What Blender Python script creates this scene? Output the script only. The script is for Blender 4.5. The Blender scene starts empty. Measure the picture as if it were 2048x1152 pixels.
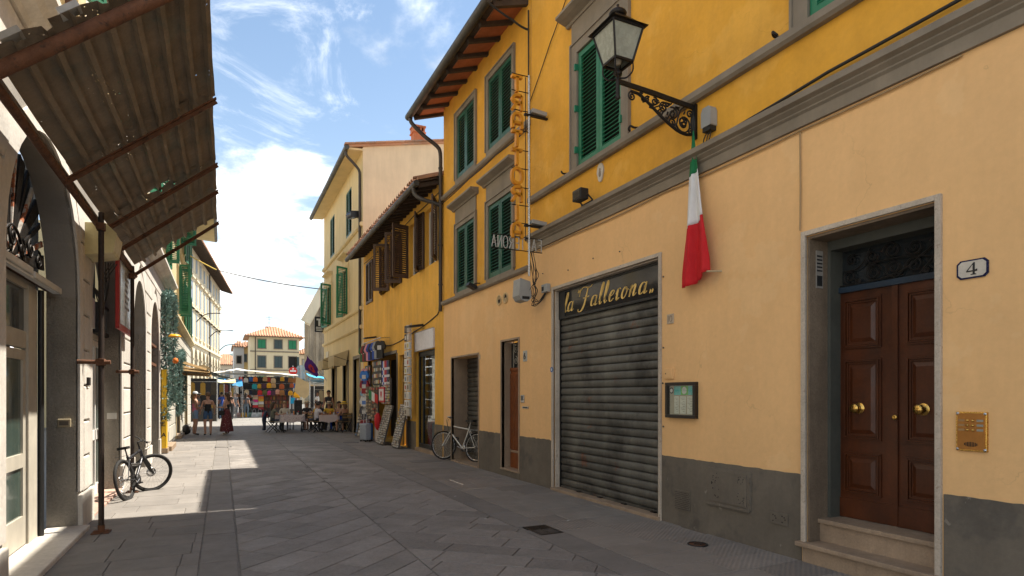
import bpy, bmesh, math, random
from mathutils import Vector, Matrix, Euler
random.seed(7)
SC = bpy.context.scene
R = math.radians
# ------------------------------------------------------------------ camera, sky, sun, exposure
YAW = math.atan(579/1200)
cam_d = bpy.data.cameras.new('camera'); cam = bpy.data.objects.new('camera', cam_d); SC.collection.objects.link(cam)
cam_d.sensor_width = 36; cam_d.sensor_fit = 'HORIZONTAL'; cam_d.lens = 1200/2048*36
cam_d.shift_y = 214/2048; cam_d.clip_start = .05; cam_d.clip_end = 6000
cam.location = (0, 0, 1.6); cam.rotation_euler = (R(90), 0, -YAW)
SC.camera = cam
SUN_DIR = Vector((.515, .05, 1)).normalized()
SUN_EL = math.asin(SUN_DIR.z); SUN_AZ = math.atan2(SUN_DIR.x, SUN_DIR.y)
sun_d = bpy.data.lights.new('sun', 'SUN'); sun = bpy.data.objects.new('sun', sun_d); SC.collection.objects.link(sun)
sun_d.energy = 3.1; sun_d.angle = R(.53); sun_d.color = (1, .93, .82)
sun.rotation_euler = SUN_DIR.to_track_quat('Z', 'Y').to_euler()
sun.location = (20, 3, 40)
SC.view_settings.view_transform = 'Standard'; SC.view_settings.look = 'None'
SC.view_settings.exposure = 1.84; SC.view_settings.gamma = 1; SC.view_settings.use_curve_mapping = False
SC.render.resolution_x = 1024; SC.render.resolution_y = 576

def make_world():
    w = bpy.data.worlds.new('World'); SC.world = w; w.use_nodes = True
    nt = w.node_tree; N = nt.nodes; L = nt.links; N.clear()
    out = N.new('ShaderNodeOutputWorld'); bg = N.new('ShaderNodeBackground')
    sky = N.new('ShaderNodeTexSky'); sky.sky_type = 'NISHITA'; sky.sun_disc = False
    sky.sun_elevation = SUN_EL; sky.sun_rotation = SUN_AZ
    sky.air_density = 1.0; sky.dust_density = .25; sky.ozone_density = 1.5; sky.altitude = 50
    tc = N.new('ShaderNodeTexCoord'); sep = N.new('ShaderNodeSeparateXYZ'); L.new(tc.outputs['Generated'], sep.inputs[0])
    def math_(op, a, b=None, clamp=False):
        m = N.new('ShaderNodeMath'); m.operation = op; m.use_clamp = clamp
        for i, x in enumerate((a, b)):
            if x is None: continue
            if isinstance(x, (int, float)): m.inputs[i].default_value = x
            else: L.new(x, m.inputs[i])
        return m.outputs[0]
    z = math_('MAXIMUM', sep.outputs['Z'], 0.0)
    den = math_('ADD', z, .16)
    cx = math_('DIVIDE', sep.outputs['X'], den); cy = math_('DIVIDE', sep.outputs['Y'], den)
    com = N.new('ShaderNodeCombineXYZ'); L.new(cx, com.inputs[0]); L.new(cy, com.inputs[1])
    def noise(off, scale, detail, rough, dist=0):
        mp = N.new('ShaderNodeMapping'); mp.inputs['Location'].default_value = off
        L.new(com.outputs[0], mp.inputs[0])
        n = N.new('ShaderNodeTexNoise'); n.inputs['Scale'].default_value = scale; n.inputs['Detail'].default_value = detail
        n.inputs['Roughness'].default_value = rough; n.inputs['Distortion'].default_value = dist
        L.new(mp.outputs[0], n.inputs['Vector']); return n.outputs['Fac']
    n1 = noise(CLOUD_OFF, CLOUD_SCALE, 9, .56, .25)
    low = math_('MULTIPLY', math_('SUBTRACT', .62, z, True), CLOUD_LOW)     # more cloud towards the horizon
    d = math_('ADD', n1, low)
    ramp = N.new('ShaderNodeMapRange'); ramp.interpolation_type = 'SMOOTHSTEP'
    ramp.inputs['From Min'].default_value = CLOUD_T0; ramp.inputs['From Max'].default_value = CLOUD_T1
    L.new(d, ramp.inputs['Value'])
    n2 = noise((3.1, 7.7, 0), 3.6, 7, .6)
    shade = N.new('ShaderNodeMapRange'); shade.inputs['From Min'].default_value = .3; shade.inputs['From Max'].default_value = .7
    shade.inputs['To Min'].default_value = .24; shade.inputs['To Max'].default_value = 1.0
    L.new(n2, shade.inputs['Value'])
    cc = N.new('ShaderNodeMix'); cc.data_type = 'RGBA'; cc.blend_type = 'MULTIPLY'; cc.inputs['Factor'].default_value = 1
    cc.inputs['A'].default_value = CLOUD_COL; L.new(shade.outputs[0], cc.inputs['B'])
    haze = N.new('ShaderNodeMix'); haze.data_type = 'RGBA'
    hz = math_('MULTIPLY', math_('POWER', math_('SUBTRACT', 1.0, z, True), 5.0), .85)
    sm = N.new('ShaderNodeMix'); sm.data_type = 'RGBA'; sm.blend_type = 'MULTIPLY'; sm.inputs['Factor'].default_value = 1; sm.inputs['B'].default_value = SKY_TINT
    L.new(sky.outputs[0], sm.inputs['A'])
    L.new(hz, haze.inputs['Factor']); L.new(sm.outputs['Result'], haze.inputs['A']); haze.inputs['B'].default_value = HAZE_COL
    n3 = noise((9.3, 1.7, 0), 2.3, 8, .68, 1.2)                                  # thin high wisps
    cir = N.new('ShaderNodeMapRange'); cir.interpolation_type = 'SMOOTHSTEP'; cir.inputs['From Min'].default_value = .53; cir.inputs['From Max'].default_value = .78; cir.inputs['To Max'].default_value = .55
    L.new(n3, cir.inputs['Value'])
    mxc = N.new('ShaderNodeMix'); mxc.data_type = 'RGBA'; mxc.inputs['B'].default_value = (5.2, 5.2, 5.2, 1)
    L.new(cir.outputs[0], mxc.inputs['Factor']); L.new(haze.outputs['Result'], mxc.inputs['A'])
    mx = N.new('ShaderNodeMix'); mx.data_type = 'RGBA'
    fac = math_('MULTIPLY', ramp.outputs[0], .97)
    L.new(fac, mx.inputs['Factor']); L.new(mxc.outputs['Result'], mx.inputs['A']); L.new(cc.outputs['Result'], mx.inputs['B'])
    L.new(mx.outputs['Result'], bg.inputs['Color']); bg.inputs['Strength'].default_value = SKY_STRENGTH
    L.new(bg.outputs[0], out.inputs['Surface'])
CLOUD_OFF = (32.2, 3.2, 0); CLOUD_SCALE = 1.35; CLOUD_LOW = .20; CLOUD_T0 = .542; CLOUD_T1 = .68
CLOUD_COL = (9.6, 9.3, 8.8, 1); HAZE_COL = (2.7, 2.95, 3.3, 1); SKY_STRENGTH = .11; SKY_TINT = (.62, .60, .54, 1)
make_world()

# ------------------------------------------------------------------ helpers
COL = SC.collection
WL = {}                                  # world location of un-rotated roots

class MB:
    def __init__(s): s.v = []; s.f = []; s.m = []; s.s = []
    def add(s, vs, fs, mi=0, sm=False):
        o = len(s.v); s.v += [tuple(v) for v in vs]
        for f in fs: s.f.append([i+o for i in f]); s.m.append(mi); s.s.append(sm)
        return s
    def box(s, x0, x1, y0, y1, z0, z1, mi=0):
        if x0 > x1: x0, x1 = x1, x0
        if y0 > y1: y0, y1 = y1, y0
        if z0 > z1: z0, z1 = z1, z0
        return s.add([(x0,y0,z0),(x1,y0,z0),(x1,y1,z0),(x0,y1,z0),(x0,y0,z1),(x1,y0,z1),(x1,y1,z1),(x0,y1,z1)],
              [(0,3,2,1),(4,5,6,7),(0,1,5,4),(1,2,6,5),(2,3,7,6),(3,0,4,7)], mi)
    def obox(s, c, a, b, d, mi=0):
        c, a, b, d = Vector(c), Vector(a), Vector(b), Vector(d)
        P = [c-a-b-d, c+a-b-d, c+a+b-d, c-a+b-d, c-a-b+d, c+a-b+d, c+a+b+d, c-a+b+d]
        return s.add(P, [(0,3,2,1),(4,5,6,7),(0,1,5,4),(1,2,6,5),(2,3,7,6),(3,0,4,7)], mi)
    def bar(s, p, q, w, h, up=(0,0,1), mi=0):
        p, q = Vector(p), Vector(q); d = q-p; L = d.length
        if L < 1e-6: return s
        d /= L; up = Vector(up); x = d.cross(up)
        if x.length < 1e-4: x = d.cross(Vector((1,0,0)))
        x.normalize(); y = x.cross(d)
        return s.obox((p+q)/2, x*w/2, y*h/2, d*L/2, mi)
    def tube(s, pts, r, n=8, closed=False, mi=0, cap=True):
        pts = [Vector(p) for p in pts]; k = len(pts)
        rs = r if isinstance(r, (list, tuple)) else [r]*k
        vs = []; prev = None
        for i, p in enumerate(pts):
            if closed: d = pts[(i+1) % k]-pts[i-1]
            else: d = pts[min(i+1, k-1)]-pts[max(i-1, 0)]
            if d.length < 1e-9: d = Vector((0,0,1))
            d.normalize()
            if prev is None:
                a = d.cross(Vector((0,0,1)))
                if a.length < .05: a = d.cross(Vector((1,0,0)))
            else:
                a = prev - d*prev.dot(d)
                if a.length < 1e-5: a = d.cross(Vector((.3,.5,.8)))
            a.normalize(); prev = a; b = d.cross(a)
            for j in range(n):
                t = 2*math.pi*j/n; vs.append(p + (a*math.cos(t)+b*math.sin(t))*rs[i])
        fs = []
        for i in range(k if closed else k-1):
            i2 = (i+1) % k
            for j in range(n): fs.append((i*n+j, i*n+(j+1)%n, i2*n+(j+1)%n, i2*n+j))
        s.add(vs, fs, mi, True)
        if cap and not closed:
            s.add(vs[:n], [tuple(range(n))[::-1]], mi); s.add(vs[-n:], [tuple(range(n))], mi)
        return s
    def lathe(s, prof, o, ax=(0,0,1), n=16, mi=0, sm=True):
        o = Vector(o); ax = Vector(ax).normalized(); a = ax.cross(Vector((0,0,1)))
        if a.length < .05: a = Vector((1,0,0))
        a.normalize(); b = ax.cross(a); vs = []
        for r, h in prof:
            for j in range(n):
                t = 2*math.pi*j/n; vs.append(o+ax*h+(a*math.cos(t)+b*math.sin(t))*max(r, 1e-4))
        fs = [(i*n+j, i*n+(j+1)%n, (i+1)*n+(j+1)%n, (i+1)*n+j) for i in range(len(prof)-1) for j in range(n)]
        return s.add(vs, fs, mi, sm)
    def prism(s, poly, o, ux, uy, n, depth, mi=0, sm=False):
        o, ux, uy, n = Vector(o), Vector(ux), Vector(uy), Vector(n)*depth; k = len(poly)
        A = [o+ux*p[0]+uy*p[1] for p in poly]
        s.add(A+[p+n for p in A], [tuple(range(k))[::-1], tuple(range(k, 2*k))], mi)
        return s.add(A+[p+n for p in A], [(i, (i+1)%k, k+(i+1)%k, k+i) for i in range(k)], mi, sm)
    def ball(s, c, r, mi=0, n=10, m=7):
        c = Vector(c); rx, ry, rz = r if isinstance(r, (list, tuple)) else (r, r, r); vs = []
        for i in range(m+1):
            p = math.pi*i/m
            for j in range(n):
                t = 2*math.pi*j/n
                vs.append((c.x+rx*math.sin(p)*math.cos(t), c.y+ry*math.sin(p)*math.sin(t), c.z+rz*math.cos(p)))
        return s.add(vs, [(i*n+j, (i+1)*n+j, (i+1)*n+(j+1)%n, i*n+(j+1)%n) for i in range(m) for j in range(n)], mi, True)
    def quad(s, a, b, c, d, mi=0): return s.add([a,b,c,d], [(0,1,2,3)], mi)
    def mesh(s, name, mats, off=None):
        me = bpy.data.meshes.new(name)
        vs = s.v if off is None else [(v[0]-off[0], v[1]-off[1], v[2]-off[2]) for v in s.v]
        me.from_pydata(vs, [], s.f)
        for m in (mats if isinstance(mats, (list, tuple)) else [mats]): me.materials.append(m)
        me.polygons.foreach_set('material_index', s.m); me.polygons.foreach_set('use_smooth', s.s)
        me.update(); return me
    def build(s, name, mats, parent=None, label=None, cat=None, group=None, kind=None, local=False, base=None, bevel=0):
        """world coordinates unless local; base = origin of a top-level mesh thing"""
        off = None; loc = (0,0,0)
        if parent is not None and not local: off = WL.get(parent.name, (0,0,0))
        if parent is None and base is not None: off = base; loc = base
        o = bpy.data.objects.new(name, s.mesh(name, mats, off)); COL.objects.link(o); o.location = loc
        if parent is not None:
            o.parent = parent; WL[o.name] = off if off else (0,0,0)
        else: WL[o.name] = loc
        if bevel:
            b = o.modifiers.new('bevel', 'BEVEL'); b.width = bevel; b.segments = 2; b.limit_method = 'ANGLE'; b.angle_limit = R(40)
        tag(o, label, cat, group, kind); return o

def tag(o, label=None, cat=None, group=None, kind=None):
    if label: o['label'] = label
    if cat: o['category'] = cat
    if group: o['group'] = group
    if kind: o['kind'] = kind
    return o
def thing(name, label, cat, loc=(0,0,0), rz=0, group=None):
    o = bpy.data.objects.new(name, None); COL.objects.link(o); o.location = loc; o.rotation_euler = (0,0,rz)
    o.empty_display_size = .2; WL[o.name] = tuple(loc); return tag(o, label, cat, group)
def inst(mesh, name, parent, loc=(0,0,0), rot=(0,0,0), scale=None):
    o = bpy.data.objects.new(name, mesh); COL.objects.link(o); o.location = loc; o.rotation_euler = rot
    if scale: o.scale = scale
    if parent is not None: o.parent = parent
    return o
def copy_tree(o, parent=None):
    c = o.copy(); COL.objects.link(c)
    if parent is not None: c.parent = parent
    for ch in list(o.children): copy_tree(ch, c)
    return c
def arc(c, r, a0, a1, n, f=None):
    return [(c[0]+r*math.cos(R(a0+(a1-a0)*i/n)), c[1]+r*math.sin(R(a0+(a1-a0)*i/n))) for i in range(n+1)]
def crom(P, n=6, closed=False):
    """Catmull-Rom through points of any dimension"""
    P = [Vector(p) for p in P]; k = len(P); out = []
    rng = range(k if closed else k-1)
    for i in rng:
        if closed: a, b, c, d = P[i-1], P[i], P[(i+1)%k], P[(i+2)%k]
        else: a, b, c, d = P[max(i-1,0)], P[i], P[i+1], P[min(i+2,k-1)]
        for j in range(n):
            t = j/n
            out.append(.5*((2*b)+(c-a)*t+(2*a-5*b+4*c-d)*t*t+(3*b-a-3*c+d)*t**3))
    if not closed: out.append(P[-1])
    return out

# ------------------------------------------------------------------ materials
MATS = {}
def lin(r, g, b):
    f = lambda c: (c/255/12.92) if c/255 <= .04045 else ((c/255+.055)/1.055)**2.4
    return (f(r), f(g), f(b))
def mat(name, col, rough=.75, metal=0, var=.12, scale=1.5, bump=.15, bscale=45, spec=.4, streak=0, spots=None, rnd=0,
        objc=False, wave=None, col2=None, c2t=(.55,.65), c2s=2.0, coat=0, fine=0, emit=0, bdist=.004, crack=0):
    if name in MATS: return MATS[name]
    m = bpy.data.materials.new(name); m.use_nodes = True; MATS[name] = m
    nt = m.node_tree; N = nt.nodes; L = nt.links; b = N['Principled BSDF']
    b.inputs['Roughness'].default_value = rough; b.inputs['Metallic'].default_value = metal
    b.inputs['Specular IOR Level'].default_value = spec
    if coat: b.inputs['Coat Weight'].default_value = coat; b.inputs['Coat Roughness'].default_value = .12
    if objc: vec = N.new('ShaderNodeTexCoord').outputs['Object']
    else: vec = N.new('ShaderNodeNewGeometry').outputs['Position']
    def noise(sc, det=4, ro=.6, stretch=None, off=0):
        v = vec
        mp = N.new('ShaderNodeMapping'); L.new(v, mp.inputs[0]); mp.inputs['Location'].default_value = (off, off*.7, off*1.3)
        if stretch: mp.inputs['Scale'].default_value = stretch
        n = N.new('ShaderNodeTexNoise'); n.inputs['Scale'].default_value = sc; n.inputs['Detail'].default_value = det
        n.inputs['Roughness'].default_value = ro; L.new(mp.outputs[0], n.inputs['Vector']); return n.outputs['Fac']
    def rng(src, a, bb, c, d):
        r = N.new('ShaderNodeMapRange'); L.new(src, r.inputs['Value'])
        for k, x in zip(('From Min','From Max','To Min','To Max'), (a, bb, c, d)): r.inputs[k].default_value = x
        return r.outputs[0]
    def mixc(bt, fac, A, B):
        x = N.new('ShaderNodeMix'); x.data_type = 'RGBA'; x.blend_type = bt
        for k, val in (('Factor', fac), ('A', A), ('B', B)):
            if isinstance(val, (int, float)): x.inputs[k].default_value = val
            elif isinstance(val, tuple): x.inputs[k].default_value = (*val[:3], 1)
            else: L.new(val, x.inputs[k])
        return x.outputs['Result']
    c = tuple(col)
    if col2: c = mixc('MIX', rng(noise(c2s, 5, .65, off=5), c2t[0], c2t[1], 0, 1), c, tuple(col2))
    if var: c = mixc('MULTIPLY', 1.0, c, rng(noise(scale, 6, .62), .3, .7, 1-var, 1+var))
    if fine: c = mixc('MULTIPLY', 1.0, c, rng(noise(bscale*1.5, 3, .7, off=3), .3, .7, 1-fine, 1+fine))
    if streak: c = mixc('MULTIPLY', 1.0, c, rng(noise(2.2, 5, .7, (1,1,.12), 9), .35, .65, 1-streak, 1+streak*.3))
    if spots: c = mixc('MIX', rng(noise(spots[0], 6, .7, off=17), spots[1], spots[1]+spots[2], 0, spots[4] if len(spots) > 4 else .9), c, tuple(spots[3]))
    if crack:                                                                    # hairline cracks here and there
        wn = N.new('ShaderNodeTexNoise'); wn.inputs['Scale'].default_value = 2.2; wn.inputs['Detail'].default_value = 5; L.new(vec, wn.inputs['Vector'])
        wv = N.new('ShaderNodeVectorMath'); wv.operation = 'MULTIPLY_ADD'; L.new(wn.outputs['Color'], wv.inputs[0]); wv.inputs[1].default_value = (.9,.9,.9); L.new(vec, wv.inputs[2])
        vv = N.new('ShaderNodeTexVoronoi'); vv.feature = 'DISTANCE_TO_EDGE'; vv.inputs['Scale'].default_value = .55; L.new(wv.outputs[0], vv.inputs['Vector'])
        ln_ = rng(vv.outputs['Distance'], .0015, .004, 1, 0); mk_ = rng(noise(.8, 2, .5, off=31), .52, .60, 0, crack)
        mm = N.new('ShaderNodeMath'); mm.operation = 'MULTIPLY'; mm.use_clamp = True; L.new(ln_, mm.inputs[0]); L.new(mk_, mm.inputs[1])
        c = mixc('MIX', mm.outputs[0], c, tuple(q*.55 for q in col))
    if rnd:
        oi = N.new('ShaderNodeObjectInfo'); c = mixc('MULTIPLY', 1.0, c, rng(oi.outputs['Random'], 0, 1, 1-rnd, 1+rnd))
    if isinstance(c, tuple): b.inputs['Base Color'].default_value = (*c[:3], 1)
    else: L.new(c, b.inputs['Base Color'])
    if var: L.new(rng(noise(scale*3, 4, .6, off=2), .3, .7, max(rough-.1, .02), min(rough+.1, 1)), b.inputs['Roughness'])
    if emit: b.inputs['Emission Color'].default_value = (*col, 1); b.inputs['Emission Strength'].default_value = emit
    h = None
    if bump: h = noise(bscale, 5, .65)
    if wave:
        mp = N.new('ShaderNodeMapping'); L.new(vec, mp.inputs[0]); mp.inputs['Rotation'].default_value = (0, 0, wave[1])
        w = N.new('ShaderNodeTexWave'); w.inputs['Scale'].default_value = wave[0]; w.inputs['Distortion'].default_value = wave[2]
        w.inputs['Detail'].default_value = 2; L.new(mp.outputs[0], w.inputs['Vector'])
        if h is None: h = w.outputs['Fac']
        else:
            ad = N.new('ShaderNodeMath'); ad.operation = 'ADD'; L.new(h, ad.inputs[0]); L.new(w.outputs['Fac'], ad.inputs[1]); h = ad.outputs[0]
    if h is not None:
        bp = N.new('ShaderNodeBump'); bp.inputs['Strength'].default_value = max(bump, .35 if wave else 0); bp.inputs['Distance'].default_value = bdist*3
        L.new(h, bp.inputs['Height']); L.new(bp.outputs[0], b.inputs['Normal'])
    return m
def glass(name, tint=(.8,.85,.83), refl=.22, rough=.02):
    if name in MATS: return MATS[name]
    m = bpy.data.materials.new(name); m.use_nodes = True; MATS[name] = m
    nt = m.node_tree; N = nt.nodes; L = nt.links; N.remove(N['Principled BSDF'])
    t = N.new('ShaderNodeBsdfTransparent'); t.inputs[0].default_value = (*tint, 1)
    g = N.new('ShaderNodeBsdfGlossy'); g.inputs['Roughness'].default_value = rough
    x = N.new('ShaderNodeMixShader'); x.inputs[0].default_value = refl
    L.new(t.outputs[0], x.inputs[1]); L.new(g.outputs[0], x.inputs[2]); L.new(x.outputs[0], N['Material Output'].inputs['Surface']); return m
_solid = {}
def solid(r, g, b, rough=.65, metal=0):
    k = (round(r,3), round(g,3), round(b,3), rough, metal)
    if k not in _solid: _solid[k] = mat('paint_%d' % len(_solid), (r,g,b), rough, metal, var=.1, scale=12, bump=.08, bscale=120, objc=True)
    return _solid[k]

OCHRE = (.72,.36,.038); PEACH = (.81,.49,.215)
m_ochre = mat('ochre_plaster', OCHRE, .85, var=.12, scale=.9, bump=.45, bscale=11, streak=.08, fine=.04, col2=(.75,.39,.055), c2s=.7, c2t=(.56,.60), spots=(1.3,.66,.10,(.60,.29,.035),.5), crack=.3)
m_ochre2 = mat('ochre_plaster_low_house', (.74,.40,.06), .85, var=.14, scale=.8, bump=.35, bscale=14, streak=.16, fine=.05, spots=(.9,.62,.14,(.60,.42,.16),.6))
m_peach = mat('peach_plaster', PEACH, .85, var=.05, scale=.9, bump=.40, bscale=11, streak=.05, fine=.03, col2=(.82,.51,.232), c2s=.75, c2t=(.57,.585), spots=(3.4,.70,.03,(.66,.42,.19),.5), crack=.3)
m_cream = mat('cream_plaster', (.70,.54,.28), .85, var=.08, scale=.7, bump=.2, bscale=14, streak=.1)
m_gable = mat('gable_plaster', (.74,.57,.36), .88, var=.10, scale=.6, bump=.4, bscale=7, streak=.1)
m_dado = mat('grey_dado_paint', (.15,.125,.095), .8, var=.16, scale=1.6, bump=.4, bscale=16, streak=.12, fine=.06, spots=(5.5,.655,.03,(.27,.235,.19),.65), col2=(.115,.098,.078), c2s=1.1, c2t=(.54,.60))
m_stone = mat('grey_stone_trim', (.235,.195,.145), .8, var=.14, scale=2, bump=.3, bscale=30, streak=.15)
m_trav = mat('travertine', (.35,.25,.165), .6, var=.14, scale=3, bump=.5, bscale=38, streak=.25, fine=.12, spots=(28,.62,.05,(.26,.20,.15),.7))
m_trav_pale = mat('pale_travertine', (.50,.42,.33), .65, var=.14, scale=3, bump=.5, bscale=38, streak=.15, fine=.15, spots=(26,.60,.05,(.27,.20,.14),.7))
m_trav_dk = mat('grimy_shaded_travertine', (.205,.150,.100), .7, var=.2, scale=3, bump=.5, bscale=38, streak=.35, fine=.15)  # dirty brown, with the shade of the deep door recess mixed into the colour
m_green = mat('green_shutter_paint', (.018,.17,.085), .45, var=.15, scale=4, bump=.12, bscale=60, rnd=.10)
m_dkgreen = mat('dark_green_shutter_paint', (.012,.085,.050), .45, var=.15, scale=4, bump=.12, bscale=60, rnd=.12)
m_brown = mat('brown_shutter_paint', (.075,.042,.026), .55, var=.2, scale=4, bump=.15, bscale=50, rnd=.15)
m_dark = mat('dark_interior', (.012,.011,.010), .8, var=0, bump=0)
m_iron = mat('black_iron', (.025,.022,.020), .5, .6, var=.25, scale=14, bump=.3, bscale=80)
m_rust = mat('rusty_iron', (.14,.062,.032), .8, .2, var=.3, scale=9, bump=.5, bscale=60, col2=(.07,.04,.026), c2s=14)
m_pipe = mat('brown_downpipe', (.060,.048,.038), .45, .4, var=.2, scale=3, bump=.1, bscale=30)
m_gutter = mat('dark_gutter', (.075,.068,.058), .5, .5, var=.25, scale=2, bump=.1, bscale=30)
m_terra = mat('terracotta', (.40,.135,.055), .85, var=.2, scale=4, bump=.3, bscale=35, rnd=.15)
m_tile = mat('roof_tile', (.40,.215,.125), .85, var=.25, scale=1.2, bump=.3, bscale=20, rnd=.2, col2=(.30,.23,.17), c2s=1.5)
m_wood_dk = mat('dark_eave_wood', (.060,.042,.030), .8, var=.25, scale=5, bump=.3, bscale=40)
m_white = mat('white_paint', (.72,.70,.66), .55, var=.06, scale=3, bump=.06, bscale=40)
m_offw = mat('offwhite_frame', (.58,.56,.51), .5, var=.08, scale=4, bump=.08, bscale=40)
m_glass_dk = mat('dark_window_glass', (.02,.024,.026), .06, var=0, bump=.02, bscale=3, spec=.8)
m_glass = glass('shop_glass')
m_brass = mat('brass', (.62,.38,.10), .28, 1, var=.2, scale=18, bump=.1, bscale=80)
m_chrome = mat('steel', (.45,.45,.45), .3, 1, var=.15, scale=12, bump=.05, bscale=60)
m_black = mat('black_plastic', (.018,.018,.018), .5, var=.1, scale=8, bump=.1, bscale=80)
m_cable = mat('black_cable', (.022,.02,.018), .6, var=.1, bump=0)
m_gcable = mat('painted_cable', (.36,.24,.12), .7, var=.1, bump=0)
m_grey = mat('grey_plastic', (.33,.33,.31), .5, var=.1, scale=6, bump=.06, bscale=60)
# ================================================================== THE GROUND
m_joint = mat('pavement_joint', (.21,.19,.165), .95, var=.2, scale=8, bump=.4, bscale=60)
m_slab_l = mat('pale_worn_flagstone', (.20,.182,.162), .78, var=.13, scale=2.2, bump=.35, bscale=26, rnd=.11, fine=.06, bdist=.003)
m_slab_r = mat('road_flagstone', (.215,.195,.175), .70, var=.16, scale=1.9, bump=.7, bscale=18, rnd=.20, fine=.10, bdist=.006, spots=(4.2,.66,.04,(.10,.09,.08),.5))
m_slab_w = mat('chiselled_flagstone', (.225,.195,.165), .78, var=.14, scale=1.6, bump=.5, bscale=26, rnd=.14, fine=.08, wave=(7.5, .9, .6), bdist=.003)
m_slab_w2 = mat('chiselled_flagstone_other_way', (.23,.203,.173), .78, var=.12, scale=2.2, bump=.35, bscale=26, rnd=.10, fine=.06, wave=(7.5, -.9, .6), bdist=.003)
m_strip = mat('gutter_stone', (.185,.168,.150), .75, var=.12, scale=2.2, bump=.3, bscale=30, rnd=.08, fine=.05)
m_piazza = mat('piazza_paving', (.22,.208,.188), .8, var=.12, scale=.35, bump=.3, bscale=10, fine=.06)

def clip(poly, a, b, c):                     # keep a*x+b*y<=c
    out = []
    for i in range(len(poly)):
        p, q = poly[i], poly[(i+1) % len(poly)]
        dp, dq = a*p[0]+b*p[1]-c, a*q[0]+b*q[1]-c
        if dp <= 0: out.append(p)
        if dp*dq < 0:
            t = dp/(dp-dq); out.append((p[0]+(q[0]-p[0])*t, p[1]+(q[1]-p[1])*t))
    return out
def area(p): return .5*sum(p[i][0]*p[(i+1)%len(p)][1]-p[(i+1)%len(p)][0]*p[i][1] for i in range(len(p)))
def inset(p, d):
    n = len(p); out = []
    for i in range(n):
        a, b, c = Vector(p[i-1]), Vector(p[i]), Vector(p[(i+1)%n])
        e1 = (b-a); e2 = (c-b)
        if e1.length < 1e-6 or e2.length < 1e-6: return None
        e1.normalize(); e2.normalize()
        n1 = Vector((-e1.y, e1.x)); n2 = Vector((-e2.y, e2.x)); m = n1+n2
        if m.length < .2: return None
        m /= m.dot(n1)
        if m.length > 4: return None
        out.append(tuple(b+m*d))
    return out
def slab(mb, poly, z, gap=.004, ch=.005, mi=0):
    if abs(area(poly)) < .012: return False
    if area(poly) < 0: poly = poly[::-1]
    a = inset(poly, gap); b = inset(poly, gap+ch)
    if not a or not b or area(b) <= 0: return False
    k = len(a); dz = random.uniform(-.002, .002); tx, ty = random.uniform(-.003,.003), random.uniform(-.003,.003)
    cx = sum(p[0] for p in a)/k; cy = sum(p[1] for p in a)/k
    vs = [(x, y, z-.03) for x, y in a]+[(x, y, z-.004) for x, y in a]+[(x, y, z+dz+(x-cx)*tx+(y-cy)*ty) for x, y in b]
    fs = [(i, (i+1)%k, k+(i+1)%k, k+i) for i in range(k)]+[(k+i, k+(i+1)%k, 2*k+(i+1)%k, 2*k+i) for i in range(k)]+[tuple(range(2*k, 3*k))]
    mb.add(vs, fs, mi); return True
def lay(root, polys, mats, name, zs=0.0, limit=300, pick=None, gap=.004):
    """nearest slabs one by one, the rest joined"""
    polys = [(p, j) for j, p in enumerate(polys)]
    polys.sort(key=lambda q: sum(math.hypot(v[0], v[1]) for v in q[0])/len(q[0]))
    rest = MB(); n = 0
    for p, j in polys:
        mi = pick(p, j) if pick else 0
        if n < limit:
            mb = MB()
            if slab(mb, p, zs, gap):
                cx = sum(v[0] for v in p)/len(p); cy = sum(v[1] for v in p)/len(p)
                o = bpy.data.objects.new(name, mb.mesh(name, mats[mi], (cx, cy, 0))); COL.objects.link(o)
                o.location = (cx, cy, 0); o.parent = root; n += 1
        else: slab(rest, p, zs, gap, mi=mi)
    if rest.f: rest.build(name+'_field', mats, root, kind='stuff')
def rows(x0, x1, y0, y1, w0, w1, l0, l1):
    out = []; y = y0; k = 0
    while y < y1:
        w = random.uniform(w0, w1); x = x0-random.uniform(0, l0)
        while x < x1:
            l = random.uniform(l0, l1); a, b = max(x, x0), min(x+l, x1)
            if b-a < .14 and b < x1: pass
            if b-a > .05: out.append([(a, y), (b, y), (b, y+w), (a, y+w)])
            x += l
        y += w; k += 1
    return out
def diag(x0, x1, y0, y1, ang, w0, w1, l0, l1):
    out = []; c, s = math.cos(R(ang)), math.sin(R(ang))
    cor = [(x, y) for x in (x0, x1) for y in (y0, y1)]
    us = [x*c+y*s for x, y in cor]; vs = [-x*s+y*c for x, y in cor]
    v = min(vs)
    while v < max(vs):
        w = random.uniform(w0, w1); u = min(us)-random.uniform(0, l0)
        while u < max(us):
            l = random.uniform(l0, l1)
            p = [(a*c-b*s, a*s+b*c) for a, b in ((u,v),(u+l,v),(u+l,v+w),(u,v+w))]
            for h in ((1,0,x1),(-1,0,-x0),(0,1,y1),(0,-1,-y0)):
                p = clip(p, *h)
                if len(p) < 3: break
            if len(p) >= 3: out.append(p)
            u += l
        v += w
    return out
MB().box(-400, 600, -60, 900, -.6, -.05).build('ground', m_piazza, kind='structure')
XL = -1.55; XR = 5.04
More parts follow.
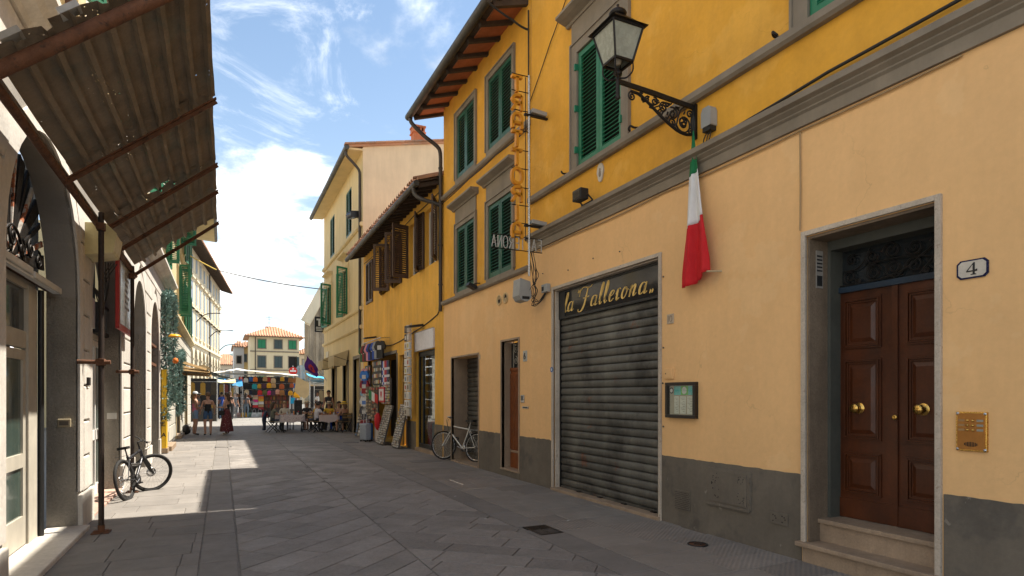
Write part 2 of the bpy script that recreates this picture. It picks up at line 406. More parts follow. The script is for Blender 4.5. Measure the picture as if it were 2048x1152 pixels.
# piazza paving beyond the street mouth (large sheet of joined slabs)
pz = MB().box(-60, 90, 34.6, 105, -.4, -.012).build('piazza_pavement', m_joint, kind='structure')
mbz = MB()
for p in rows(-22, 30, 34.7, 62, .5, .7, .7, 1.3): slab(mbz, p, 0, .006)
mbz.box(-60, -22.02, 34.7, 105, -.02, .001); mbz.box(30.02, 90, 34.7, 105, -.02, .001); mbz.box(-22, 30, 62.05, 105, -.02, .001)
mbz.build('paving_slab_field', m_piazza, pz, kind='stuff')
lp = MB().box(XL-.5, -.2, -3, 34.6, -.4, -.012).build('left_pavement', m_joint, kind='structure')
lay(lp, rows(XL, -.2, 1.2, 34.6, .40, .52, .5, .85), [m_slab_l], 'paving_slab')
gl = MB().box(-.2, .14, -3, 34.6, -.4, -.010).build('left_gutter_strip', m_joint, kind='structure')
lay(gl, rows(-.195, .135, 1.2, 34.6, .8, 1.3, 5, 6), [m_strip], 'gutter_stone')
rd = MB().box(.14, 3.2, -3, 34.6, -.4, -.012).build('roadway', m_joint, kind='structure')
lay(rd, diag(.145, 1.72, 2.2, 34.6, 43, .30, .40, .55, .95)+diag(1.725, 3.195, 2.2, 34.6, -41, .32, .44, .5, .95), [m_slab_r], 'paving_slab', gap=.005)
gr = MB().box(3.2, 3.6, -3, 34.6, -.4, -.010).build('right_gutter_strip', m_joint, kind='structure')
lay(gr, [p for p in rows(3.205, 3.595, 1.2, 6.0, .8, 1.2, 5, 6)+rows(3.205, 3.595, 6.5, 34.6, .8, 1.2, 5, 6) ], [m_strip], 'gutter_stone')
rp = MB().box(3.6, XR+.6, -3, 34.6, -.4, -.012).build('right_pavement', m_joint, kind='structure')
lay(rp, rows(3.6, XR+.02, .8, 34.6, .36, .50, .75, 1.2), [m_slab_w, m_slab_w2], 'paving_slab', pick=lambda p, j: j % 2)
# drain grate and inspection covers set in the paving
def grate(x0, x1, y0, y1, label):
    t = thing('drain_grate', label, 'drain grate', ((x0+x1)/2, (y0+y1)/2, 0))
    MB().box(x0, x1, y0, y1, -.03, -.012).build('pit', m_dark, t)
    f = MB(); w = .025
    f.box(x0, x1, y0, y0+w, -.02, .004); f.box(x0, x1, y1-w, y1, -.02, .004); f.box(x0, x0+w, y0+w, y1-w, -.02, .004); f.box(x1-w, x1, y0+w, y1-w, -.02, .004)
    f.build('frame', m_iron, t)
    n = 9
    for i in range(n):
        y = y0+w+(y1-y0-2*w)*(i+.5)/n
        MB().box(x0+w, x1-w, y-.012, y+.012, -.012, .002).build('bar', m_iron, t)
    MB().box((x0+x1)/2-.01, (x0+x1)/2+.01, y0+w, y1-w, -.014, .001).build('cross_bar', m_iron, t)
    return t
grate(3.27, 3.57, 6.02, 6.48, 'dark rectangular drain grate in the gutter opposite the roller shutter')
mc = thing('manhole_cover', 'small round iron cover in the pavement near the brown door', 'manhole cover', (4.58, 4.92, 0))
cm = MB(); cm.lathe([(.0,.004),(.085,.004),(.085,.001)], (4.58,4.92,0), n=24); cm.build('lid', m_rust, mc)
cm = MB(); cm.lathe([(.088,-.01),(.088,.008),(.108,.008),(.108,-.01)], (4.58,4.92,0), n=24); cm.build('ring', m_iron, mc)
cm = MB(); cm.lathe([(.03,.0045),(.03,.008),(.045,.008),(.045,.0045)], (4.58,4.92,0), n=16); cm.build('emblem', m_iron, mc)
for (x, y, n_) in ((.02, 20.5, 'flat grey cover in the sunlit gutter strip near the three women'), (3.9, 20.6, 'small flat cover in the shaded paving before the souvenir stand')):
    t = thing('inspection_cover', n_, 'inspection cover', (x, y, 0))
    MB().box(x-.2, x+.2, y-.16, y+.16, -.01, .005).build('lid', m_strip, t)
    f = MB(); f.box(x-.23, x+.23, y-.19, y-.165, -.01, .007); f.box(x-.23, x+.23, y+.165, y+.19, -.01, .007); f.box(x-.23, x-.205, y-.165, y+.165, -.01, .007); f.box(x+.205, x+.23, y-.165, y+.165, -.01, .007)
    f.build('frame', m_iron, t)
MB().box(4.05, 4.75, 13.75, 14.2, -.01, .006).build('utility_cover_plate', m_strip, label='dark rectangular cover plate in the pavement by the white bicycle', cat='cover plate', base=(4.4,13.97,0))

# ================================================================== WALLS WITH OPENINGS
def wall(mb, X, s, y0, y1, z0, z1, ops=(), depth=.25, mi=0, rmi=None):
    """street-side wall face in plane x=X, outward normal s (+1/-1), rectangular openings (ya,yb,za,zb[,depth])"""
    ys = sorted({y0, y1, *[min(max(o[i], y0), y1) for o in ops for i in (0,1)]})
    zs = sorted({z0, z1, *[min(max(o[i], z0), z1) for o in ops for i in (2,3)]})
    for a, b in zip(ys, ys[1:]):
        for c, d in zip(zs, zs[1:]):
            m, n = (a+b)/2, (c+d)/2
            if any(o[0] < m < o[1] and o[2] < n < o[3] for o in ops): continue
            q = [(X,a,c),(X,b,c),(X,b,d),(X,a,d)]
            mb.add(q if s > 0 else q[::-1], [(0,1,2,3)], mi)
    for o in ops:
        ya, yb, za, zb = o[:4]; dp = o[4] if len(o) > 4 else depth; X2 = X-s*dp; r = mi if rmi is None else rmi
        ya, yb, za, zb = max(ya,y0), min(yb,y1), max(za,z0), min(zb,z1)
        for q in ([(X,ya,za),(X2,ya,za),(X2,ya,zb),(X,ya,zb)], [(X,yb,za),(X,yb,zb),(X2,yb,zb),(X2,yb,za)],
                  [(X,ya,zb),(X2,ya,zb),(X2,yb,zb),(X,yb,zb)], [(X,ya,za),(X,yb,za),(X2,yb,za),(X2,ya,za)]):
            mb.add(q, [(0,1,2,3)], r)
    return mb
_slat = {}
def shutter_leaf(parent, name, hinge, w, h, ang, m, n=None, s=-1, side=1, slats=True, mid=False, th=.045, label=None):
    """louvred leaf; hinge = world point of lower hinge corner; the closed leaf runs along +y*side; ang opens it outwards"""
    st = .075; rl = .10; f = MB()
    f.box(-th/2, th/2, 0, st, 0, h); f.box(-th/2, th/2, w-st, w, 0, h)
    f.box(-th/2, th/2, st, w-st, 0, rl); f.box(-th/2, th/2, st, w-st, h-rl*.8, h)
    if mid: f.box(-th/2, th/2, st, w-st, h*.48, h*.48+.08)
    me = f.mesh(name, m); o = bpy.data.objects.new(name, me); COL.objects.link(o)
    base = WL.get(parent.name, (0,0,0)); o.parent = parent
    o.location = (hinge[0]-base[0], hinge[1]-base[1], hinge[2]-base[2])
    rz = 0 if side > 0 else math.pi
    o.rotation_euler = (0, 0, rz + ang)
    if label: o['label'] = label
    n = n or int((h-2*rl)/.058)
    tilt = -.75*s*(1 if side > 0 else -1)
    k = (round(w,3), m.name, n > 0)
    if slats:
        if k not in _slat:
            sb = MB(); sb.box(-.026, .026, -(w-2*st)/2, (w-2*st)/2, -.005, .005); _slat[k] = sb.mesh('slat', m)
        for i in range(n):
            z = rl+(h-1.8*rl)*(i+.5)/n
            if mid and h*.48-.02 < z < h*.48+.10: continue
            inst(_slat[k], 'slat', o, (0, w/2, z), (0, -tilt, 0))
    else:
        sb = MB()
        for i in range(n):
            z = rl+(h-1.8*rl)*(i+.5)/n
            sb.obox((0, w/2, z), (.02,0,tilt*.02), (0,(w-2*st)/2,0), (.003,0,.004))
        p = sb.build('louvres', m, o, local=True, kind='stuff')
    return o
def closed_pair(b, X, y0, y1, z0, z1, m, n=None, slats=True, s=-1, a=0, mid=False):
    w = (y1-y0)/2-.004
    shutter_leaf(b, 'shutter', (X, y0, z0), w, z1-z0, a, m, n, s, 1, slats, mid)
    shutter_leaf(b, 'shutter', (X, y1, z0), w, z1-z0, -a, m, n, s, -1, slats, mid)
def surround(b, X, s, y0, y1, z0, z1, w, pr, m, sill=True, hood=0, hoodproj=.22, name='window_frame'):
    f = MB(); e = .003
    f.box(X-s*.05, X+s*pr, y0-w, y0, z0, z1+w); f.box(X-s*.05, X+s*pr, y1, y1+w, z0, z1+w); f.box(X-s*.05, X+s*pr, y0, y1, z1, z1+w)
    g = .03                                     # outer fillet
    f.box(X-s*.05, X+s*(pr+.02), y0-w-g, y0-w, z0, z1+w+g); f.box(X-s*.05, X+s*(pr+.02), y1+w, y1+w+g, z0, z1+w+g); f.box(X-s*.05, X+s*(pr+.02), y0-w, y1+w, z1+w, z1+w+g)
    o = f.build(name, m, b)
    if sill: MB().box(X-s*.05, X+s*(pr+.07), y0-w-.06, y1+w+.06, z0-.07, z0-.002).build('sill', m, o, bevel=.006)
    if hood:
        h = MB(); zt = z1+w+g
        h.box(X-s*.05, X+s*(pr-.005), y0-w, y1+w, zt+.002, zt+hood-.1)
        prof = [(0,0),(.05,0),(.07,.03),(hoodproj*.7,.06),(hoodproj,.09),(hoodproj,.13),(0,.15)]
        h.prism(prof, (X, y0-w-.12, zt+hood-.1), (s,0,0), (0,0,1), (0,1,0), (y1-y0)+2*w+.24)
        h.build('hood', m, o)
    return o
def string_course(b, X, s, y0, y1, prof, z, m, name='string_course'):
    mb = MB(); mb.prism(prof, (X, y0, z), (s,0,0), (0,0,1), (0,1,0), y1-y0); return mb.build(name, m, b)
def cable(mb, pts, r=.008, sag=0, n=10):
    out = []
    for a, b in zip(pts, pts[1:]):
        a, b = Vector(a), Vector(b)
        for i in range(n):
            t = i/n; p = a.lerp(b, t); p.z -= sag*4*t*(1-t); out.append(p)
    out.append(Vector(pts[-1])); mb.tube(out, r, 5); return mb

# ================================================================== NEAR RIGHT BUILDING
B1 = thing('corner_palazzo', 'peach and ochre plastered building with a big brown door and street lamp', 'building', (6.5, 4, 0))
ops1 = [(2.79, 3.95, .0, 3.115, .45), (6.10, 8.82, 0, 3.37, .22)]
wl = MB(); wall(wl, XR, -1, -2.5, 9.65, 0, 4.3, ops1); wl.build('lower_wall', m_peach, B1)
ops1u = [(6.89, 8.05, 5.16, 6.98, .12), (2.74, 3.92, 5.16, 6.98, .12)]
wu = MB(); wall(wu, XR+.004, -1, -2.5, 9.65, 4.3, 11.6, ops1u)
wu.quad((XR+.004, 9.65, 4.3), (9, 9.65, 4.3), (9, 9.65, 13.2), (XR+.004, 9.65, 11.6))
wu.build('upper_wall', m_ochre, B1)
def dado(par, X, a, b, z):
    n = max(2, int((b-a)/.05)); top = [(a+(b-a)*i/n, z+random.uniform(-.004,.004)+(-random.uniform(.006,.02) if random.random() < .05 else 0)) for i in range(n+1)]
    MB().prism([(a,-.02),(b,-.02)]+top[::-1], (X-.006,0,0), (0,1,0), (0,0,1), (1,0,0), .05).build('dado', m_dado, par)
for a, b in ((-2.5, 2.735), (4.0, 6.045), (8.875, 9.65)): dado(B1, XR, a, b, .835)
corn = [(0,0),(.035,.0),(.035,.11),(.06,.13),(.06,.145),(.10,.175),(.10,.19),(.15,.21),(.15,.27),(0,.285)]
string_course(B1, XR, -1, -2.5, 9.63, corn, 4.18, m_stone, 'cornice')
sill = [(0,0),(.06,.0),(.09,.03),(.09,.10),(0,.115)]
string_course(B1, XR, -1, -2.5, 9.64, sill, 5.045, m_stone, 'sill_course')
# roof of this building with its eave (out of view above, it shades the street)
rf = MB(); rf.prism([(4.15,11.05),(9,12.9),(9,13.05),(4.05,11.15)], (0,-2.5,0), (1,0,0), (0,0,1), (0,1,0), 12.3); rf.build('roof', m_tile, B1)
gt = MB(); gt.tube([(4.06,-2.5,11.06),(4.06,9.75,11.06)], .075, 10); gt.build('gutter', m_gutter, B1)
for y in (-1.5, -.7, .1, .9, 1.7, 2.5, 3.3, 4.1, 4.9, 5.7, 6.5, 7.3, 8.1, 8.9, 9.5):
    MB().bar((4.2, y, 11.0), (5.2, y, 11.38), .1, .12).build('rafter', m_wood_dk, B1)
for (a, b) in ((6.89, 8.05), (2.74, 3.92)):
    surround(B1, XR+.004, -1, a, b, 5.16, 6.98, .16, .035, m_stone, sill=False, hood=.42, hoodproj=.26)
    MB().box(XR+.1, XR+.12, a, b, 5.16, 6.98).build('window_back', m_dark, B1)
    closed_pair(B1, XR+.025, a+.005, b-.005, 5.17, 6.97, m_green, 27)
    for y in (a-.012, b+.012):
        for z in (5.45, 6.1, 6.75): MB().box(XR-.06, XR-.0, y-.018, y+.018, z-.05, z+.05).build('hinge', m_green, B1)
    for y, sg in ((a-.35, 1), (b+.35, -1)):                     # shutter stays on the sill course
        q = MB(); q.tube(crom([(XR, y, 5.2), (XR-.07, y, 5.19), (XR-.11, y+.02*sg, 5.21), (XR-.12, y+.05*sg, 5.18), (XR-.09, y+.06*sg, 5.16)], 4), .014, 6)
        q.build('shutter_stay', m_iron, B1)
# ---- brown door, number four
dn = MB(); w = .045
dn.box(XR-.03, XR+.012, 3.95, 3.95+w, .17, 3.12+w); dn.box(XR-.03, XR+.012, 2.79-w, 2.79, .17, 3.12+w); dn.box(XR-.03, XR+.012, 2.79, 3.95, 3.12, 3.12+w)
dfr = dn.build('door_surround', m_trav_pale, B1, bevel=.004)
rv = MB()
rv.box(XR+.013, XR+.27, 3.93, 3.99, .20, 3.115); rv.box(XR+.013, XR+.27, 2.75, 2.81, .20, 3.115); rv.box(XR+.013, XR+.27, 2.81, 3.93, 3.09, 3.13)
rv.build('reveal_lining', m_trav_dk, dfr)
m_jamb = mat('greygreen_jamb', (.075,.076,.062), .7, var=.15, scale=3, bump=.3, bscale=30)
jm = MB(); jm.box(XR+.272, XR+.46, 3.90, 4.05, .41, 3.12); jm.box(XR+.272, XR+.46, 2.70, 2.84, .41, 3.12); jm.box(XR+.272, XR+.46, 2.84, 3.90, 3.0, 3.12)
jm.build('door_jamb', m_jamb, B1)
st = MB(); st.box(XR-.02, XR+.45, 2.76, 3.98, -.05, .148); st.build('step_riser', m_trav, B1)
st = MB(); st.box(XR-.07, XR+.30, 2.74, 4.03, .15, .195); st.build('step', m_trav, B1, bevel=.008)
st = MB(); st.box(XR+.16, XR+.5, 2.8, 3.94, .195, .365); st.build('threshold_riser', m_trav, B1)
st = MB(); st.box(XR+.13, XR+.55, 2.79, 3.95, .367, .41); st.build('threshold', m_trav, B1, bevel=.006)
m_door = mat('varnished_walnut', (.078,.020,.005), .42, var=.35, scale=2.2, bump=.15, bscale=30, coat=.10, streak=.35, fine=.15, spots=(1.4,.58,.18,(.012,.005,.003),.85))
XD = XR+.42
def panel_leaf(y0, y1, z0, z1):
    d = MB(); d.box(XD, XD+.05, y0, y1, z0, z1); leaf = d.build('door_leaf', m_door, B1)
    st = .105
    for (a, b, mi) in ((1.63, 2.13, 0), (.76, 1.55, 1), (.24, .66, 2)):
        za, zb = z0+a, z0+b-.02; ya, yb = y0+st, y1-st
        p = MB()
        for k, (off, h) in enumerate(((0, .018), (.016, .026), (.034, .014))):   # stepped moulding
            A, B_, c, e = ya+off, yb-off, za+off, zb-off; t = .013
            p.box(XD-h, XD, A, B_, c, c+t); p.box(XD-h, XD, A, B_, e-t, e); p.box(XD-h, XD, A, A+t, c+t, e-t); p.box(XD-h, XD, B_-t, B_, c+t, e-t)
        p.build('moulding', m_door, leaf)
        q = MB(); A, B_, c, e = ya+.06, yb-.06, za+.06, zb-.06; g = .035
        q.add([(XD-.001,A,c),(XD-.001,B_,c),(XD-.001,B_,e),(XD-.001,A,e),(XD-.016,A+g,c+g),(XD-.016,B_-g,c+g),(XD-.016,B_-g,e-g),(XD-.016,A+g,e-g)],
              [(0,4,5,1),(1,5,6,2),(2,6,7,3),(3,7,4,0),(4,7,6,5)]); q.build('panel', m_door, leaf)
    kb = MB(); kb.box(XD-.012, XD, y0+.004, y1-.004, z0+.005, z0+.19); kb.build('kick_board', m_door, leaf)
    return leaf
lf2 = panel_leaf(3.385, 3.965, .415, 2.59); lf1 = panel_leaf(2.79, 3.378, .415, 2.59)
ov = MB(); ov.box(XD-.022, XD, 3.335, 3.385, .42, 2.585); ov.build('astragal', m_door, lf1)
for leaf, y in ((lf2, 3.70), (lf1, 3.12)):
    k = MB(); k.lathe([(.0,-.006),(.062,-.006),(.062,.006),(.052,.016),(.03,.018),(.022,.04),(.026,.055),(.042,.062),(.045,.085),(.040,.098),(.0,.102)], (XD-.001, y, 1.475), (-1,0,0), 20)
    k.build('knob', m_brass, leaf)
k = MB(); k.lathe([(.0,0),(.024,0),(.024,.012),(.018,.02),(.008,.016),(.0,.016)], (XD-.022, 3.355, 1.40), (-1,0,0), 16); k.build('lock', m_brass, lf1)
# transom with wrought scrolls
tr = MB(); tr.box(XD-.03, XD+.06, 2.82, 3.93, 2.592, 2.645); tr.build('transom_bar', mat('dark_blue_paint', (.015,.03,.05), .5, var=.2, scale=5, bump=.1), B1)
tg = MB(); tg.box(XD+.03, XD+.035, 2.84, 3.90, 2.65, 3.0); tgo = tg.build('transom_pane', m_glass_dk, B1)
gi = MB()
def spiral(mb, c, r0, turns, a0, X, r=.008, sgn=1, tail=None):
    pts = []
    if tail: pts = [(X, *p) for p in tail]
    n = int(16*turns)
    for i in range(n+1):
        t = i/n; rr = r0*(1-.86*t); a = R(a0)+sgn*t*turns*2*math.pi
        pts.append((X, c[0]+rr*math.cos(a), c[1]+rr*math.sin(a)))
    mb.tube(pts, r, 6)
for y, z, rr, a0, sg in ((3.80,2.735,.075,200,1),(3.78,2.90,.055,150,-1),(3.58,2.89,.07,180,1),(3.57,2.74,.08,170,-1),(3.40,2.91,.08,0,1),(3.38,2.75,.095,180,1),(3.2,2.90,.075,0,-1),(3.2,2.74,.075,0,1),(3.02,2.89,.06,30,1),(3.0,2.74,.075,340,-1),(2.9,2.9,.05,0,1),(3.72,2.68,.028,90,1),(3.1,2.68,.028,90,-1)):
    spiral(gi, (y, z), rr, 1.7, a0, XD-.005, .0075, sg)
for P in ([(3.86,2.80),(3.74,2.80),(3.66,2.86),(3.6,2.97)], [(3.9,2.66),(3.7,2.66),(3.5,2.67),(3.28,2.72),(3.12,2.83),(2.88,2.98)], [(3.64,2.82),(3.5,2.83),(3.3,2.83),(3.1,2.80),(2.86,2.72)], [(3.15,2.66),(3.0,2.82),(2.86,2.9)]):
    gi.tube([(XD-.005, p[0], p[1]) for p in crom(P, 6)], .008, 6)
gi.build('transom_grille', m_iron, B1)
# sticker on the jamb
sk = MB(); sk.box(XR+.10, XR+.195, 3.923, 3.9285, 2.63, 2.99); sko = sk.build('sticker', solid(.26,.24,.21), B1)
sk = MB()
for i in range(5): sk.box(XR+.11, XR+.185, 3.9215, 3.9228, 2.93-i*.035, 2.945-i*.035)
sk.box(XR+.11, XR+.185, 3.9215, 3.9228, 2.65, 2.75); sk.build('print', m_black, sko)

# ---- roller shutter shop "la Falterona"
fr = MB(); w = .05
fr.box(XR-.025, XR+.02, 8.82, 8.82+w, -.02, 3.37+w); fr.box(XR-.025, XR+.02, 6.10-w, 6.10, -.02, 3.37+w); fr.box(XR-.025, XR+.02, 6.10, 8.82, 3.37, 3.37+w)
fr.box(XR+.02, XR+.2, 8.80, 8.86, -.02, 3.4); fr.box(XR+.02, XR+.2, 6.06, 6.12, -.02, 3.4); fr.box(XR+.02, XR+.2, 6.12, 8.80, 3.35, 3.41)
fr.build('shopfront_surround', m_trav_pale, B1, bevel=.004)
MB().box(XR-.05, XR+.25, 6.06, 8.86, -.04, .045).build('shop_threshold', m_trav, B1, bevel=.01)
m_roll = mat('grimy_roller_steel', (.135,.13,.112), .55, .35, var=.35, scale=1.3, bump=.2, bscale=30, streak=.35, fine=.1, spots=(1.15,.50,.14,(.03,.027,.024),.75), col2=(.20,.085,.05), c2s=2.6, c2t=(.64,.70), rnd=.14)
XS = XR+.14
prof = [(0,0),(-.010,.004),(-.022,.02),(-.024,.06),(-.020,.095),(-.008,.108),(.0,.112),(.006,.112),(.006,0)]
sm_ = MB(); sm_.prism(prof, (0,0,0), (1,0,0), (0,0,1), (0,1,0), 2.68, sm=True); sme = sm_.mesh('slat', m_roll)
ro = MB(); ro.box(XS+.02, XS+.03, 6.12, 8.8, .05, 2.9); roll = ro.build('roller_shutter', m_roll, B1)
bb = WL[B1.name]
for i in range(24):
    o = inst(sme, 'slat', roll, (XS-bb[0], 6.12-bb[1], .085+i*.1165-bb[2]))
bt = MB(); bt.box(XS-.03, XS+.015, 6.125, 8.795, .046, .083); bt.build('bottom_rail', m_roll, roll)
for y in (6.35, 7.0, 7.6, 8.2):
    MB().box(XS-.07, XS-.03, y-.07, y+.03, .05, .066).build('bolt', m_iron, roll)
for q in (6.12, 8.77): MB().box(XS-.04, XS+.03, q, q+.03, .05, 3.3).build('guide_rail', m_iron, roll)
m_signb = mat('black_glass_sign', (.006,.006,.007), .10, var=.0, bump=.03, bscale=2.5, spec=.35)
sg = MB(); sg.box(XS-.05, XS+.02, 6.13, 8.79, 2.885, 3.345); sgn = sg.build('shop_sign', m_signb, B1)
ml = MB(); ml.box(XS-.062, XS-.045, 6.13, 8.79, 2.87, 2.905); ml.box(XS-.062, XS-.045, 6.13, 8.79, 3.31, 3.335); ml.box(XS-.062, XS-.045, 8.6, 8.79, 2.905, 3.31)
ml.build('sign_moulding', m_black, sgn)
m_gold = mat('gold_leaf', (.72,.50,.16), .4, .4, var=.15, scale=12, bump=.1, bscale=60)
def pen(mb, P, w0, w1, X, n=8, ang=50):
    """flat calligraphic stroke: P (y to the LEFT as seen = written a,b), nib width depends on direction"""
    Q = crom(P, n); k = len(Q); L_, R_ = [], []
    for i, p in enumerate(Q):
        d = Q[min(i+1,k-1)]-Q[max(i-1,0)]
        if d.length < 1e-6: d = Vector((1,0))
        d.normalize(); nrm = Vector((-d.y, d.x))
        t = abs(d.y)*(1 if d.y < 0 else .25) ; w = w0+(w1-w0)*min(1, t)*math.sin(math.pi*min(max(i/(k-1), .06), .94))**.6
        L_.append(p+nrm*w/2); R_.append(p-nrm*w/2)
    vs = [(X, p.x, p.y) for p in L_]+[(X, p.x, p.y) for p in R_]
    vs += [(X+.004, y, z) for _, y, z in vs[:]]
    fs = []
    for i in range(k-1):
        fs += [(i, i+1, k+i+1, k+i), (2*k+i, 3*k+i, 3*k+i+1, 2*k+i+1), (i, 2*k+i, 2*k+i+1, i+1), (k+i, k+i+1, 3*k+i+1, 3*k+i)]
    mb.add(vs, fs)
def script_text(X, ystart, zbase, xh, letters, parent):
    """letters: list of (advance, strokes); a runs to the right as seen from the street (towards -y)"""
    a = 0
    for adv, strokes, nm in letters:
        mb = MB()
        for P, w in strokes:
            pen(mb, [Vector((ystart-(a+(p[0]+.22*p[1]))*xh*1.37, zbase+p[1]*xh)) for p in P], .010, w*xh*1.25, X)
        mb.build(nm, m_gold, parent); a += adv
A_ = [([(.62,.86),(.45,1.0),(.2,.9),(.06,.5),(.1,.12),(.28,.02),(.5,.25),(.64,.7)], .24), ([(.70,1.0),(.62,.5),(.6,.15),(.72,.02),(.9,.18)], .26)]
L_s = [([(.0,.25),(.2,.7),(.36,1.6),(.34,2.0),(.24,2.0),(.14,1.5),(.10,.6),(.16,.1),(.28,.02),(.45,.2)], .25)]
T_ = [([(.1,1.05),(.5,1.0),(.95,1.12)], .10), ([(-.45,1.25),(-.42,1.75),(-.1,2.12),(.3,2.1),(.7,1.98),(1.0,2.05),(1.25,2.35)], .12), ([(.62,2.0),(.55,1.3),(.45,.5),(.25,-.1),(-.1,-.32),(-.35,-.2),(-.35,0)], .27)]
E_s = [([(.06,.45),(.4,.62),(.55,.88),(.42,1.02),(.2,.88),(.07,.5),(.12,.12),(.32,.02),(.6,.25)], .24)]
R_s = [([(.02,.55),(.2,1.02),(.26,.98)], .10), ([(.26,1.0),(.20,.6),(.2,.1),(.32,.02),(.5,.2)], .26), ([(.24,.95),(.4,1.05),(.52,.95)], .12)]
O_s = [([(.5,.95),(.25,.98),(.08,.6),(.08,.2),(.28,.0),(.5,.25),(.58,.7),(.46,1.0),(.5,.8),(.75,.75)], .23)]
N_s = [([(.0,.6),(.14,1.0),(.12,.5),(.05,0)], .25), ([(.08,.2),(.25,.75),(.45,1.02),(.55,.85),(.48,.3),(.55,.03),(.8,.25)], .25)]
Q_s = [([(.0,2.02),(.06,1.9),(.0,1.72)], .16), ([(.22,2.02),(.28,1.9),(.22,1.72)], .16)]
Qe = [([(.0,.22),(.06,.1),(.0,-.12)], .16), ([(.22,.22),(.28,.1),(.22,-.12)], .16)]
script_text(XS-.0535, 8.64, 2.975, .150, [(.55, L_s, 'letter'), (1.25, A_, 'letter'), (.75, Q_s, 'quotation_mark'), (1.35, T_, 'letter'), (1.05, A_, 'letter'), (.62, L_s, 'letter'), (.66, L_s, 'letter'), (.78, E_s, 'letter'), (.72, R_s, 'letter'), (.9, O_s, 'letter'), (1.05, N_s, 'letter'), (1.2, A_, 'letter'), (.5, Qe, 'quotation_mark')], sgn)
for y, z in ((8.35,3.62),(7.62,3.66),(6.95,3.62),(9.2,3.72),(6.02,3.1),(6.02,2.2),(6.03,1.75),(6.02,1.2)):      # old nails and plugs in the plaster
    MB().lathe([(.012,0),(.010,.012),(0,.014)], (XR, y, z), (-1,0,0), 8).build('wall_plug', solid(.10,.07,.05), B1)
# ---- small fittings on the near facade
pl = thing('house_number_plate', 'white enamel number plate with blue border and figure 4', 'number plate', (XR, 2.53, 2.54))
c8 = [(-.105,-.045),(-.08,-.07),(.08,-.07),(.105,-.045),(.105,.045),(.08,.07),(-.08,.07),(-.105,.045)]
MB().prism(c8, (XR+.002, 2.535, 2.54), (0,-1,0), (0,0,1), (-1,0,0), .014).build('border', solid(.012,.016,.06, .25), pl)
MB().prism([(x*.87, z*.84) for x, z in c8], (XR-.0125, 2.535, 2.54), (0,-1,0), (0,0,1), (-1,0,0), .004).build('plate', solid(.55,.50,.42, .3), pl)
MB().prism([(-.036,-.022),(.006,-.022),(.006,-.037),(-.008,-.041),(-.008,-.046),(.030,-.046),(.030,-.041),(.020,-.037),(.020,-.022),(.036,-.022),(.036,-.004),(.020,-.010),(.020,.046),(.012,.046),(-.036,-.012)],
           (XR-.0166, 2.535, 2.54), (0,-1,0), (0,0,1), (-1,0,0), .003).build('figure', m_black, pl)
# counter of the 4
MB().prism([(-.024,-.012),(.006,-.012),(.006,.028)], (XR-.0192, 2.535, 2.54), (0,-1,0), (0,0,1), (-1,0,0), .002).build('figure_counter', solid(.55,.50,.42, .3), pl)
ic = thing('intercom_panel', 'square brass door intercom beside the brown double door', 'intercom', (XR, 2.535, 1.32))
def yz(u, v): return (2.64-u*.205, 1.475-v*.295)      # panel coordinates 0..1 from the upper left
MB().box(XR-.022, XR+.01, 2.435, 2.64, 1.18, 1.475).build('rim', m_brass, ic, bevel=.004)
MB().box(XR-.027, XR-.021, 2.447, 2.628, 1.192, 1.463).build('face_plate', mat('copper_plate', (.42,.19,.05), .38, .7, var=.15, scale=8, bump=.05), ic)
for r_ in range(3):
    for cu in (.40, .57):
        y, z = yz(cu, .22+r_*.12); k = MB(); k.lathe([(.0,.012),(.006,.011),(.009,.004),(.011,0)], (XR-.027, y, z), (-1,0,0), 10); k.build('call_button', m_brass, ic)
    for cu, w_ in ((.20, .2), (.80, .2)):
        y, z = yz(cu, .22+r_*.12); MB().box(XR-.030, XR-.0265, y-.021, y+.021, z-.008, z+.008).build('name_slot', solid(.30,.28,.22) if cu > .5 else solid(.35,.20,.08), ic)
for i in range(9):
    y, z = yz(.30+i*.05, .82); h = .018*math.sqrt(max(.05, 1-((i-4)/4.6)**2)); MB().box(XR-.0285, XR-.0265, y-.0028, y+.0028, z-h, z+h).build('speaker_slot', m_dark, ic)
for cu, cv in ((.06,.05),(.94,.05),(.06,.95),(.94,.95)):
    y, z = yz(cu, cv); k = MB(); k.lathe([(.0,.008),(.008,.006),(.012,0)], (XR-.022, y, z), (-1,0,0), 10); k.build('screw', m_chrome, ic)
mc = thing('menu_case', 'dark framed menu case with green header between shutter and flag', 'menu case', (XR, 5.66, 1.54))
y0, y1, z0, z1 = 5.40, 5.925, 1.32, 1.755; f = MB(); w = .04
f.box(XR-.06, XR, y0, y1, z0, z0+w); f.box(XR-.06, XR, y0, y1, z1-w, z1); f.box(XR-.06, XR, y0, y0+w, z0+w, z1-w); f.box(XR-.06, XR, y1-w, y1, z0+w, z1-w); f.build('frame', solid(.022,.016,.012, .4), mc, bevel=.004)
MB().box(XR-.012, XR-.002, y0+w, y1-w, z0+w, z1-w).build('back_board', solid(.38,.33,.22), mc)
MB().box(XR-.020, XR-.014, y0+w, 5.80, z1-w-.115, z1-w-.005).build('header', solid(.02,.42,.40), mc)
MB().box(XR-.0225, XR-.0205, 5.55, 5.68, z1-w-.115, z1-w-.005).build('header_panel', solid(.04,.40,.03), mc)
k = MB(); k.prism(arc((0,0), .042, 0, 342, 18), (XR-.0245, 5.615, z1-w-.06), (0,-1,0), (0,0,1.05), (-1,0,0), .0015); k.build('badge', solid(.5,.55,.48), mc)
k = MB(); k.prism(arc((0,0), .036, 0, 342, 18), (XR-.0165, 5.85, z1-w-.06), (0,-1,0), (0,0,1.1), (-1,0,0), .002); kk = k.build('badge', solid(.02,.015,.02), mc)
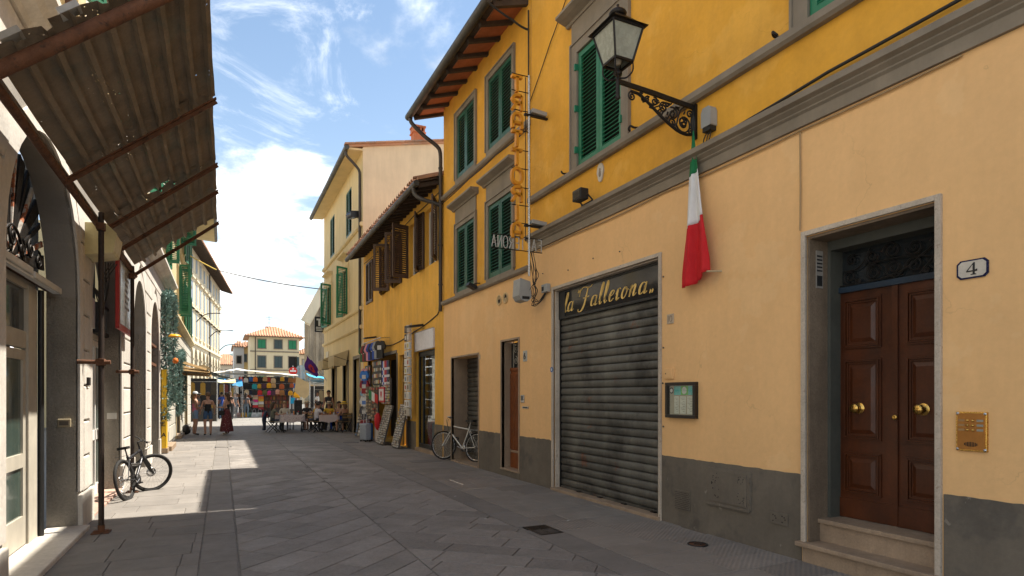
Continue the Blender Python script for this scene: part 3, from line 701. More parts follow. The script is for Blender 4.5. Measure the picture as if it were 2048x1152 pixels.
k = MB(); k.prism(arc((0,0), .022, 0, 342, 12), (XR-.019, 5.85, z1-w-.06), (0,-1,0), (0,0,1.1), (-1,0,0), .002); k.build('badge_centre', solid(.6,.55,.5), kk)
for (a, b) in ((5.46, 5.575), (5.60, 5.70), (5.725, 5.80)):
    pg = MB(); pg.box(XR-.017, XR-.0125, a, b, z0+w+.012, z1-w-.13); po = pg.build('menu_page', solid(.62,.60,.48), mc)
    ln = MB()
    for i in range(9): ln.box(XR-.0182, XR-.0172, a+.012, b-.012-.02*(i%3), z1-w-.155-i*.02, z1-w-.150-i*.02)
    ln.build('print', solid(.18,.16,.12), po)
MB().box(XR-.045, XR-.042, y0+w, y1-w, z0+w, z1-w).build('pane', glass('case_glass', (.92,.94,.93), .05), mc)
bx = thing('meter_box', 'small peach painted meter box above the menu case', 'meter box', (XR, 5.9, 1.86))
MB().box(XR-.02, XR, 5.815, 5.99, 1.80, 1.935).build('frame', m_peach, bx, bevel=.003); MB().box(XR-.025, XR-.019, 5.835, 5.97, 1.815, 1.92).build('door', m_peach, bx); MB().box(XR-.028, XR-.024, 5.945, 5.955, 1.86, 1.875).build('lock', m_dark, bx)
np = thing('stone_number_plate', 'pale stone plate with the number 10 right of the shutter', 'number plate', (XR, 5.885, 2.55))
MB().box(XR-.012, XR+.005, 5.825, 5.945, 2.49, 2.61).build('plate', solid(.48,.38,.27), np, bevel=.003)
MB().box(XR-.0145, XR-.0115, 5.913, 5.922, 2.51, 2.59).build('figure', solid(.22,.16,.11), np)
k = MB(); k.tube([(XR-.013, 5.87+.022*math.cos(R(i*22.5)), 2.55+.038*math.sin(R(i*22.5))) for i in range(16)], .004, 5, closed=True); k.build('figure', solid(.22,.16,.11), np)
ud = thing('utility_door', 'grey painted metal hatch low in the wall under the flag', 'hatch', (XR, 4.92, .57))
MB().box(XR-.02, XR, 4.61, 5.235, .375, .775).build('frame', m_dado, ud, bevel=.004); MB().box(XR-.028, XR-.019, 4.66, 5.20, .40, .755).build('door', m_dado, ud, bevel=.003)
MB().box(XR-.032, XR-.018, 4.62, 5.25, .355, .385).build('lip', m_dado, ud)
for z in (.47, .69): MB().box(XR-.036, XR-.018, 4.615, 4.65, z-.02, z+.02).build('hinge', m_dado, ud)
MB().box(XR-.031, XR-.027, 5.155, 5.165, .59, .62).build('keyhole', m_dark, ud)
hb = MB()
for cy, cz in ((5.1,.66),(5.1,.5),(4.74,.66),(4.74,.48)):
    for i in range(12):
        y, z = cy+random.uniform(-.05,.05), cz+random.uniform(-.06,.06); hb.box(XR-.0295, XR-.0275, y-.004, y+.004, z-.004, z+.004)
hb.build('vent_holes', m_dark, ud, kind='stuff')
vg = thing('wall_vent', 'perforated grey vent plate low in the wall by the shutter', 'vent', (XR, 5.66, .32))
MB().box(XR-.014, XR, 5.53, 5.79, .20, .44).build('plate', m_dado, vg)
hb = MB()
for i in range(11):
    for j in range(10):
        y = 5.545+i*.023+(j%2)*.011; z = .215+j*.022; hb.box(XR-.0155, XR-.0135, y-.005, y+.005, z-.005, z+.005)
hb.build('holes', m_dark, vg, kind='stuff')
sk = thing('socket_plate', 'small grey plate with holes low beside the brown door', 'vent plate', (XR, 4.25, .36))
MB().box(XR-.018, XR, 4.15, 4.36, .30, .42).build('plate', m_dado, sk, bevel=.003)
for cy in (4.2, 4.31):
    for dy, dz in ((-.02,.0),(.015,.03),(.015,-.03),(-.01,.02)): MB().box(XR-.0195, XR-.0175, cy+dy-.006, cy+dy+.006, .36+dz-.006, .36+dz+.006).build('hole', m_dark, sk)
hs = thing('wall_plaque', 'small white oval plaque with a figure below the green shutters', 'plaque', (XR, 7.42, 4.88))
k = MB(); k.prism([(x*.085, z*.14) for x, z in [(math.cos(R(a))*(.8 if math.sin(R(a)) < 0 else 1), math.sin(R(a))) for a in range(0, 360, 20)]], (XR+.002, 7.42, 4.89), (0,-1,0), (0,0,1), (-1,0,0), .02); k.build('plaque', solid(.55,.50,.42), hs)
k = MB(); k.ball((XR-.02, 7.42, 4.93), (.012,.02,.025)); k.ball((XR-.02, 7.42, 4.87), (.012,.028,.05)); k.build('relief', solid(.25,.2,.15), hs)
fl = thing('floodlight', 'black floodlight on the cornice left of the flag', 'floodlight', (XR-.2, 7.62, 4.48))
MB().box(XR-.30, XR-.16, 7.5, 7.74, 4.50, 4.66).build('housing', m_black, fl, bevel=.01); MB().box(XR-.306, XR-.299, 7.52, 7.72, 4.52, 4.64).build('lens', m_glass_dk, fl)
k = MB(); k.tube([(XR-.2,7.48,4.57),(XR-.12,7.48,4.5),(XR-.1,7.48,4.47)], .012, 6); k.tube([(XR-.2,7.76,4.57),(XR-.12,7.76,4.5),(XR-.1,7.76,4.47)], .012, 6); k.bar((XR-.1,7.47,4.478),(XR-.1,7.77,4.478),.05,.015); k.build('bracket', m_black, fl)
jb = thing('junction_box', 'grey round topped junction box right of the lamp bracket', 'junction box', (XR, 5.18, 4.72))
MB().prism([(-.075,-.11),(.075,-.11),(.075,.06),(.05,.11),(-.05,.11),(-.075,.06)], (XR, 5.18, 4.76), (0,1,0), (0,0,1), (-1,0,0), .10).build('cover', m_grey, jb, bevel=.012)
MB().box(XR-.09, XR, 5.12, 5.24, 4.60, 4.652).build('base', m_black, jb)
k = MB()
for dy in (-.03, 0, .035): k.tube(crom([(XR-.05,5.18+dy,4.6),(XR-.06,5.2+dy*1.5,4.53),(XR-.03,5.25+dy,4.47)], 5), .007, 5)
k.build('wires', m_cable, jb)
ci = 0
for pts, r, m, lb in (([(XR-.05,9.5,4.49),(XR-.05,8.2,4.47),(XR-.05,6.6,4.49),(XR-.05,5.3,4.47),(XR-.04,3.7,4.56),(XR-.04,1.6,4.61)], .016, m_cable, 'black power cable running along the top of the grey cornice'),
                  ([(XR-.02,9.4,4.15),(XR-.02,8.2,4.155),(XR-.02,7.0,4.13),(XR-.02,6,4.16),(XR-.02,5.2,4.14),(XR-.02,4.02,4.15),(XR-.02,2.6,4.16)], .009, m_gcable, 'thin cable clipped under the grey cornice'),
                  ([(XR-.015,4.01,4.14),(XR-.015,4.005,3.6),(XR-.015,4.01,3.19)], .008, m_gcable, 'painted cable dropping to the corner of the brown door'),
                  ([(XR-.03,9.0,4.47),(XR-.045,8.4,4.50),(XR-.05,7.5,4.48)], .01, m_cable, 'loose black wire on the cornice by the sign')):
    mb = MB(); cable(mb, pts, r, .008); mb.build('wall_cable', m, label=lb, cat='cable', base=pts[0])
# ---- street lamp on its wrought bracket
LX, LY = 3.925, 5.45
lamp = thing('street_lamp', 'old iron lantern on a scrolled wall bracket above the flag', 'street lamp', (XR, LY, 4.7))
m_lglass = mat('frosted_lamp_glass', (.34,.35,.29), .25, var=.15, scale=6, bump=.1, bscale=15, spec=.5)
def ring4(s, z): return [(LX-s,LY-s,z),(LX+s,LY-s,z),(LX+s,LY+s,z),(LX-s,LY+s,z)]
zb, zt, sb_, st_ = 5.25, 5.60, .115, .195
lo, hi = ring4(sb_-.004, zb), ring4(st_-.004, zt)
for i in range(4):
    j = (i+1) % 4; MB().quad(lo[i], lo[j], hi[j], hi[i]).build('pane', m_lglass, lamp)
fr = MB(); lo, hi = ring4(sb_, zb), ring4(st_, zt)
for i in range(4):
    j = (i+1) % 4; fr.bar(lo[i], hi[i], .02, .02); fr.bar(lo[i], lo[j], .024, .024); fr.bar(hi[i], hi[j], .026, .026)
fr.build('frame', m_iron, lamp)
rf = MB(); a, b, c = ring4(st_+.045, zt+.012), ring4(st_-.02, zt+.055), ring4(.07, zt+.165); d = ring4(.05, zt+.18)
for P, Q in ((a, b), (b, c), (c, d)):
    for i in range(4): rf.quad(P[i], P[(i+1)%4], Q[(i+1)%4], Q[i])
rf.add(a, [(3,2,1,0)]); rf.build('roof', m_iron, lamp)
rf = MB(); rf.lathe([(.05,.165),(.085,.175),(.10,.20),(.085,.225),(.06,.235),(.05,.25),(.02,.262),(.012,.29),(.016,.30),(0,.31)], (LX, LY, zt), n=16); rf.build('chimney_cap', m_iron, lamp)
sp = MB(); sp.tube([(LX,LY,4.87),(LX,LY,5.2)], .022, 8); sp.lathe([(.022,0),(.05,.02),(.035,.05),(.022,.06)], (LX,LY,5.12), n=12); sp.lathe([(.0,-.02),(.03,0),(.022,.03)], (LX,LY,4.87), n=12)
for i, (sx, sy) in enumerate(((-1,-1),(1,-1),(1,1),(-1,1))):
    sp.tube(crom([(LX+.015*sx,LY+.015*sy,5.09),(LX+.07*sx,LY+.07*sy,5.085),(LX+.115*sx,LY+.115*sy,5.15),(LX+.115*sx,LY+.115*sy,5.25)], 5), .009, 6)
sp.build('stem', m_iron, lamp)
sp = MB(); sp.lathe([(.0,.0),(.035,.01),(.045,.06),(.04,.12),(.02,.16),(0,.165)], (LX,LY,5.24), n=12); sp.build('lamp_bulb', solid(.45,.43,.36,.3), lamp)
br = MB()
br.bar((LX, LY, 5.055), (XR, LY, 4.985), .03, .035, (0,0,1))                 # top rail
br.tube([(LX,LY,5.075),(4.4,LY,5.055),(XR,LY,5.01)], .014, 6)
low = crom([(4.10,LY,4.99),(4.22,LY,4.975),(4.36,LY,4.90),(4.55,LY,4.78),(4.74,LY,4.685),(4.88,LY,4.655),(4.99,LY,4.67)], 5)
br.tube(low, .017, 6)
br.build('bracket_rail', m_iron, lamp)
sc = MB()
def spiral_xz(mb, c, r0, turns, a0, sgn=1, r=.010):
    n = int(14*turns); pts = []
    for i in range(n+1):
        t = i/n; rr = r0*(1-.85*t); a = R(a0)+sgn*t*turns*2*math.pi; pts.append((c[0]+rr*math.cos(a), LY, c[1]+rr*math.sin(a)))
    mb.tube(pts, r, 6)
for x, z, rr, a0, s_, tn in ((4.115,4.935,.055,70,1,1.6),(4.86,4.775,.115,200,1,1.7),(4.84,4.80,.065,20,-1,1.4),(4.70,4.86,.075,120,-1,1.5),(4.68,4.755,.055,300,1,1.4),(4.56,4.90,.065,60,1,1.5),(4.52,4.835,.045,250,-1,1.4),(4.43,4.945,.05,100,-1,1.4),(4.33,4.95,.035,40,1,1.3),(4.95,4.90,.05,0,1,1.3),(4.96,4.70,.035,90,1,1.2),(4.24,4.99,.022,0,1,1.2),(4.62,4.94,.03,0,1,1.2)):
    spiral_xz(sc, (x, z), rr, tn, a0, s_)
for P in ([(4.30,4.93),(4.42,4.90),(4.5,4.95)],[(4.42,4.87),(4.52,4.92),(4.6,4.97)],[(4.6,4.76),(4.66,4.85),(4.76,4.95)],[(4.74,4.70),(4.80,4.9),(4.86,4.97)],[(5.0,4.66),(4.97,4.8),(5.0,4.97)]):
    sc.tube([(p.x, LY, p.y) for p in crom(P, 5)], .009, 6)
for i in range(26):                                                          # small leaves
    x = random.uniform(4.25, 4.95); z = 5.0-random.uniform(.03, .07+.30*min(1,(x-4.2)/.6)); a = random.uniform(0, 6.3)
    sc.obox((x, LY, z), (math.cos(a)*.02,0,math.sin(a)*.02), (0,.006,0), (-math.sin(a)*.008,0,math.cos(a)*.008))
sc.build('scrollwork', m_iron, lamp, kind='stuff')
k = MB(); k.box(XR-.03, XR+.01, LY-.03, LY+.03, 4.62, 5.03); k.build('wall_plate', m_iron, lamp)
# ---- tricolour hanging from the bracket
flag = thing('italian_flag', 'green white and red flag hanging in folds from the lamp bracket', 'flag', (4.93, 5.43, 3.7))
def flag_pt(u, v):
    """u across 0..1, v down 0..1"""
    zt_, zb_ = 4.69, 2.86+.10*abs(u-.35)
    w = .02+.51*min(1, v*1.1)**.95
    z = zt_+(zb_-zt_)*v + (.10*u-.03)*v
    off = (u-.45)*w
    fold = .045*math.sin(u*10.5+v*1.9)*min(1, v*1.6)+.022*math.sin(u*23+3.5*v)*v+.010*math.sin(u*41-6*v)*v
    return (4.96-.05*v+fold*.9, 5.40-.05*v-off*.92, z)
def flag_panel(v0, v1, m, nm):
    nu, nv = 22, 14; vs = [flag_pt(i/nu, v0+(v1-v0)*j/nv) for j in range(nv+1) for i in range(nu+1)]
    fs = [(j*(nu+1)+i, j*(nu+1)+i+1, (j+1)*(nu+1)+i+1, (j+1)*(nu+1)+i) for j in range(nv) for i in range(nu)]
    mb = MB(); mb.add(vs, fs, 0, True); o = mb.build(nm, m, flag)
    sd = o.modifiers.new('s', 'SOLIDIFY'); sd.thickness = .002
    return o
mf = lambda n, c: mat(n, c, .8, var=.06, scale=5, bump=.25, bscale=350, objc=True)
flag_panel(0, .285, mf('flag_green', (.01,.16,.055)), 'green_panel'); flag_panel(.2852, .615, mf('flag_white', (.70,.68,.66)), 'white_panel'); flag_panel(.6152, 1, mf('flag_red', (.55,.012,.016)), 'red_panel')
mb = MB(); mb.tube([(XR,5.04,2.99),(XR-.16,5.10,2.985)], .011, 8); mb.build('flag_peg', solid(.45,.36,.22), label='short pale peg in the peach wall behind the flag', cat='peg', base=(XR,5.04,2.98))
# ================================================================== SECOND YELLOW BUILDING (four green shuttered windows)
B2 = thing('yellow_townhouse', 'ochre building with four dark green shuttered windows and a raftered eave', 'building', (6.5, 12, 0))
YB = 14.42
ops2 = [(10.14, 10.91, .0, 2.66, .2), (12.12, 13.82, 0, 2.49, .45)]
wl = MB(); wall(wl, XR, -1, 9.652, YB, 0, 3.9, ops2); wl.build('lower_wall', m_peach, B2)
wins2 = [(10.42, 11.56, 6.72, 8.2), (12.34, 13.43, 6.72, 8.2), (10.42, 11.56, 4.03, 5.55), (12.34, 13.43, 4.03, 5.55)]
wu = MB(); wall(wu, XR, -1, 9.652, YB, 3.9, 8.95, [(a, b, c, d, .1) for a, b, c, d in wins2])
wu.add([(XR,YB,0),(9,YB,0),(9,YB,10.4),(XR,YB,8.95)], [(0,1,2,3)]); wu.build('upper_wall', m_ochre, B2)
for a, b in ((9.655, 10.10), (10.95, 12.085), (13.865, YB)): dado(B2, XR, a, b, .83)
string_course(B2, XR, -1, 9.66, YB, [(0,0),(.05,0),(.08,.03),(.08,.09),(0,.10)], 3.86, m_stone, 'sill_course')
string_course(B2, XR, -1, 9.66, YB, [(0,0),(.05,0),(.08,.03),(.08,.09),(0,.10)], 6.50, m_stone, 'sill_course')
for i, (a, b, c, d) in enumerate(wins2):
    surround(B2, XR, -1, a, b, c, d, .10, .03, m_stone, sill=False, hood=.42 if i > 1 else 0, hoodproj=.2)
    MB().box(XR-.03, XR+.01, a-.1, b+.1, c-.10 if i > 1 else c-.13, c-.002).build('apron', m_stone, B2)
    MB().box(XR+.08, XR+.1, a, b, c, d).build('window_back', m_dark, B2)
    closed_pair(B2, XR+.02, a+.005, b-.005, c+.01, d-.01, m_dkgreen, 20)
# eave: rafters, terracotta boards, gutter
e0 = (4.26, 8.56); e1 = (XR+.2, 8.56+(XR+.2-4.26)*.34)
yf, yn = 14.75, 9.70
nr = 9; ysr = [yf-.10-(yf-yn-.2)*i/(nr-1) for i in range(nr)]
for y in ysr: MB().bar((4.34, y, 8.58), (XR+.1, y, 8.845), .09, .12).build('rafter', m_wood_dk, B2)
for a, b in zip(ysr, ysr[1:]):
    MB().obox(((4.46+XR+.1)/2, (a+b)/2, 8.735+.02), ((XR+.1-4.46)/2, 0, (XR+.1-4.46)/2*.35), (0, (a-b)/2-.004, 0), (-.004,0,.012)).build('eave_tile', m_terra, B2)
MB().bar((4.40, yn, 8.66), (4.40, yf, 8.66), .14, .035).build('eave_board', m_wood_dk, B2)
rf = MB(); rf.prism([(4.26,8.66),(9,10.36),(9,10.46),(4.22,8.75)], (0,yn-.02,0), (1,0,0), (0,0,1), (0,1,0), yf-yn+.06); rf.build('roof', m_tile, B2)
gt = MB(); gt.tube([(4.22,yn,8.60),(4.22,yf+.03,8.60)], .085, 10); gt.build('gutter', m_gutter, B2)
dp = MB(); dp.tube(crom([(4.24,14.62,8.54),(4.26,14.60,8.40),(4.55,14.54,8.12),(4.88,14.50,7.9),(4.97,14.49,7.74),(4.98,14.49,7.4)], 5)+[(4.98,14.49,5),(4.98,14.49,3.9),(4.97,14.49,3.72)], .05, 10); dp.build('downpipe', m_pipe, B2)
for z in (7.35, 6.45, 5.4, 4.4): 
    k = MB(); k.lathe([(.052,-.02),(.06,-.02),(.06,.02),(.052,.02)], (4.98,14.49,z), n=12); k.build('pipe_clip', m_pipe, B2)
# narrow brown door, number six
fr = MB(); w = .035
fr.box(XR-.02, XR+.05, 10.91, 10.91+w, .15, 2.66+w); fr.box(XR-.02, XR+.05, 10.14-w, 10.14, .15, 2.66+w); fr.box(XR-.02, XR+.05, 10.14, 10.91, 2.66, 2.66+w)
fr.box(XR+.05, XR+.23, 10.89, 10.93, .15, 2.68); fr.box(XR+.05, XR+.23, 10.12, 10.16, .15, 2.68); fr.build('door_surround', m_trav, B2)
MB().box(XR-.012, XR+.3, 10.11, 10.94, -.02, .118).build('step_riser', m_dado, B2); MB().box(XR-.03, XR+.3, 10.10, 10.95, .12, .15).build('door_step', m_trav, B2, bevel=.004)
m_odoor = mat('orange_brown_door', (.22,.062,.014), .42, var=.2, scale=3, bump=.1, bscale=40, streak=.2)
dd = MB(); dd.box(XR+.19, XR+.22, 10.14, 10.91, .15, 2.08); d6 = dd.build('door', m_odoor, B2)
for i in range(10):
    y = 10.20+i*.072; MB().box(XR+.172, XR+.19, y, y+.048, .52, 2.02).build('stave', m_odoor, d6, bevel=.004)
MB().box(XR+.178, XR+.19, 10.145, 10.905, .16, .44).build('kick_board', m_odoor, d6); MB().box(XR+.165, XR+.19, 10.17, 10.87, .46, .50).build('letter_ledge', m_trav, d6)
MB().box(XR+.17, XR+.22, 10.14, 10.91, 2.082, 2.14).build('transom_bar', m_odoor, B2); MB().box(XR+.2, XR+.21, 10.16, 10.89, 2.14, 2.64).build('transom_pane', m_glass_dk, B2)
gi = MB()
for y in (10.34, 10.52, 10.72): gi.tube([(XR+.17,y,2.14),(XR+.17,y,2.66)], .009, 6)
for y, z, sgq in ((10.43,2.5,1),(10.43,2.28,-1),(10.62,2.5,-1),(10.62,2.28,1)):
    spiral(gi, (y, z), .085, 1.5, 90, XR+.17, .008, sgq)
gi.build('transom_grille', solid(.3,.27,.22), B2)
n6 = thing('number_plate_six', 'small pale plate with the number 6 beside the narrow door', 'number plate', (XR, 9.88, 2.32))
MB().box(XR-.012, XR+.004, 9.80, 9.96, 2.22, 2.42).build('plate', solid(.40,.40,.36,.4), n6, bevel=.01)
k = MB(); k.tube([(XR-.015, 9.88-.03*math.cos(R(a)), 2.295+.03*math.sin(R(a))) for a in range(0,360,30)], .008, 5, closed=True); k.tube([(XR-.015, 9.91, 2.3),(XR-.015, 9.903,2.34),(XR-.015,9.875,2.372),(XR-.015,9.855,2.375)], .008, 5); k.build('figure', m_black, n6)
bp = thing('doorbell_panel', 'small steel doorbell panel right of the narrow door', 'doorbell', (XR, 9.97, 1.5))
MB().box(XR-.02, XR, 9.91, 10.04, 1.46, 1.60).build('plate', m_chrome, bp, bevel=.004); MB().box(XR-.024, XR-.019, 9.925, 10.025, 1.50, 1.585).build('face', solid(.12,.12,.11), bp)
ls = thing('letter_slot', 'flat metal letter slot below the doorbell', 'letter slot', (XR, 9.86, 1.37))
MB().box(XR-.015, XR, 9.74, 9.98, 1.35, 1.39).build('plate', m_chrome, ls); MB().box(XR-.018, XR-.014, 9.77, 9.95, 1.36, 1.38).build('flap', m_iron, ls)
bd = MB(); bd.prism(arc((0,0), .045, 0, 342, 18), (XR-.026, 8.845, 2.03), (0,-1,0), (0,0,1), (-1,0,0), .004); bdo = bd.build('round_sticker', solid(.02,.12,.36), label='small round blue sticker on the shopfront jamb', cat='sticker', base=(XR-.026,8.845,2.03))
k = MB(); k.prism(arc((0,0), .024, 0, 342, 12), (XR-.031, 8.845, 2.03), (0,-1,0), (0,0,1), (-1,0,0), .002); k.build('sticker_centre', solid(.5,.55,.6), bdo)
# closed doorway behind the white bicycle
fr = MB(); w = .035
fr.box(XR-.02, XR+.05, 13.82, 13.82+w, -.02, 2.49+w); fr.box(XR-.02, XR+.05, 12.12-w, 12.12, -.02, 2.49+w); fr.box(XR-.02, XR+.05, 12.12, 13.82, 2.49, 2.49+w)
fr.box(XR+.05, XR+.46, 13.80, 13.84, -.02, 2.5); fr.box(XR+.05, XR+.46, 12.10, 12.14, -.02, 2.5); fr.build('doorway_surround', m_trav, B2)
MB().box(XR-.03, XR+.5, 12.10, 13.84, -.04, .03).build('doorway_step', m_trav, B2, bevel=.006)
XS2 = XR+.42; rs = MB(); rs.box(XS2+.02, XS2+.03, 12.14, 13.80, .04, 2.48); rs2 = rs.build('roller_shutter', m_roll, B2)
sm_ = MB(); sm_.prism(prof, (0,0,0), (1,0,0), (0,0,1), (0,1,0), 1.66, sm=True); sme2 = sm_.mesh('slat', m_roll); bb = WL[B2.name]
for i in range(21): inst(sme2, 'slat', rs2, (XS2-bb[0], 12.14-bb[1], .05+i*.1165-bb[2]))
MB().box(XR-.01, XR, 12.02-.0, 12.08, 2.38, 2.48).build('small_plate', solid(.45,.38,.28), label='tiny pale plate by the doorway behind the white bicycle', cat='plate', base=(XR,12.05,2.43))
# two round vents
for y, lb in ((11.02, 'left round plaster vent ring below the sill course'), (10.72, 'right round plaster vent ring below the sill course')):
    v = thing('vent_ring', lb, 'vent', (XR, y, 3.52), group='round vents')
    k = MB(); k.lathe([(.075,-.06),(.078,.02),(.095,.028),(.11,.02),(.112,0)], (XR, y, 3.515), (-1,0,0), 20); k.build('ring', solid(.62,.44,.22,.7), v)
    k = MB(); k.lathe([(0,.0),(.077,.0)], (XR-.002, y, 3.515), (-1,0,0), 20); k.build('hole', m_dark, v)
    k = MB(); k.box(XR-.012, XR-.004, y-.03, y+.045, 3.45 if y < 10.9 else 3.53, 3.52 if y < 10.9 else 3.58); k.build('flap', solid(.45,.33,.18), v)
# spotlight on the sill course of the second window
for (y, z, lb) in ((12.05, 3.97, 'small black spotlight under the lower left green shutters'),):
    t = thing('spotlight', lb, 'spotlight', (XR-.1, y, z))
    MB().obox((XR-.2, y, z-.02), (.09,0,-.04), (0,.09,0), (.015,0,.035)).build('housing', m_black, t, bevel=.006)
    k = MB(); k.tube([(XR, y, z+.06), (XR-.1, y, z+.05), (XR-.18, y, z)], .012, 6); k.build('arm', m_black, t)
# ---- hanging letter sign TRATTORIA
SY = 9.05
ts = thing('trattoria_sign', 'vertical sign of orange letters reading TRATTORIA seen from behind', 'sign', (4.69, SY, 3.7))
fr = MB(); fr.tube([(4.69,SY,3.62),(4.69,SY,7.02)], .022, 8); fr.build('pole', m_chrome, ts)
for z in (7.0, 6.72, 6.40, 6.06, 5.73, 5.42, 5.10, 4.80, 4.50, 4.25):
    MB().tube([(4.69,SY,z),(4.36,SY,z-.005)], .008, 6).build('rung', m_iron, ts)
MB().tube([(4.62,SY,4.2),(4.62,SY,6.98)], .007, 6).build('thin_upright', m_iron, ts)
m_olet = mat('orange_sign_letter', (.66,.27,.015), .5, var=.15, scale=8, bump=.15, bscale=40, objc=True)
def stroke2(mb, P, w, d, o, ux, uy, n, closed=False, mi=0):
    """flat ribbon letter stroke of width w"""
    Q = crom(P, 5, closed) if len(P) > 2 else [Vector(p) for p in P]; k = len(Q); A, B = [], []
    for i, p in enumerate(Q):
        if closed: dd = Q[(i+1)%k]-Q[i-1]
        else: dd = Q[min(i+1,k-1)]-Q[max(i-1,0)]
        dd.normalize(); nn = Vector((-dd.y, dd.x))*w/2; A.append(p+nn); B.append(p-nn)
    o, ux, uy, n = Vector(o), Vector(ux), Vector(uy), Vector(n)*d
    f = lambda p: o+ux*p.x+uy*p.y
    vs = [f(p) for p in A]+[f(p) for p in B]; vs += [v+n for v in vs]
    fs = []
    for i in range(k if closed else k-1):
        j = (i+1) % k; fs += [(i,j,k+j,k+i),(2*k+i,3*k+i,3*k+j,2*k+j),(i,2*k+i,2*k+j,j),(k+i,k+j,3*k+j,3*k+i)]
    if not closed: fs += [(0,k,3*k,2*k),(k-1,3*k-1,4*k-1,2*k-1)]
    mb.add(vs, fs, mi)
GL = {'T': [([(0,1),(.8,1)],0),([(.4,1),(.4,0)],0)], 'R': [([(.05,0),(.05,1)],0),([(.05,.98),(.5,.97),(.72,.75),(.5,.53),(.05,.52)],0),([(.42,.5),(.75,0)],0)],
      'A': [([(.03,0),(.03,.6),(.12,.88),(.38,1),(.64,.88),(.73,.6),(.73,0)],0),([(.03,.38),(.73,.38)],0)], 'O': [([(.38,1),(.68,.85),(.76,.5),(.68,.15),(.38,0),(.08,.15),(0,.5),(.08,.85)],1)],
      'I': [([(.38,0),(.38,1)],0)], 'F': [([(.05,0),(.05,1)],0),([(.05,1),(.65,1)],0),([(.05,.55),(.5,.55)],0)], 'L': [([(.05,1),(.05,0)],0),([(.05,0),(.6,0)],0)],
      'E': [([(.05,0),(.05,1)],0),([(.05,1),(.62,1)],0),([(.05,.52),(.5,.52)],0),([(.05,0),(.62,0)],0)], 'N': [([(.03,0),(.03,1)],0),([(.03,1),(.7,0)],0),([(.7,0),(.7,1)],0)],
      'Alt': [([(0,0),(.36,1)],0),([(.36,1),(.74,0)],0),([(.14,.36),(.6,.36)],0)], 'r': [([(.05,0),(.05,1)],0),([(.05,.98),(.5,.97),(.68,.75),(.5,.53),(.05,.52)],0),([(.42,.5),(.7,0)],0)]}
# the sign is read from the far side of the street: seen from here its letters are mirrored (their left is towards the wall)
for i, ch in enumerate('TRATTORIA'):
    mb = MB(); z = 6.69-i*.307; h = .255
    for P, cl in GL[ch]: stroke2(mb, [Vector((a*h*.95, b*h)) for a, b in P], .047, .07, (4.55, SY-.035, z), (-1,0,0), (0,0,1), (0,1,0), bool(cl))
    mb.build('letter', m_olet, ts)
m_tube = solid(.42,.40,.36,.4)
for i, ch in enumerate(['F','Alt','L','T','E','r','O','N','Alt']):
    mb = MB(); h = .20
    for P, cl in GL[ch]:
        pp = [Vector((4.93-(i*.107+a*h*.52), SY, 4.05+b*h)) for a, b in P]
        if len(pp) > 2: pp = crom(pp, 4, bool(cl))
        mb.tube(pp, .009, 6, closed=bool(cl))
    mb.build('letter', m_tube, ts)
MB().tube([(4.95,SY+.02,4.27),(4.0,SY+.02,4.27)], .008, 6).build('rail', m_iron, ts); MB().tube([(4.95,SY+.02,4.04),(4.0,SY+.02,4.04)], .008, 6).build('rail', m_iron, ts)
for z in (6.38, 4.50):
    k = MB(); k.bar((4.60,SY,z-.03),(XR,SY,z-.03),.05,.03); k.build('wall_arm', m_iron, ts)
    k = MB(); k.obox((4.86,SY-.02,z+.03),(.14,0,-.01),(0,.05,0),(.003,0,.035)); k.build('transformer_box', m_grey, ts, bevel=.006)
k = MB(); k.prism([(0,0),(.2,-.05),(.22,-.33),(.14,-.40),(.03,-.38),(-.02,-.3)], (4.62,9.25,3.62), (1,0,0), (0,0,1), (0,1,0), .26)
tb = k.build('meter_cabinet', m_grey, label='grey plastic electric box hanging under the trattoria sign', cat='electric box', base=(4.9,9.35,3.3), bevel=.02)
MB().box(4.66, 4.80, 9.245, 9.252, 3.26, 3.31).build('socket', m_black, tb)
k = MB(); k.box(XR-.08, XR, 8.93, 9.12, 3.36, 3.50); tb2 = k.build('cable_box', m_grey, label='small grey cable box right of the electric box', cat='cable box', base=(XR,9.02,3.43), bevel=.008)
MB().box(XR-.084, XR-.079, 9.03, 9.1, 3.39, 3.46).build('cover', m_black, tb2)
mb = MB()
for i in range(7):
    dx, dy = random.uniform(-.06,.06), random.uniform(-.06,.06)
    mb.tube(crom([(4.78+dx,SY+.05+dy,4.05),(4.86+dx,SY+.1+dy,3.8),(4.9+dx,SY+.15,3.6+dy),(4.85-dx,9.2+dy,3.4),(4.9+dx,9.25,3.2+dy),(4.98,9.15+dy,3.25),(XR-.02,9.05,3.4)], 5), .006, 5)
mb.build('wire_bundle', m_cable, label='tangle of black wires at the foot of the trattoria sign', cat='wires', base=(4.85,9.1,3.6), kind=None)
for pts, r, m, lb in (([(XR-.03,9.7,8.6),(XR-.035,9.68,7.2),(XR-.03,9.7,6.2)], .014, m_cable, 'thick cable bundle down the joint between the two yellow buildings'),
                      ([(XR-.03,9.7,6.45),(XR-.08,11,6.44),(XR-.08,12.5,6.43),(XR-.06,14.4,6.42)], .012, m_cable, 'cable running under the upper sill course'),
                      ([(XR-.02,9.68,6.9),(XR-.02,8.9,7.6),(XR-.02,8.2,8.2)], .008, m_cable, 'slanting wire on the ochre wall above the sign'),
                      ([(4.2,9.72,8.55),(4.7,9.72,8.35),(XR-.03,9.71,8.25)], .02, m_cable, 'bundled overhead cable meeting the wall under the eave')):
    mb = MB(); cable(mb, pts, r, .02); mb.build('wall_cable', m, label=lb, cat='cable', base=pts[0])

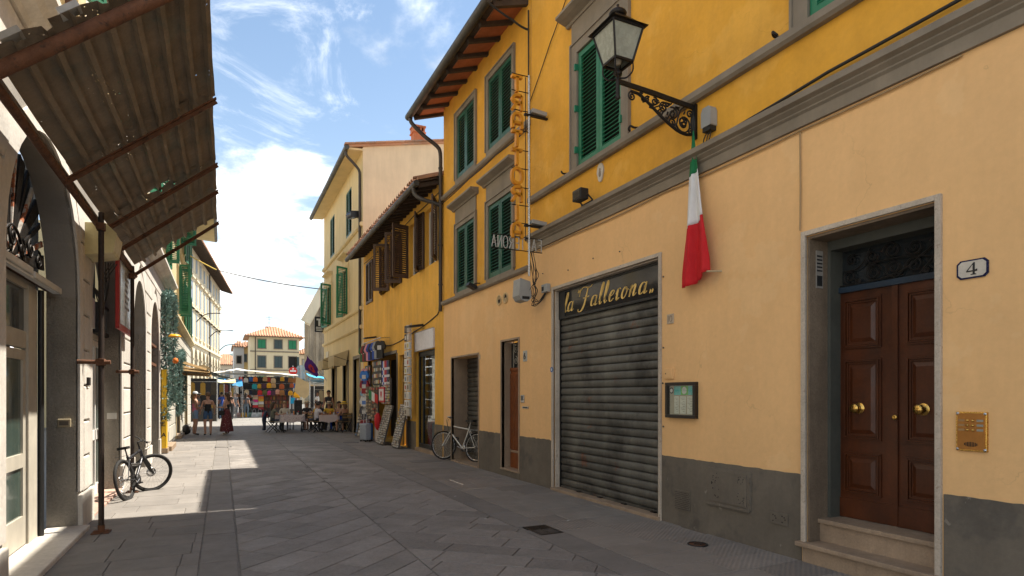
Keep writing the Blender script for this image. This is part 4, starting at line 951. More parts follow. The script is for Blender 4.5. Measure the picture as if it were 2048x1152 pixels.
# ================================================================== LOW OCHRE HOUSE WITH BROWN SHUTTERS
XB = 5.06
B3 = thing('low_ochre_house', 'low ochre house with open brown shutters and the souvenir shop', 'building', (6.5, 19, 0))
ops3 = [(15.18, 16.86, .08, 2.84, .35), (17.82, 18.72, 0, 2.86, .3), (19.0, 23.2, 0, 2.95, .9)]
wb = [(22.40, 23.50), (19.95, 21.0), (18.38, 19.42), (16.55, 17.6), (14.98, 16.05)]
w3 = MB(); wall(w3, XB, -1, YB+.002, 24.1, 0, 7.2, ops3+[(a, b, 5.12, 6.66, .18) for a, b in wb]); w3.build('wall', m_ochre2, B3)
for a, b in ((YB+.14, 15.15), (16.9, 17.8), (18.75, 18.88), (23.23, 24.08)): MB().box(XB-.006, XB+.03, a, b, -.02, .83).build('dado', m_dado, B3)
for i, (a, b) in enumerate(wb):
    MB().box(XB+.17, XB+.19, a, b, 5.12, 6.66).build('window_pane', m_glass_dk, B3)
    if i in (3, 4):
        f = MB(); w = .07
        f.box(XB+.12, XB+.165, a, a+w, 5.12, 6.66); f.box(XB+.12, XB+.165, b-w, b, 5.12, 6.66); f.box(XB+.12, XB+.165, (a+b)/2-.05, (a+b)/2+.05, 5.12, 6.66); f.box(XB+.12, XB+.165, a+w, b-w, 6.58, 6.66); f.box(XB+.12, XB+.165, a+w, b-w, 5.12, 5.2)
        f.build('window_frame', m_offw, B3)
    wv = (b-a)/2
    if i == 0: closed_pair(B3, XB-.02, a, b, 5.1, 6.68, m_brown, 22)
    else:
        # near leaf hinged at a, far leaf hinged at b
        an, af = {1: (R(62), R(-20)), 2: (R(66), R(-22)), 3: (R(152), R(-78)), 4: (R(150), R(-170))}[i]
        shutter_leaf(B3, 'shutter', (XB-.03, a, 5.1), wv, 1.58, an, m_brown, 22, -1, 1)
        shutter_leaf(B3, 'shutter', (XB-.03, b, 5.1), wv, 1.58, af, m_brown, 22, -1, -1)
# eave with close rafters and rolled tiles
ye0, ye1 = 14.56, 23.9
for i in range(26):
    y = ye0+.15+(ye1-ye0-.3)*i/25; MB().bar((4.46, y, 6.90), (XB+.05, y, 7.10), .075, .10).build('rafter', m_wood_dk, B3)
MB().obox((4.80, (ye0+ye1)/2, 7.085), (.38,0,.128), (0,(ye1-ye0)/2,0), (-.003,0,.01)).build('eave_boards', m_wood_dk, B3)
rfb = MB(); rfb.prism([(4.40,6.99),(8.6,8.45),(8.6,8.5),(4.40,7.05)], (0,ye0-.02,0), (1,0,0), (0,0,1), (0,1,0), ye1-ye0+.04); roof3 = rfb.build('roof', m_tile, B3)
tm = MB()
n_ = 8; L_ = 4.4
ring = [(.075*math.cos(math.pi*j/6), .065*math.sin(math.pi*j/6)) for j in range(7)]
tv = []
for k_, x in enumerate((4.33, 5.5, 6.7, 8.5)):
    for q in ring: tv.append((x, q[0]*(1 if k_ % 2 == 0 else .9), 7.04+(x-4.33)*.347+q[1]))
tm.add(tv, [(k_*7+j, k_*7+j+1, (k_+1)*7+j+1, (k_+1)*7+j) for k_ in range(3) for j in range(6)], 0, True); tme = tm.mesh('roof_tile_course', m_tile); b3 = WL[B3.name]
for i in range(44):
    o = inst(tme, 'roof_tile_course', roof3, (-b3[0], ye0+.08+i*.213-b3[1], -b3[2])); o.rotation_euler = (0,0,random.uniform(-.012,.012))
gt = MB(); gt.tube([(4.36,ye0-.05,6.90),(4.36,ye1,6.86)], .075, 10); gt.build('gutter', m_gutter, B3)
dp = MB(); dp.tube(crom([(4.36,14.75,6.86),(4.36,14.72,6.7),(4.5,14.62,6.55),(4.8,14.54,6.47),(4.95,14.5,6.42)], 5), .05, 10); dp.build('downpipe', m_gutter, B3)
for pts, r, m, lb in (([(XB-.02,14.6,6.85),(XB-.02,17,6.84),(XB-.02,20,6.80),(XB-.02,23.9,6.78)], .012, m_cable, 'cable under the eave of the low ochre house'),
                      ([(XB-.02,14.6,4.0),(XB-.02,14.9,3.7),(XB-.02,17,3.45),(XB-.02,19.5,3.25),(XB-.02,22,3.45),(XB-.02,23.9,3.6)], .014, m_cable, 'drooping cable above the souvenir shop')):
    mb = MB(); cable(mb, pts, r, .03); mb.build('wall_cable', m, label=lb, cat='cable', base=pts[0])
for y, z, lb in ((16.2, 3.52, 'flat black lamp above the white shop panel'), (21.9, 3.68, 'flat black lamp above the hanging shirts')):
    t = thing('sign_lamp', lb, 'lamp', (XB, y, z)); MB().obox((XB-.24, y, z), (.2,0,.03), (0,.16,0), (-.004,0,.025)).build('housing', m_black, t, bevel=.006); MB().bar((XB-.06,y,z+.02),(XB,y,z+.06),.04,.04).build('arm', m_black, t)
# white blank sign panel, glazed shop with cash machine
sp_ = thing('blank_sign_panel', 'blank white sign panel above the glazed shopfront', 'sign', (XB, 16.03, 3.1))
MB().box(XB-.05, XB, 15.18, 16.88, 2.86, 3.38).build('panel', solid(.66,.64,.66,.5), sp_, bevel=.004)
f = MB(); f.box(XB-.056, XB-.04, 15.17, 16.89, 3.375, 3.395); f.box(XB-.056, XB-.04, 15.17, 16.89, 2.845, 2.862); f.build('trim', m_grey, sp_)
sf = MB(); X_ = XB+.10; w = .06
for a, b, c, d in ((15.18,15.18+w,.1,2.84),(16.86-w,16.86,.1,2.84),(15.24,16.80,2.70,2.84),(15.24,16.80,.1,.22),(16.42,16.48,.22,2.70)): sf.box(X_-.03, X_+.03, a, b, c, d)
sfo = sf.build('shopfront_frame', m_black, B3)
MB().box(X_-.004, X_+.004, 15.24, 16.42, .22, 2.70).build('shop_pane', m_glass, sfo); MB().box(X_-.004, X_+.004, 16.48, 16.80, .22, 2.70).build('shop_pane', m_glass, sfo)
MB().box(XB-.04, XB+.4, 15.12, 16.9, -.03, .095).build('shop_step', m_trav, B3, bevel=.005)
rm = MB(); rm.box(XB+.36, XB+2.2, 15.0, 15.02, .05, 2.95); rm.box(XB+.36, XB+2.2, 17.1, 17.12, .05, 2.95); rm.box(XB+2.2, XB+2.22, 15.0, 17.1, .05, 2.95); rm.box(XB+.36, XB+2.2, 15.0, 17.1, 2.9, 2.95); rm.box(XB+.3, XB+2.2, 15.0, 17.1, .02, .06)
rm.build('shop_interior', solid(.16,.14,.12), B3)
at = thing('cash_machine', 'grey cash machine behind the glass shopfront', 'cash machine', (XB+.4, 15.5, .1))
MB().box(XB+.25, XB+.6, 15.28, 15.85, .75, 1.95).build('cabinet', solid(.30,.33,.35,.4), at, bevel=.02); MB().box(XB+.235, XB+.252, 15.35, 15.78, .85, 1.85).build('fascia', solid(.07,.09,.10,.4), at); MB().box(XB+.228, XB+.236, 15.42, 15.72, 1.4, 1.7).build('screen', solid(.02,.03,.05,.15), at); MB().box(XB+.2, XB+.236, 15.42, 15.72, 1.08, 1.16).build('keypad', m_chrome, at)
for (y, c, h, lb) in ((16.6, (.45,.015,.02), .75, 'red suitcase behind the shop glass'), (16.2, (.30,.29,.30), .7, 'grey suitcase behind the shop glass'), (15.8, (.35,.2,.24), .65, 'dusty pink suitcase behind the shop glass')):
    t = thing('suitcase', lb, 'suitcase', (XB+.42, y, .06)); MB().box(XB+.3, XB+.55, y-.16, y+.16, .12, .12+h).build('shell', solid(*c,.4), t, bevel=.04)
    k = MB(); k.tube([(XB+.42,y-.1,.1+h),(XB+.42,y-.1,.3+h),(XB+.42,y+.1,.3+h),(XB+.42,y+.1,.1+h)], .01, 6); k.build('handle', m_chrome, t)
    for sx in (-.08, .08):
        for sy in (-.12, .12): MB().ball((XB+.42+sx, y+sy, .09), .03).build('wheel', m_black, t)
for k_, (y, z, cw) in enumerate(((16.3,1.75,.5),(16.25,1.5,.4),(16.0,1.95,.55),(16.35,1.3,.35))):
    t = MB(); t.prism([(-cw/2,0),(cw/2,.05),(cw*.35,.28),(-cw*.25,.25)], (XB+.7, y, z), (0,1,0), (0,0,1), (1,.2*k_,0), .18)
    t.build('paper_bag', solid(.62,.56,.46), label=['large cream bag stacked behind the shop glass', 'lower cream bag behind the shop glass', 'topmost cream bag behind the shop glass', 'smallest cream bag behind the shop glass'][k_], cat='bag', base=(XB+.7,y,z))
# narrow door with barred transom
fr = MB(); w = .05; X_ = XB+.1
fr.box(X_, X_+.05, 17.82, 17.82+w, 0, 2.86); fr.box(X_, X_+.05, 18.72-w, 18.72, 0, 2.86); fr.box(X_-.02, X_+.06, 17.87, 18.67, 2.02, 2.10); fr.build('side_door_frame', mat('ochre_timber', (.36,.22,.07), .7, var=.15, bump=.2), B3)
MB().box(X_+.1, X_+.13, 17.87, 18.67, 0, 2.02).build('side_door', solid(.06,.035,.028), B3); MB().box(X_+.1, X_+.12, 17.87, 18.67, 2.1, 2.86).build('transom_pane', m_glass_dk, B3)
for i in range(3): MB().tube([(X_+.02, 18.07+i*.2, 2.1), (X_+.02, 18.07+i*.2, 2.86)], .012, 6).build('bar', m_iron, B3)
for z in (2.35, 2.6): MB().tube([(X_+.02, 17.87, z), (X_+.02, 18.67, z)], .012, 6).build('bar', m_iron, B3)
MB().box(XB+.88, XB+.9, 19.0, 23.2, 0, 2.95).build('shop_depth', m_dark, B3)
f = MB(); f.box(XB-.02, XB+.1, 23.2, 23.3, 0, 2.95); f.box(XB-.02, XB+.1, 18.9, 19.0, 0, 2.95); f.box(XB-.02, XB+.1, 19.0, 23.2, 2.95, 3.05); f.build('shop_frame', m_stone, B3)

# ---- souvenir display -------------------------------------------------------
def tee(name, label, y, z, c, trim, X=4.72, w=.42, h=.58, rz=0, group=None, cat='shirt'):
    t = thing(name, label, cat, (X, y, z), rz, group)
    out = [(-.17,-h),(.17,-h),(.18,-.22),(.25,-.30),(.32,-.20),(.20,-.02),(.08,.0),(.04,-.04),(-.04,-.04),(-.08,0),(-.20,-.02),(-.32,-.20),(-.25,-.30),(-.18,-.22)]
    s_ = w/.42
    MB().prism([(a*s_*.85, b) for a, b in out], (.04,0,0), (0,-1,0), (0,0,1), (-1,0,0), .07).build('body', solid(*c), t, local=True, bevel=.025)
    if trim: MB().prism([(-.09,-.16),(.09,-.16),(.09,-.30),(-.09,-.30)], (-.032,0,0), (0,-1,0), (0,0,1), (-1,0,0), .006).build('print', solid(*trim), t, local=True)
    k = MB(); k.tube([(0,-.12,.0),(0,0,.035),(0,.12,0)], .006, 5); k.tube([(0,0,.035),(0,0,.08),(0,.02,.1),(0,.03,.085)], .004, 5); k.build('hanger', m_chrome, t, local=True)
    return t
rail = thing('clothes_rail', 'chrome rail holding the row of shirts above the souvenir shop', 'clothes rail', (4.7, 21.6, 3.5))
MB().tube([(4.7,19.7,3.50),(4.7,22.7,3.50)], .014, 8).build('rail', m_chrome, rail)
for y in (19.9, 22.5): MB().tube([(4.7,y,3.50),(XB,y,3.52)], .012, 6).build('arm', m_chrome, rail)
cols = [((.016,.016,.018),(.5,.5,.5),'black'),((.28,.29,.30),(.05,.05,.06),'grey'),((.02,.07,.36),(.5,.5,.5),'royal blue'),((.014,.018,.05),(.5,.48,.4),'navy'),((.02,.055,.28),(.02,.02,.03),'blue'),((.62,.25,.32),(.5,.1,.15),'pink'),((.03,.028,.03),(.4,.3,.1),'charcoal'),((.20,.02,.03),(.5,.5,.5),'dark red'),((.03,.12,.05),(.5,.5,.4),'green')]
for i, (c, tr_, nm) in enumerate(cols):
    tee('hanging_shirt', f'{nm} football shirt on the rail above the souvenir shop', 19.8+i*.32, 3.40, c, tr_, 4.7, rz=R(28), group='shirts on the rail')
side = [((.62,.25,.30),'pink',2.60),((.03,.16,.52),'bright blue',2.5),((.30,.31,.32),'grey marl',2.2),((.28,.02,.03),'burgundy',2.15),((.25,.45,.65),'sky blue',1.85),((.62,.62,.62),'white',1.55),((.16,.33,.52),'pale blue',1.25),((.05,.05,.07),'black and blue',1.2),((.48,.015,.02),'bright red',.98)]
for i, (c, nm, z) in enumerate(side):
    tee('display_shirt', f'{nm} shirt in the column left of the souvenir shop', 22.75 if i % 2 == 0 else 22.4, z, c, (.5,.5,.5) if i != 5 else (.1,.2,.5), 4.84-(.1 if i % 2 else 0), .36, .5, R(35), group='column of shirts')
for i, (c, nm) in enumerate([((.02,.05,.34),'blue'),((.60,.60,.62),'white and blue'),((.50,.015,.02),'red'),((.36,.01,.03),'crimson'),((.05,.03,.16),'purple'),((.02,.02,.024),'black')]):
    t = thing('football_scarf', f'{nm} fringed scarf hanging right of the shirts', 'scarf', (4.80, 19.85-i*.16, 2.72), 0, 'hanging scarves')
    MB().prism([(-.065,-.95),(.065,-.95),(.065,0),(-.065,0)], (.02,0,0), (0,-1,0), (0,0,1), (-1,0,0), .03).build('cloth', solid(*c), t, local=True, bevel=.01)
    k = MB()
    for j in range(6): k.tube([(.005,-.055+j*.022,-.95),(.005,-.055+j*.022,-1.02)], .005, 4)
    k.build('fringe', solid(.5,.5,.5), t, local=True, kind='stuff')
    for j in range(3): MB().box(-.012, .021, -.066, .066, -.3-j*.24, -.22-j*.24).build('band', solid(*((.6,.6,.6) if nm != 'white and blue' else (.03,.06,.4))), t, local=True)
# framed crest picture and flag
fp = thing('framed_crest', 'white square panel with red border beside the scarves', 'picture', (4.74, 19.75, 1.55))
MB().box(4.73, 4.76, 19.38, 20.12, 1.36, 1.86).build('frame', solid(.45,.02,.03), fp); MB().box(4.722, 4.73, 19.44, 20.06, 1.42, 1.80).build('panel', solid(.62,.58,.56), fp); MB().prism([(-.1,.1),(.1,.1),(.1,-.02),(0,-.12),(-.1,-.02)], (4.722,19.75,1.62), (0,-1,0), (0,0,1), (-1,0,0), .004).build('crest', solid(.45,.03,.04), fp)
hf = thing('small_flag', 'small green white and red flag on the souvenir stand', 'flag', (4.60, 20.35, 1.6))
for i, c in enumerate(((.02,.2,.07),(.62,.62,.6),(.5,.02,.02))):
    MB().prism([(-.3+i*.2,-.12-.06*i),(-.1+i*.2,-.18-.06*i),(-.1+i*.2,.12-.06*i),(-.3+i*.2,.18-.06*i)], (4.60,20.35,1.6), (.3,-.9,0), (0,0,1), (-1,0,0), .006).build('stripe', solid(*c), hf)
# racks of small souvenirs
pal = [(.45,.40,.32),(.30,.24,.17),(.55,.50,.42),(.16,.11,.08),(.40,.30,.18),(.25,.25,.25),(.42,.12,.08),(.12,.18,.28),(.5,.42,.1),(.6,.58,.55)]
pm_ = [solid(*c) for c in pal]
def board(name, label, p0, wdt, hgt, lean, n, cols_, thing_cat='souvenir board', depth=.05, items=300, back=(.10,.085,.07), rz=0, isz=.04):
    """a board leaning on the wall covered with small magnets"""
    t = thing(name, label, thing_cat, p0, rz); bk = MB(); bk.box(-depth, 0, -wdt/2, wdt/2, 0, hgt); ob = bk.build('board', solid(*back), t, local=True)
    ob.rotation_euler = (0, lean, 0)
    mb = MB(); nx = max(1, int(wdt/(isz*1.25))); nz = max(1, int(hgt/(isz*1.35)))
    for i in range(nx):
        for j in range(nz):
            y = -wdt/2+(i+.5)*wdt/nx+random.uniform(-.008,.008); z = (j+.5)*hgt/nz+random.uniform(-.008,.008); a = isz*random.uniform(.32,.52); b = isz*random.uniform(.32,.58)
            mb.box(-depth-random.uniform(.008,.03), -depth, y-a, y+a, z-b, z+b, cols_(i/nx, j/nz))
    mg = mb.build('magnets', pm_, ob, local=True, kind='stuff'); return t
bw = lambda u, v: random.choice([0,0,1,2,2,3,4,5,9,0,9])
board('magnet_board', 'tall board of fridge magnets leaning right of the suitcases', (4.62, 19.35, .02), .95, 1.28, R(14), 0, bw, isz=.05)
board('magnet_board', 'narrow board of fridge magnets leaning left of the glass shopfront', (4.70, 17.75, .02), .75, 1.32, R(13), 0, lambda u, v: random.choice([6,7,8,8,0,2]) if (.45 < v < .72 and u > .55) else bw(u, v), isz=.05)
board('souvenir_rack', 'rack of colourful keyrings above the tall magnet board', (4.84, 19.4, 1.30), 1.05, .62, 0, 0, lambda u, v: random.choice([8,6,7,0,2,4]) if u < .3 else bw(u,v), isz=.06)
board('souvenir_rack', 'rack of small brown souvenirs beside the framed crest', (4.86, 19.1, 1.95-.4), .4, .6, 0, 0, lambda u, v: random.choice([1,3,4,3]), isz=.055)
board('souvenir_rack', 'column of brown souvenirs in the middle of the stand', (4.72, 20.5, .72), .42, 1.15, 0, 0, lambda u, v: random.choice([1,3,4,3,6]), isz=.08, rz=R(20))
board('souvenir_rack', 'second column of brown souvenirs left of the middle one', (4.72, 21.3, .75), .42, 1.15, 0, 0, lambda u, v: random.choice([1,3,4,3,0]), isz=.08, rz=R(20))
board('postcard_rack', 'low slanting postcard rack at the left end of the stand', (4.62, 22.7, .05), .42, 1.0, R(12), 0, lambda u, v: random.choice([0,9,7,2,4,5,3]), isz=.09, rz=R(30))
t = thing('bag_strip', 'tall strip of white printed cloth bags beside the shopfront', 'bag display', (4.86, 17.25, .95))
for j in range(11):
    for i in range(2):
        c = random.choice([(.60,.58,.54),(.55,.5,.44),(.66,.64,.62),(.48,.44,.36)]) if j < 9 else ((.03,.03,.03) if i == 1 else (.5,.42,.36))
        z = 1.0+j*.24; y = 16.88+i*.24
        b_ = MB(); b_.prism([(-.13,0),(.13,.01),(.12,.22),(-.12,.21)], (4.86,y,z), (0,1,0), (0,0,1), (-1,0,0), .05); o = b_.build('cloth_bag', solid(*c), t)
        MB().box(4.805, 4.81, y-.06, y+.06, z+.05, z+.16).build('print', pm_[(i*3+j) % 10], o)
MB().tube([(4.88,16.78,.9),(4.88,16.78,3.66)], .012, 6).build('upright', m_chrome, t); MB().tube([(4.88,17.24,.9),(4.88,17.24,3.66)], .012, 6).build('upright', m_chrome, t)
board('hat_rack', 'rack of caps and purses high in the souvenir doorway', (4.9, 20.9, 1.95), 1.3, .85, 0, 0, lambda u, v: random.choice([6,7,3,1,8,9,2]), isz=.13, back=(.03,.028,.026))
board('scarf_board', 'board of folded scarves behind the column of shirts', (4.95, 22.6, 1.0), .9, 1.7, 0, 0, lambda u, v: random.choice([6,7,9,3,6,7]), isz=.16, back=(.03,.028,.026))
def suitcase(label, x, y, h, c, rz=0, w=.36, d=.24):
    t = thing('suitcase', label, 'suitcase', (x, y, 0), rz, 'suitcases outside the souvenir shop')
    MB().box(-d/2, d/2, -w/2, w/2, .06, .06+h).build('shell', solid(*c,.35), t, local=True, bevel=.035)
    for i in range(5): MB().box(-d/2-.008, -d/2+.01, -w/2+.04+i*(w-.08)/5, -w/2+.04+(i+.55)*(w-.08)/5, .10, .02+h).build('rib', solid(*c,.35), t, local=True)
    k = MB(); k.tube([(0,-.09,h),(0,-.09,h+.28),(0,.09,h+.28),(0,.09,h)], .01, 6); k.build('handle', m_chrome, t, local=True)
    for sx in (-1, 1):
        for sy in (-1, 1): MB().ball((sx*d*.35, sy*w*.38, .03), .03, n=8, m=5).build('wheel', m_black, t, local=True)
    return t
suitcase('red suitcase at the left of the row', 4.58, 21.5, .66, (.22,.012,.015), R(20)); suitcase('bright blue suitcase behind the silver one', 4.55, 21.0, .56, (.02,.14,.36), R(20)); suitcase('silver ribbed suitcase in front of the souvenir stand', 4.42, 20.75, .56, (.30,.33,.37), R(25))
bp_ = thing('pale_panel', 'plain pale board standing behind the suitcases', 'board', (4.72, 20.2, 0)); MB().box(4.70, 4.74, 19.9, 20.6, .02, .78).build('board', solid(.42,.37,.34), bp_); MB().box(4.696, 4.7, 19.94, 20.56, .06, .74).build('face', solid(.50,.45,.42), bp_)
rb = MB(); rb.ball((4.66,19.95,.72), (.12,.14,.3)); rbo = rb.build('red_bag', solid(.5,.012,.015), label='bright red bag hanging between boards', cat='bag', base=(4.6,20.15,.45)); k = MB(); k.tube(crom([(4.6,20.08,1.0),(4.6,20.15,1.16),(4.6,20.22,1.0)], 5), .008, 5); k.build('strap', m_black, rbo)
cl = thing('cloth_display', 'pale dresses hanging in the souvenir shop doorway', 'clothes', (4.98, 21.3, 1.9))
for i in range(4): MB().prism([(-.12,-.9),(.12,-.9),(.07,0),(-.07,0)], (4.98, 20.9+i*.26, 2.75), (0,1,0), (0,0,1), (-1,0,0), .06).build('dress', solid(*random.choice([(.45,.42,.25),(.35,.33,.22),(.5,.48,.40)])), cl, bevel=.01)

# ================================================================== CREAM CORNER HOUSE
B4 = thing('cream_corner_house', 'cream three storey house with green shutters and plain gable above the low house', 'building', (7, 29, 0))
YC0, YC1 = 24.12, 34.3
wc = [(26.45, 27.75, 8.66, 10.66), (30.85, 32.2, 8.66, 10.66)]; wd = [(27.2, 28.3, 5.2, 7.25), (31.7, 32.9, 5.2, 7.25)]; gd_ = [(27.2, 28.35, 0, 3.0), (30.3, 31.5, 0, 3.0), (24.7, 25.9, 0, 3.1)]
w4 = MB(); wall(w4, XR, -1, YC0, YC1, 0, 11.5, [(*o, .12) for o in wc+wd]+[(*o, .4) for o in gd_]); w4.add([(XR,YC1,0),(XR+8,YC1,0),(XR+8,YC1,12.6),(XR,YC1,11.5)], [(0,1,2,3)]); w4.build('wall', m_cream, B4)
gb = MB(); gb.add([(XR,YC0,0),(9.0,YC0,0),(13,YC0,0),(13,YC0,11.4),(9,YC0,12.35),(XR,YC0,11.5)], [(0,5,4,3,2,1)]); gb.build('gable_wall', m_gable, B4)
rf = MB(); rf.prism([(4.42,11.36),(9,12.36),(13.4,11.4),(13.4,11.52),(9,12.50),(4.38,11.48)], (0,YC0-.08,0), (1,0,0), (0,0,1), (0,1,0), YC1-YC0+.5); rf4 = rf.build('roof', m_tile, B4)
for i in range(22):
    x = 4.5+i*.4; z = 12.42-.218*abs(x-9) if x < 9 else 12.42-.22*(x-9)
    MB().obox((x, YC0-.06, z+.05), (.19,0,.04 if x < 9 else -.04), (0,.12,0), (0,0,.03)).build('verge_tile', m_tile, rf4)
sf = MB(); sf.prism([(4.46,11.30),(XR,11.34),(XR,11.42),(4.46,11.38)], (0,YC0,0), (1,0,0), (0,0,1), (0,1,0), YC1-YC0+.3); sf.build('soffit', m_cream, B4)
gt = MB(); gt.tube([(4.40,YC0-.1,11.36),(4.40,YC1+.4,11.36)], .10, 10); gt.build('gutter', m_gutter, B4)
dp = MB(); dp.tube(crom([(4.42,24.3,11.28),(4.44,24.3,11.1),(4.7,24.3,10.85),(4.93,24.32,10.6),(4.96,24.33,10.3)], 5)+[(4.96,24.33,8),(4.96,24.33,5.5),(4.96,24.33,3.3)], .055, 10); dp.build('downpipe', m_pipe, B4)
chim = thing('chimney', 'red brick chimney with arched cap on the cream house', 'chimney', (7.45, 24.6, 12.1))
MB().box(7.22, 7.68, 24.4, 24.85, 11.8, 12.62).build('stack', m_terra, chim); MB().box(7.17, 7.73, 24.35, 24.9, 12.622, 12.68).build('collar', m_terra, chim)
for x in (7.22, 7.37, 7.52, 7.67): MB().box(x-.03, x+.03, 24.40, 24.85, 12.682, 12.86).build('pier', m_terra, chim)
MB().box(7.17, 7.73, 24.35, 24.9, 12.862, 12.93).build('cap', m_terra, chim)
for a, b, c, d in wc: MB().box(XR+.1, XR+.11, a, b, c, d).build('window_back', m_dark, B4); closed_pair(B4, XR+.03, a, b, c, d, m_dkgreen, 26, slats=False)
for a, b, c, d in wd:
    MB().box(XR+.1, XR+.11, a, b, c, d).build('window_pane', m_glass_dk, B4); surround(B4, XR, -1, a, b, c, d, .14, .04, m_cream, sill=False, hood=.45, hoodproj=.28)
    shutter_leaf(B4, 'shutter', (XR-.04, a, c), (b-a)/2, d-c, R(115), m_green, 26, -1, 1, False); shutter_leaf(B4, 'shutter', (XR-.04, b, c), (b-a)/2, d-c, R(-158), m_green, 26, -1, -1, False)
for z in (8.35, 5.0, 4.25): string_course(B4, XR, -1, YC0, YC1+.05, [(0,0),(.05,0),(.10,.05),(.10,.15),(0,.17)], z, m_cream, 'string_course')
m_awn = mat('beige_canvas', (.46,.36,.20), .85, var=.15, scale=3, bump=.25, bscale=60)
for a, b, c, d in gd_:
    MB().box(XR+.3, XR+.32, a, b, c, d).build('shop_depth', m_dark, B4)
    f = MB(); f.box(XR-.03, XR+.1, a-.14, a, 0, d+.14); f.box(XR-.03, XR+.1, b, b+.14, 0, d+.14); f.box(XR-.03, XR+.1, a, b, d, d+.14); f.build('door_surround', m_stone, B4)
MB().box(XR-.008, XR+.03, YC0+.05, 24.55, -.02, .8).build('dado', m_dado, B4); MB().box(XR-.008, XR+.03, 26.05, 27.05, -.02, .8).build('dado', m_dado, B4); MB().box(XR-.008, XR+.03, 28.5, 30.15, -.02, .8).build('dado', m_dado, B4); MB().box(XR-.008, XR+.03, 31.65, YC1, -.02, .8).build('dado', m_dado, B4)
MB().box(XR-.03, XR, 32.6, 33.4, 3.4, 3.9).build('marble_tablet', solid(.55,.48,.34), label='pale stone tablet on the corner of the cream house', cat='tablet', base=(XR,33,3.6))
for a, b, lb in ((27.0, 28.5, 'beige canvas awning over the near shop door of the cream house'), (30.2, 31.7, 'beige canvas awning over the far shop door of the cream house')):
    t = thing('door_awning', lb, 'awning', (XR, (a+b)/2, 3.1), 0, 'canvas door awnings')
    nn = 16; vs = []
    for j in range(7):
        for i in range(nn+1):
            y = a+(b-a)*i/nn; u = j/6
            if j < 4: x = XR-.02-.85*u*1.5; z = 3.55-.45*u*1.5
            else: x = XR-.02-.64-.02*math.sin(i*1.6); z = 3.32-(j-3)*.16-.05*math.sin(i*.9+a)
            if j < 4: x = max(x, XR-.66); z = 3.60-.28*(XR-x)/.64
            vs.append((x, y, z))
    mb = MB(); mb.add(vs, [(j*(nn+1)+i, j*(nn+1)+i+1, (j+1)*(nn+1)+i+1, (j+1)*(nn+1)+i) for j in range(6) for i in range(nn)], 0, True); mb.build('canvas', m_awn, t)
    for y in (a, b):
        MB().add([(XR-.02,y,3.6),(XR-.66,y,3.32),(XR-.66,y,2.86),(XR-.15,y,2.9)], [(0,1,2,3)]).build('side_flap', m_awn, t); MB().tube([(XR,y,3.1),(XR-.64,y,3.3)], .012, 6).build('arm', m_iron, t)
t = thing('floodlight', 'black floodlight high on the downpipe corner of the cream house', 'floodlight', (4.8, 24.6, 8.8)); MB().obox((4.72,24.55,8.86), (.16,.05,.03), (-.05,.16,0), (0,0,.13)).build('housing', m_black, t, bevel=.01); MB().tube([(4.85,24.6,8.8),(XR,24.6,8.75)], .02, 6).build('arm', m_black, t); MB().obox((4.62,24.50,8.78), (.10,.03,-.06), (-.05,.13,0), (0.02,0,.04)).build('lens', m_glass_dk, t)
m_lgreen = mat('left_green_shutter_paint', (.014,.125,.060), .5, var=.2, scale=4, bump=.12, bscale=60, rnd=.12)
# ================================================================== LEFT SIDE: RUSTICATED PALAZZO
m_rust_st = mat('pale_rusticated_stone', (.60,.56,.50), .85, var=.14, scale=1.3, bump=.45, bscale=18, streak=.18, fine=.08, rnd=.08, spots=(2.5,.64,.1,(.34,.31,.27),.6))
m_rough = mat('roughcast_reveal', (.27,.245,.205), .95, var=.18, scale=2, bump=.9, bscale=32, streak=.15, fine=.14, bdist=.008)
m_lstone = mat('left_joint_stone', (.26,.24,.21), .9, var=.15, bump=.3)
m_lup = mat('pale_grey_plaster', (.66,.62,.55), .85, var=.08, scale=.8, bump=.2, bscale=14, streak=.12)
m_lcream = mat('left_cream_plaster', (.60,.49,.28), .85, var=.08, scale=.8, bump=.2, bscale=14, streak=.12)
P1 = thing('rusticated_palazzo', 'pale rusticated stone building with arched openings behind the metal canopy', 'building', (-4, 12, 0))
PY0, PY1 = 3.0, 21.7
arches = [(5.95, 8.66, 2.75, 1.36, .30), (9.42, 11.93, 2.75, 1.20, .27), (13.5, 15.5, 2.95, 1.0, .42), (16.6, 18.6, 2.95, 1.0, .42), (19.75, 21.3, 2.45, 0, .3)]
def atop(o): return o[2]+o[3]
w5 = MB(); wall(w5, XL, 1, PY0, PY1, 0, 4.75, [(o[0], o[1], 0, atop(o), o[4]) for o in arches]); w5.build('wall', m_lstone, P1)
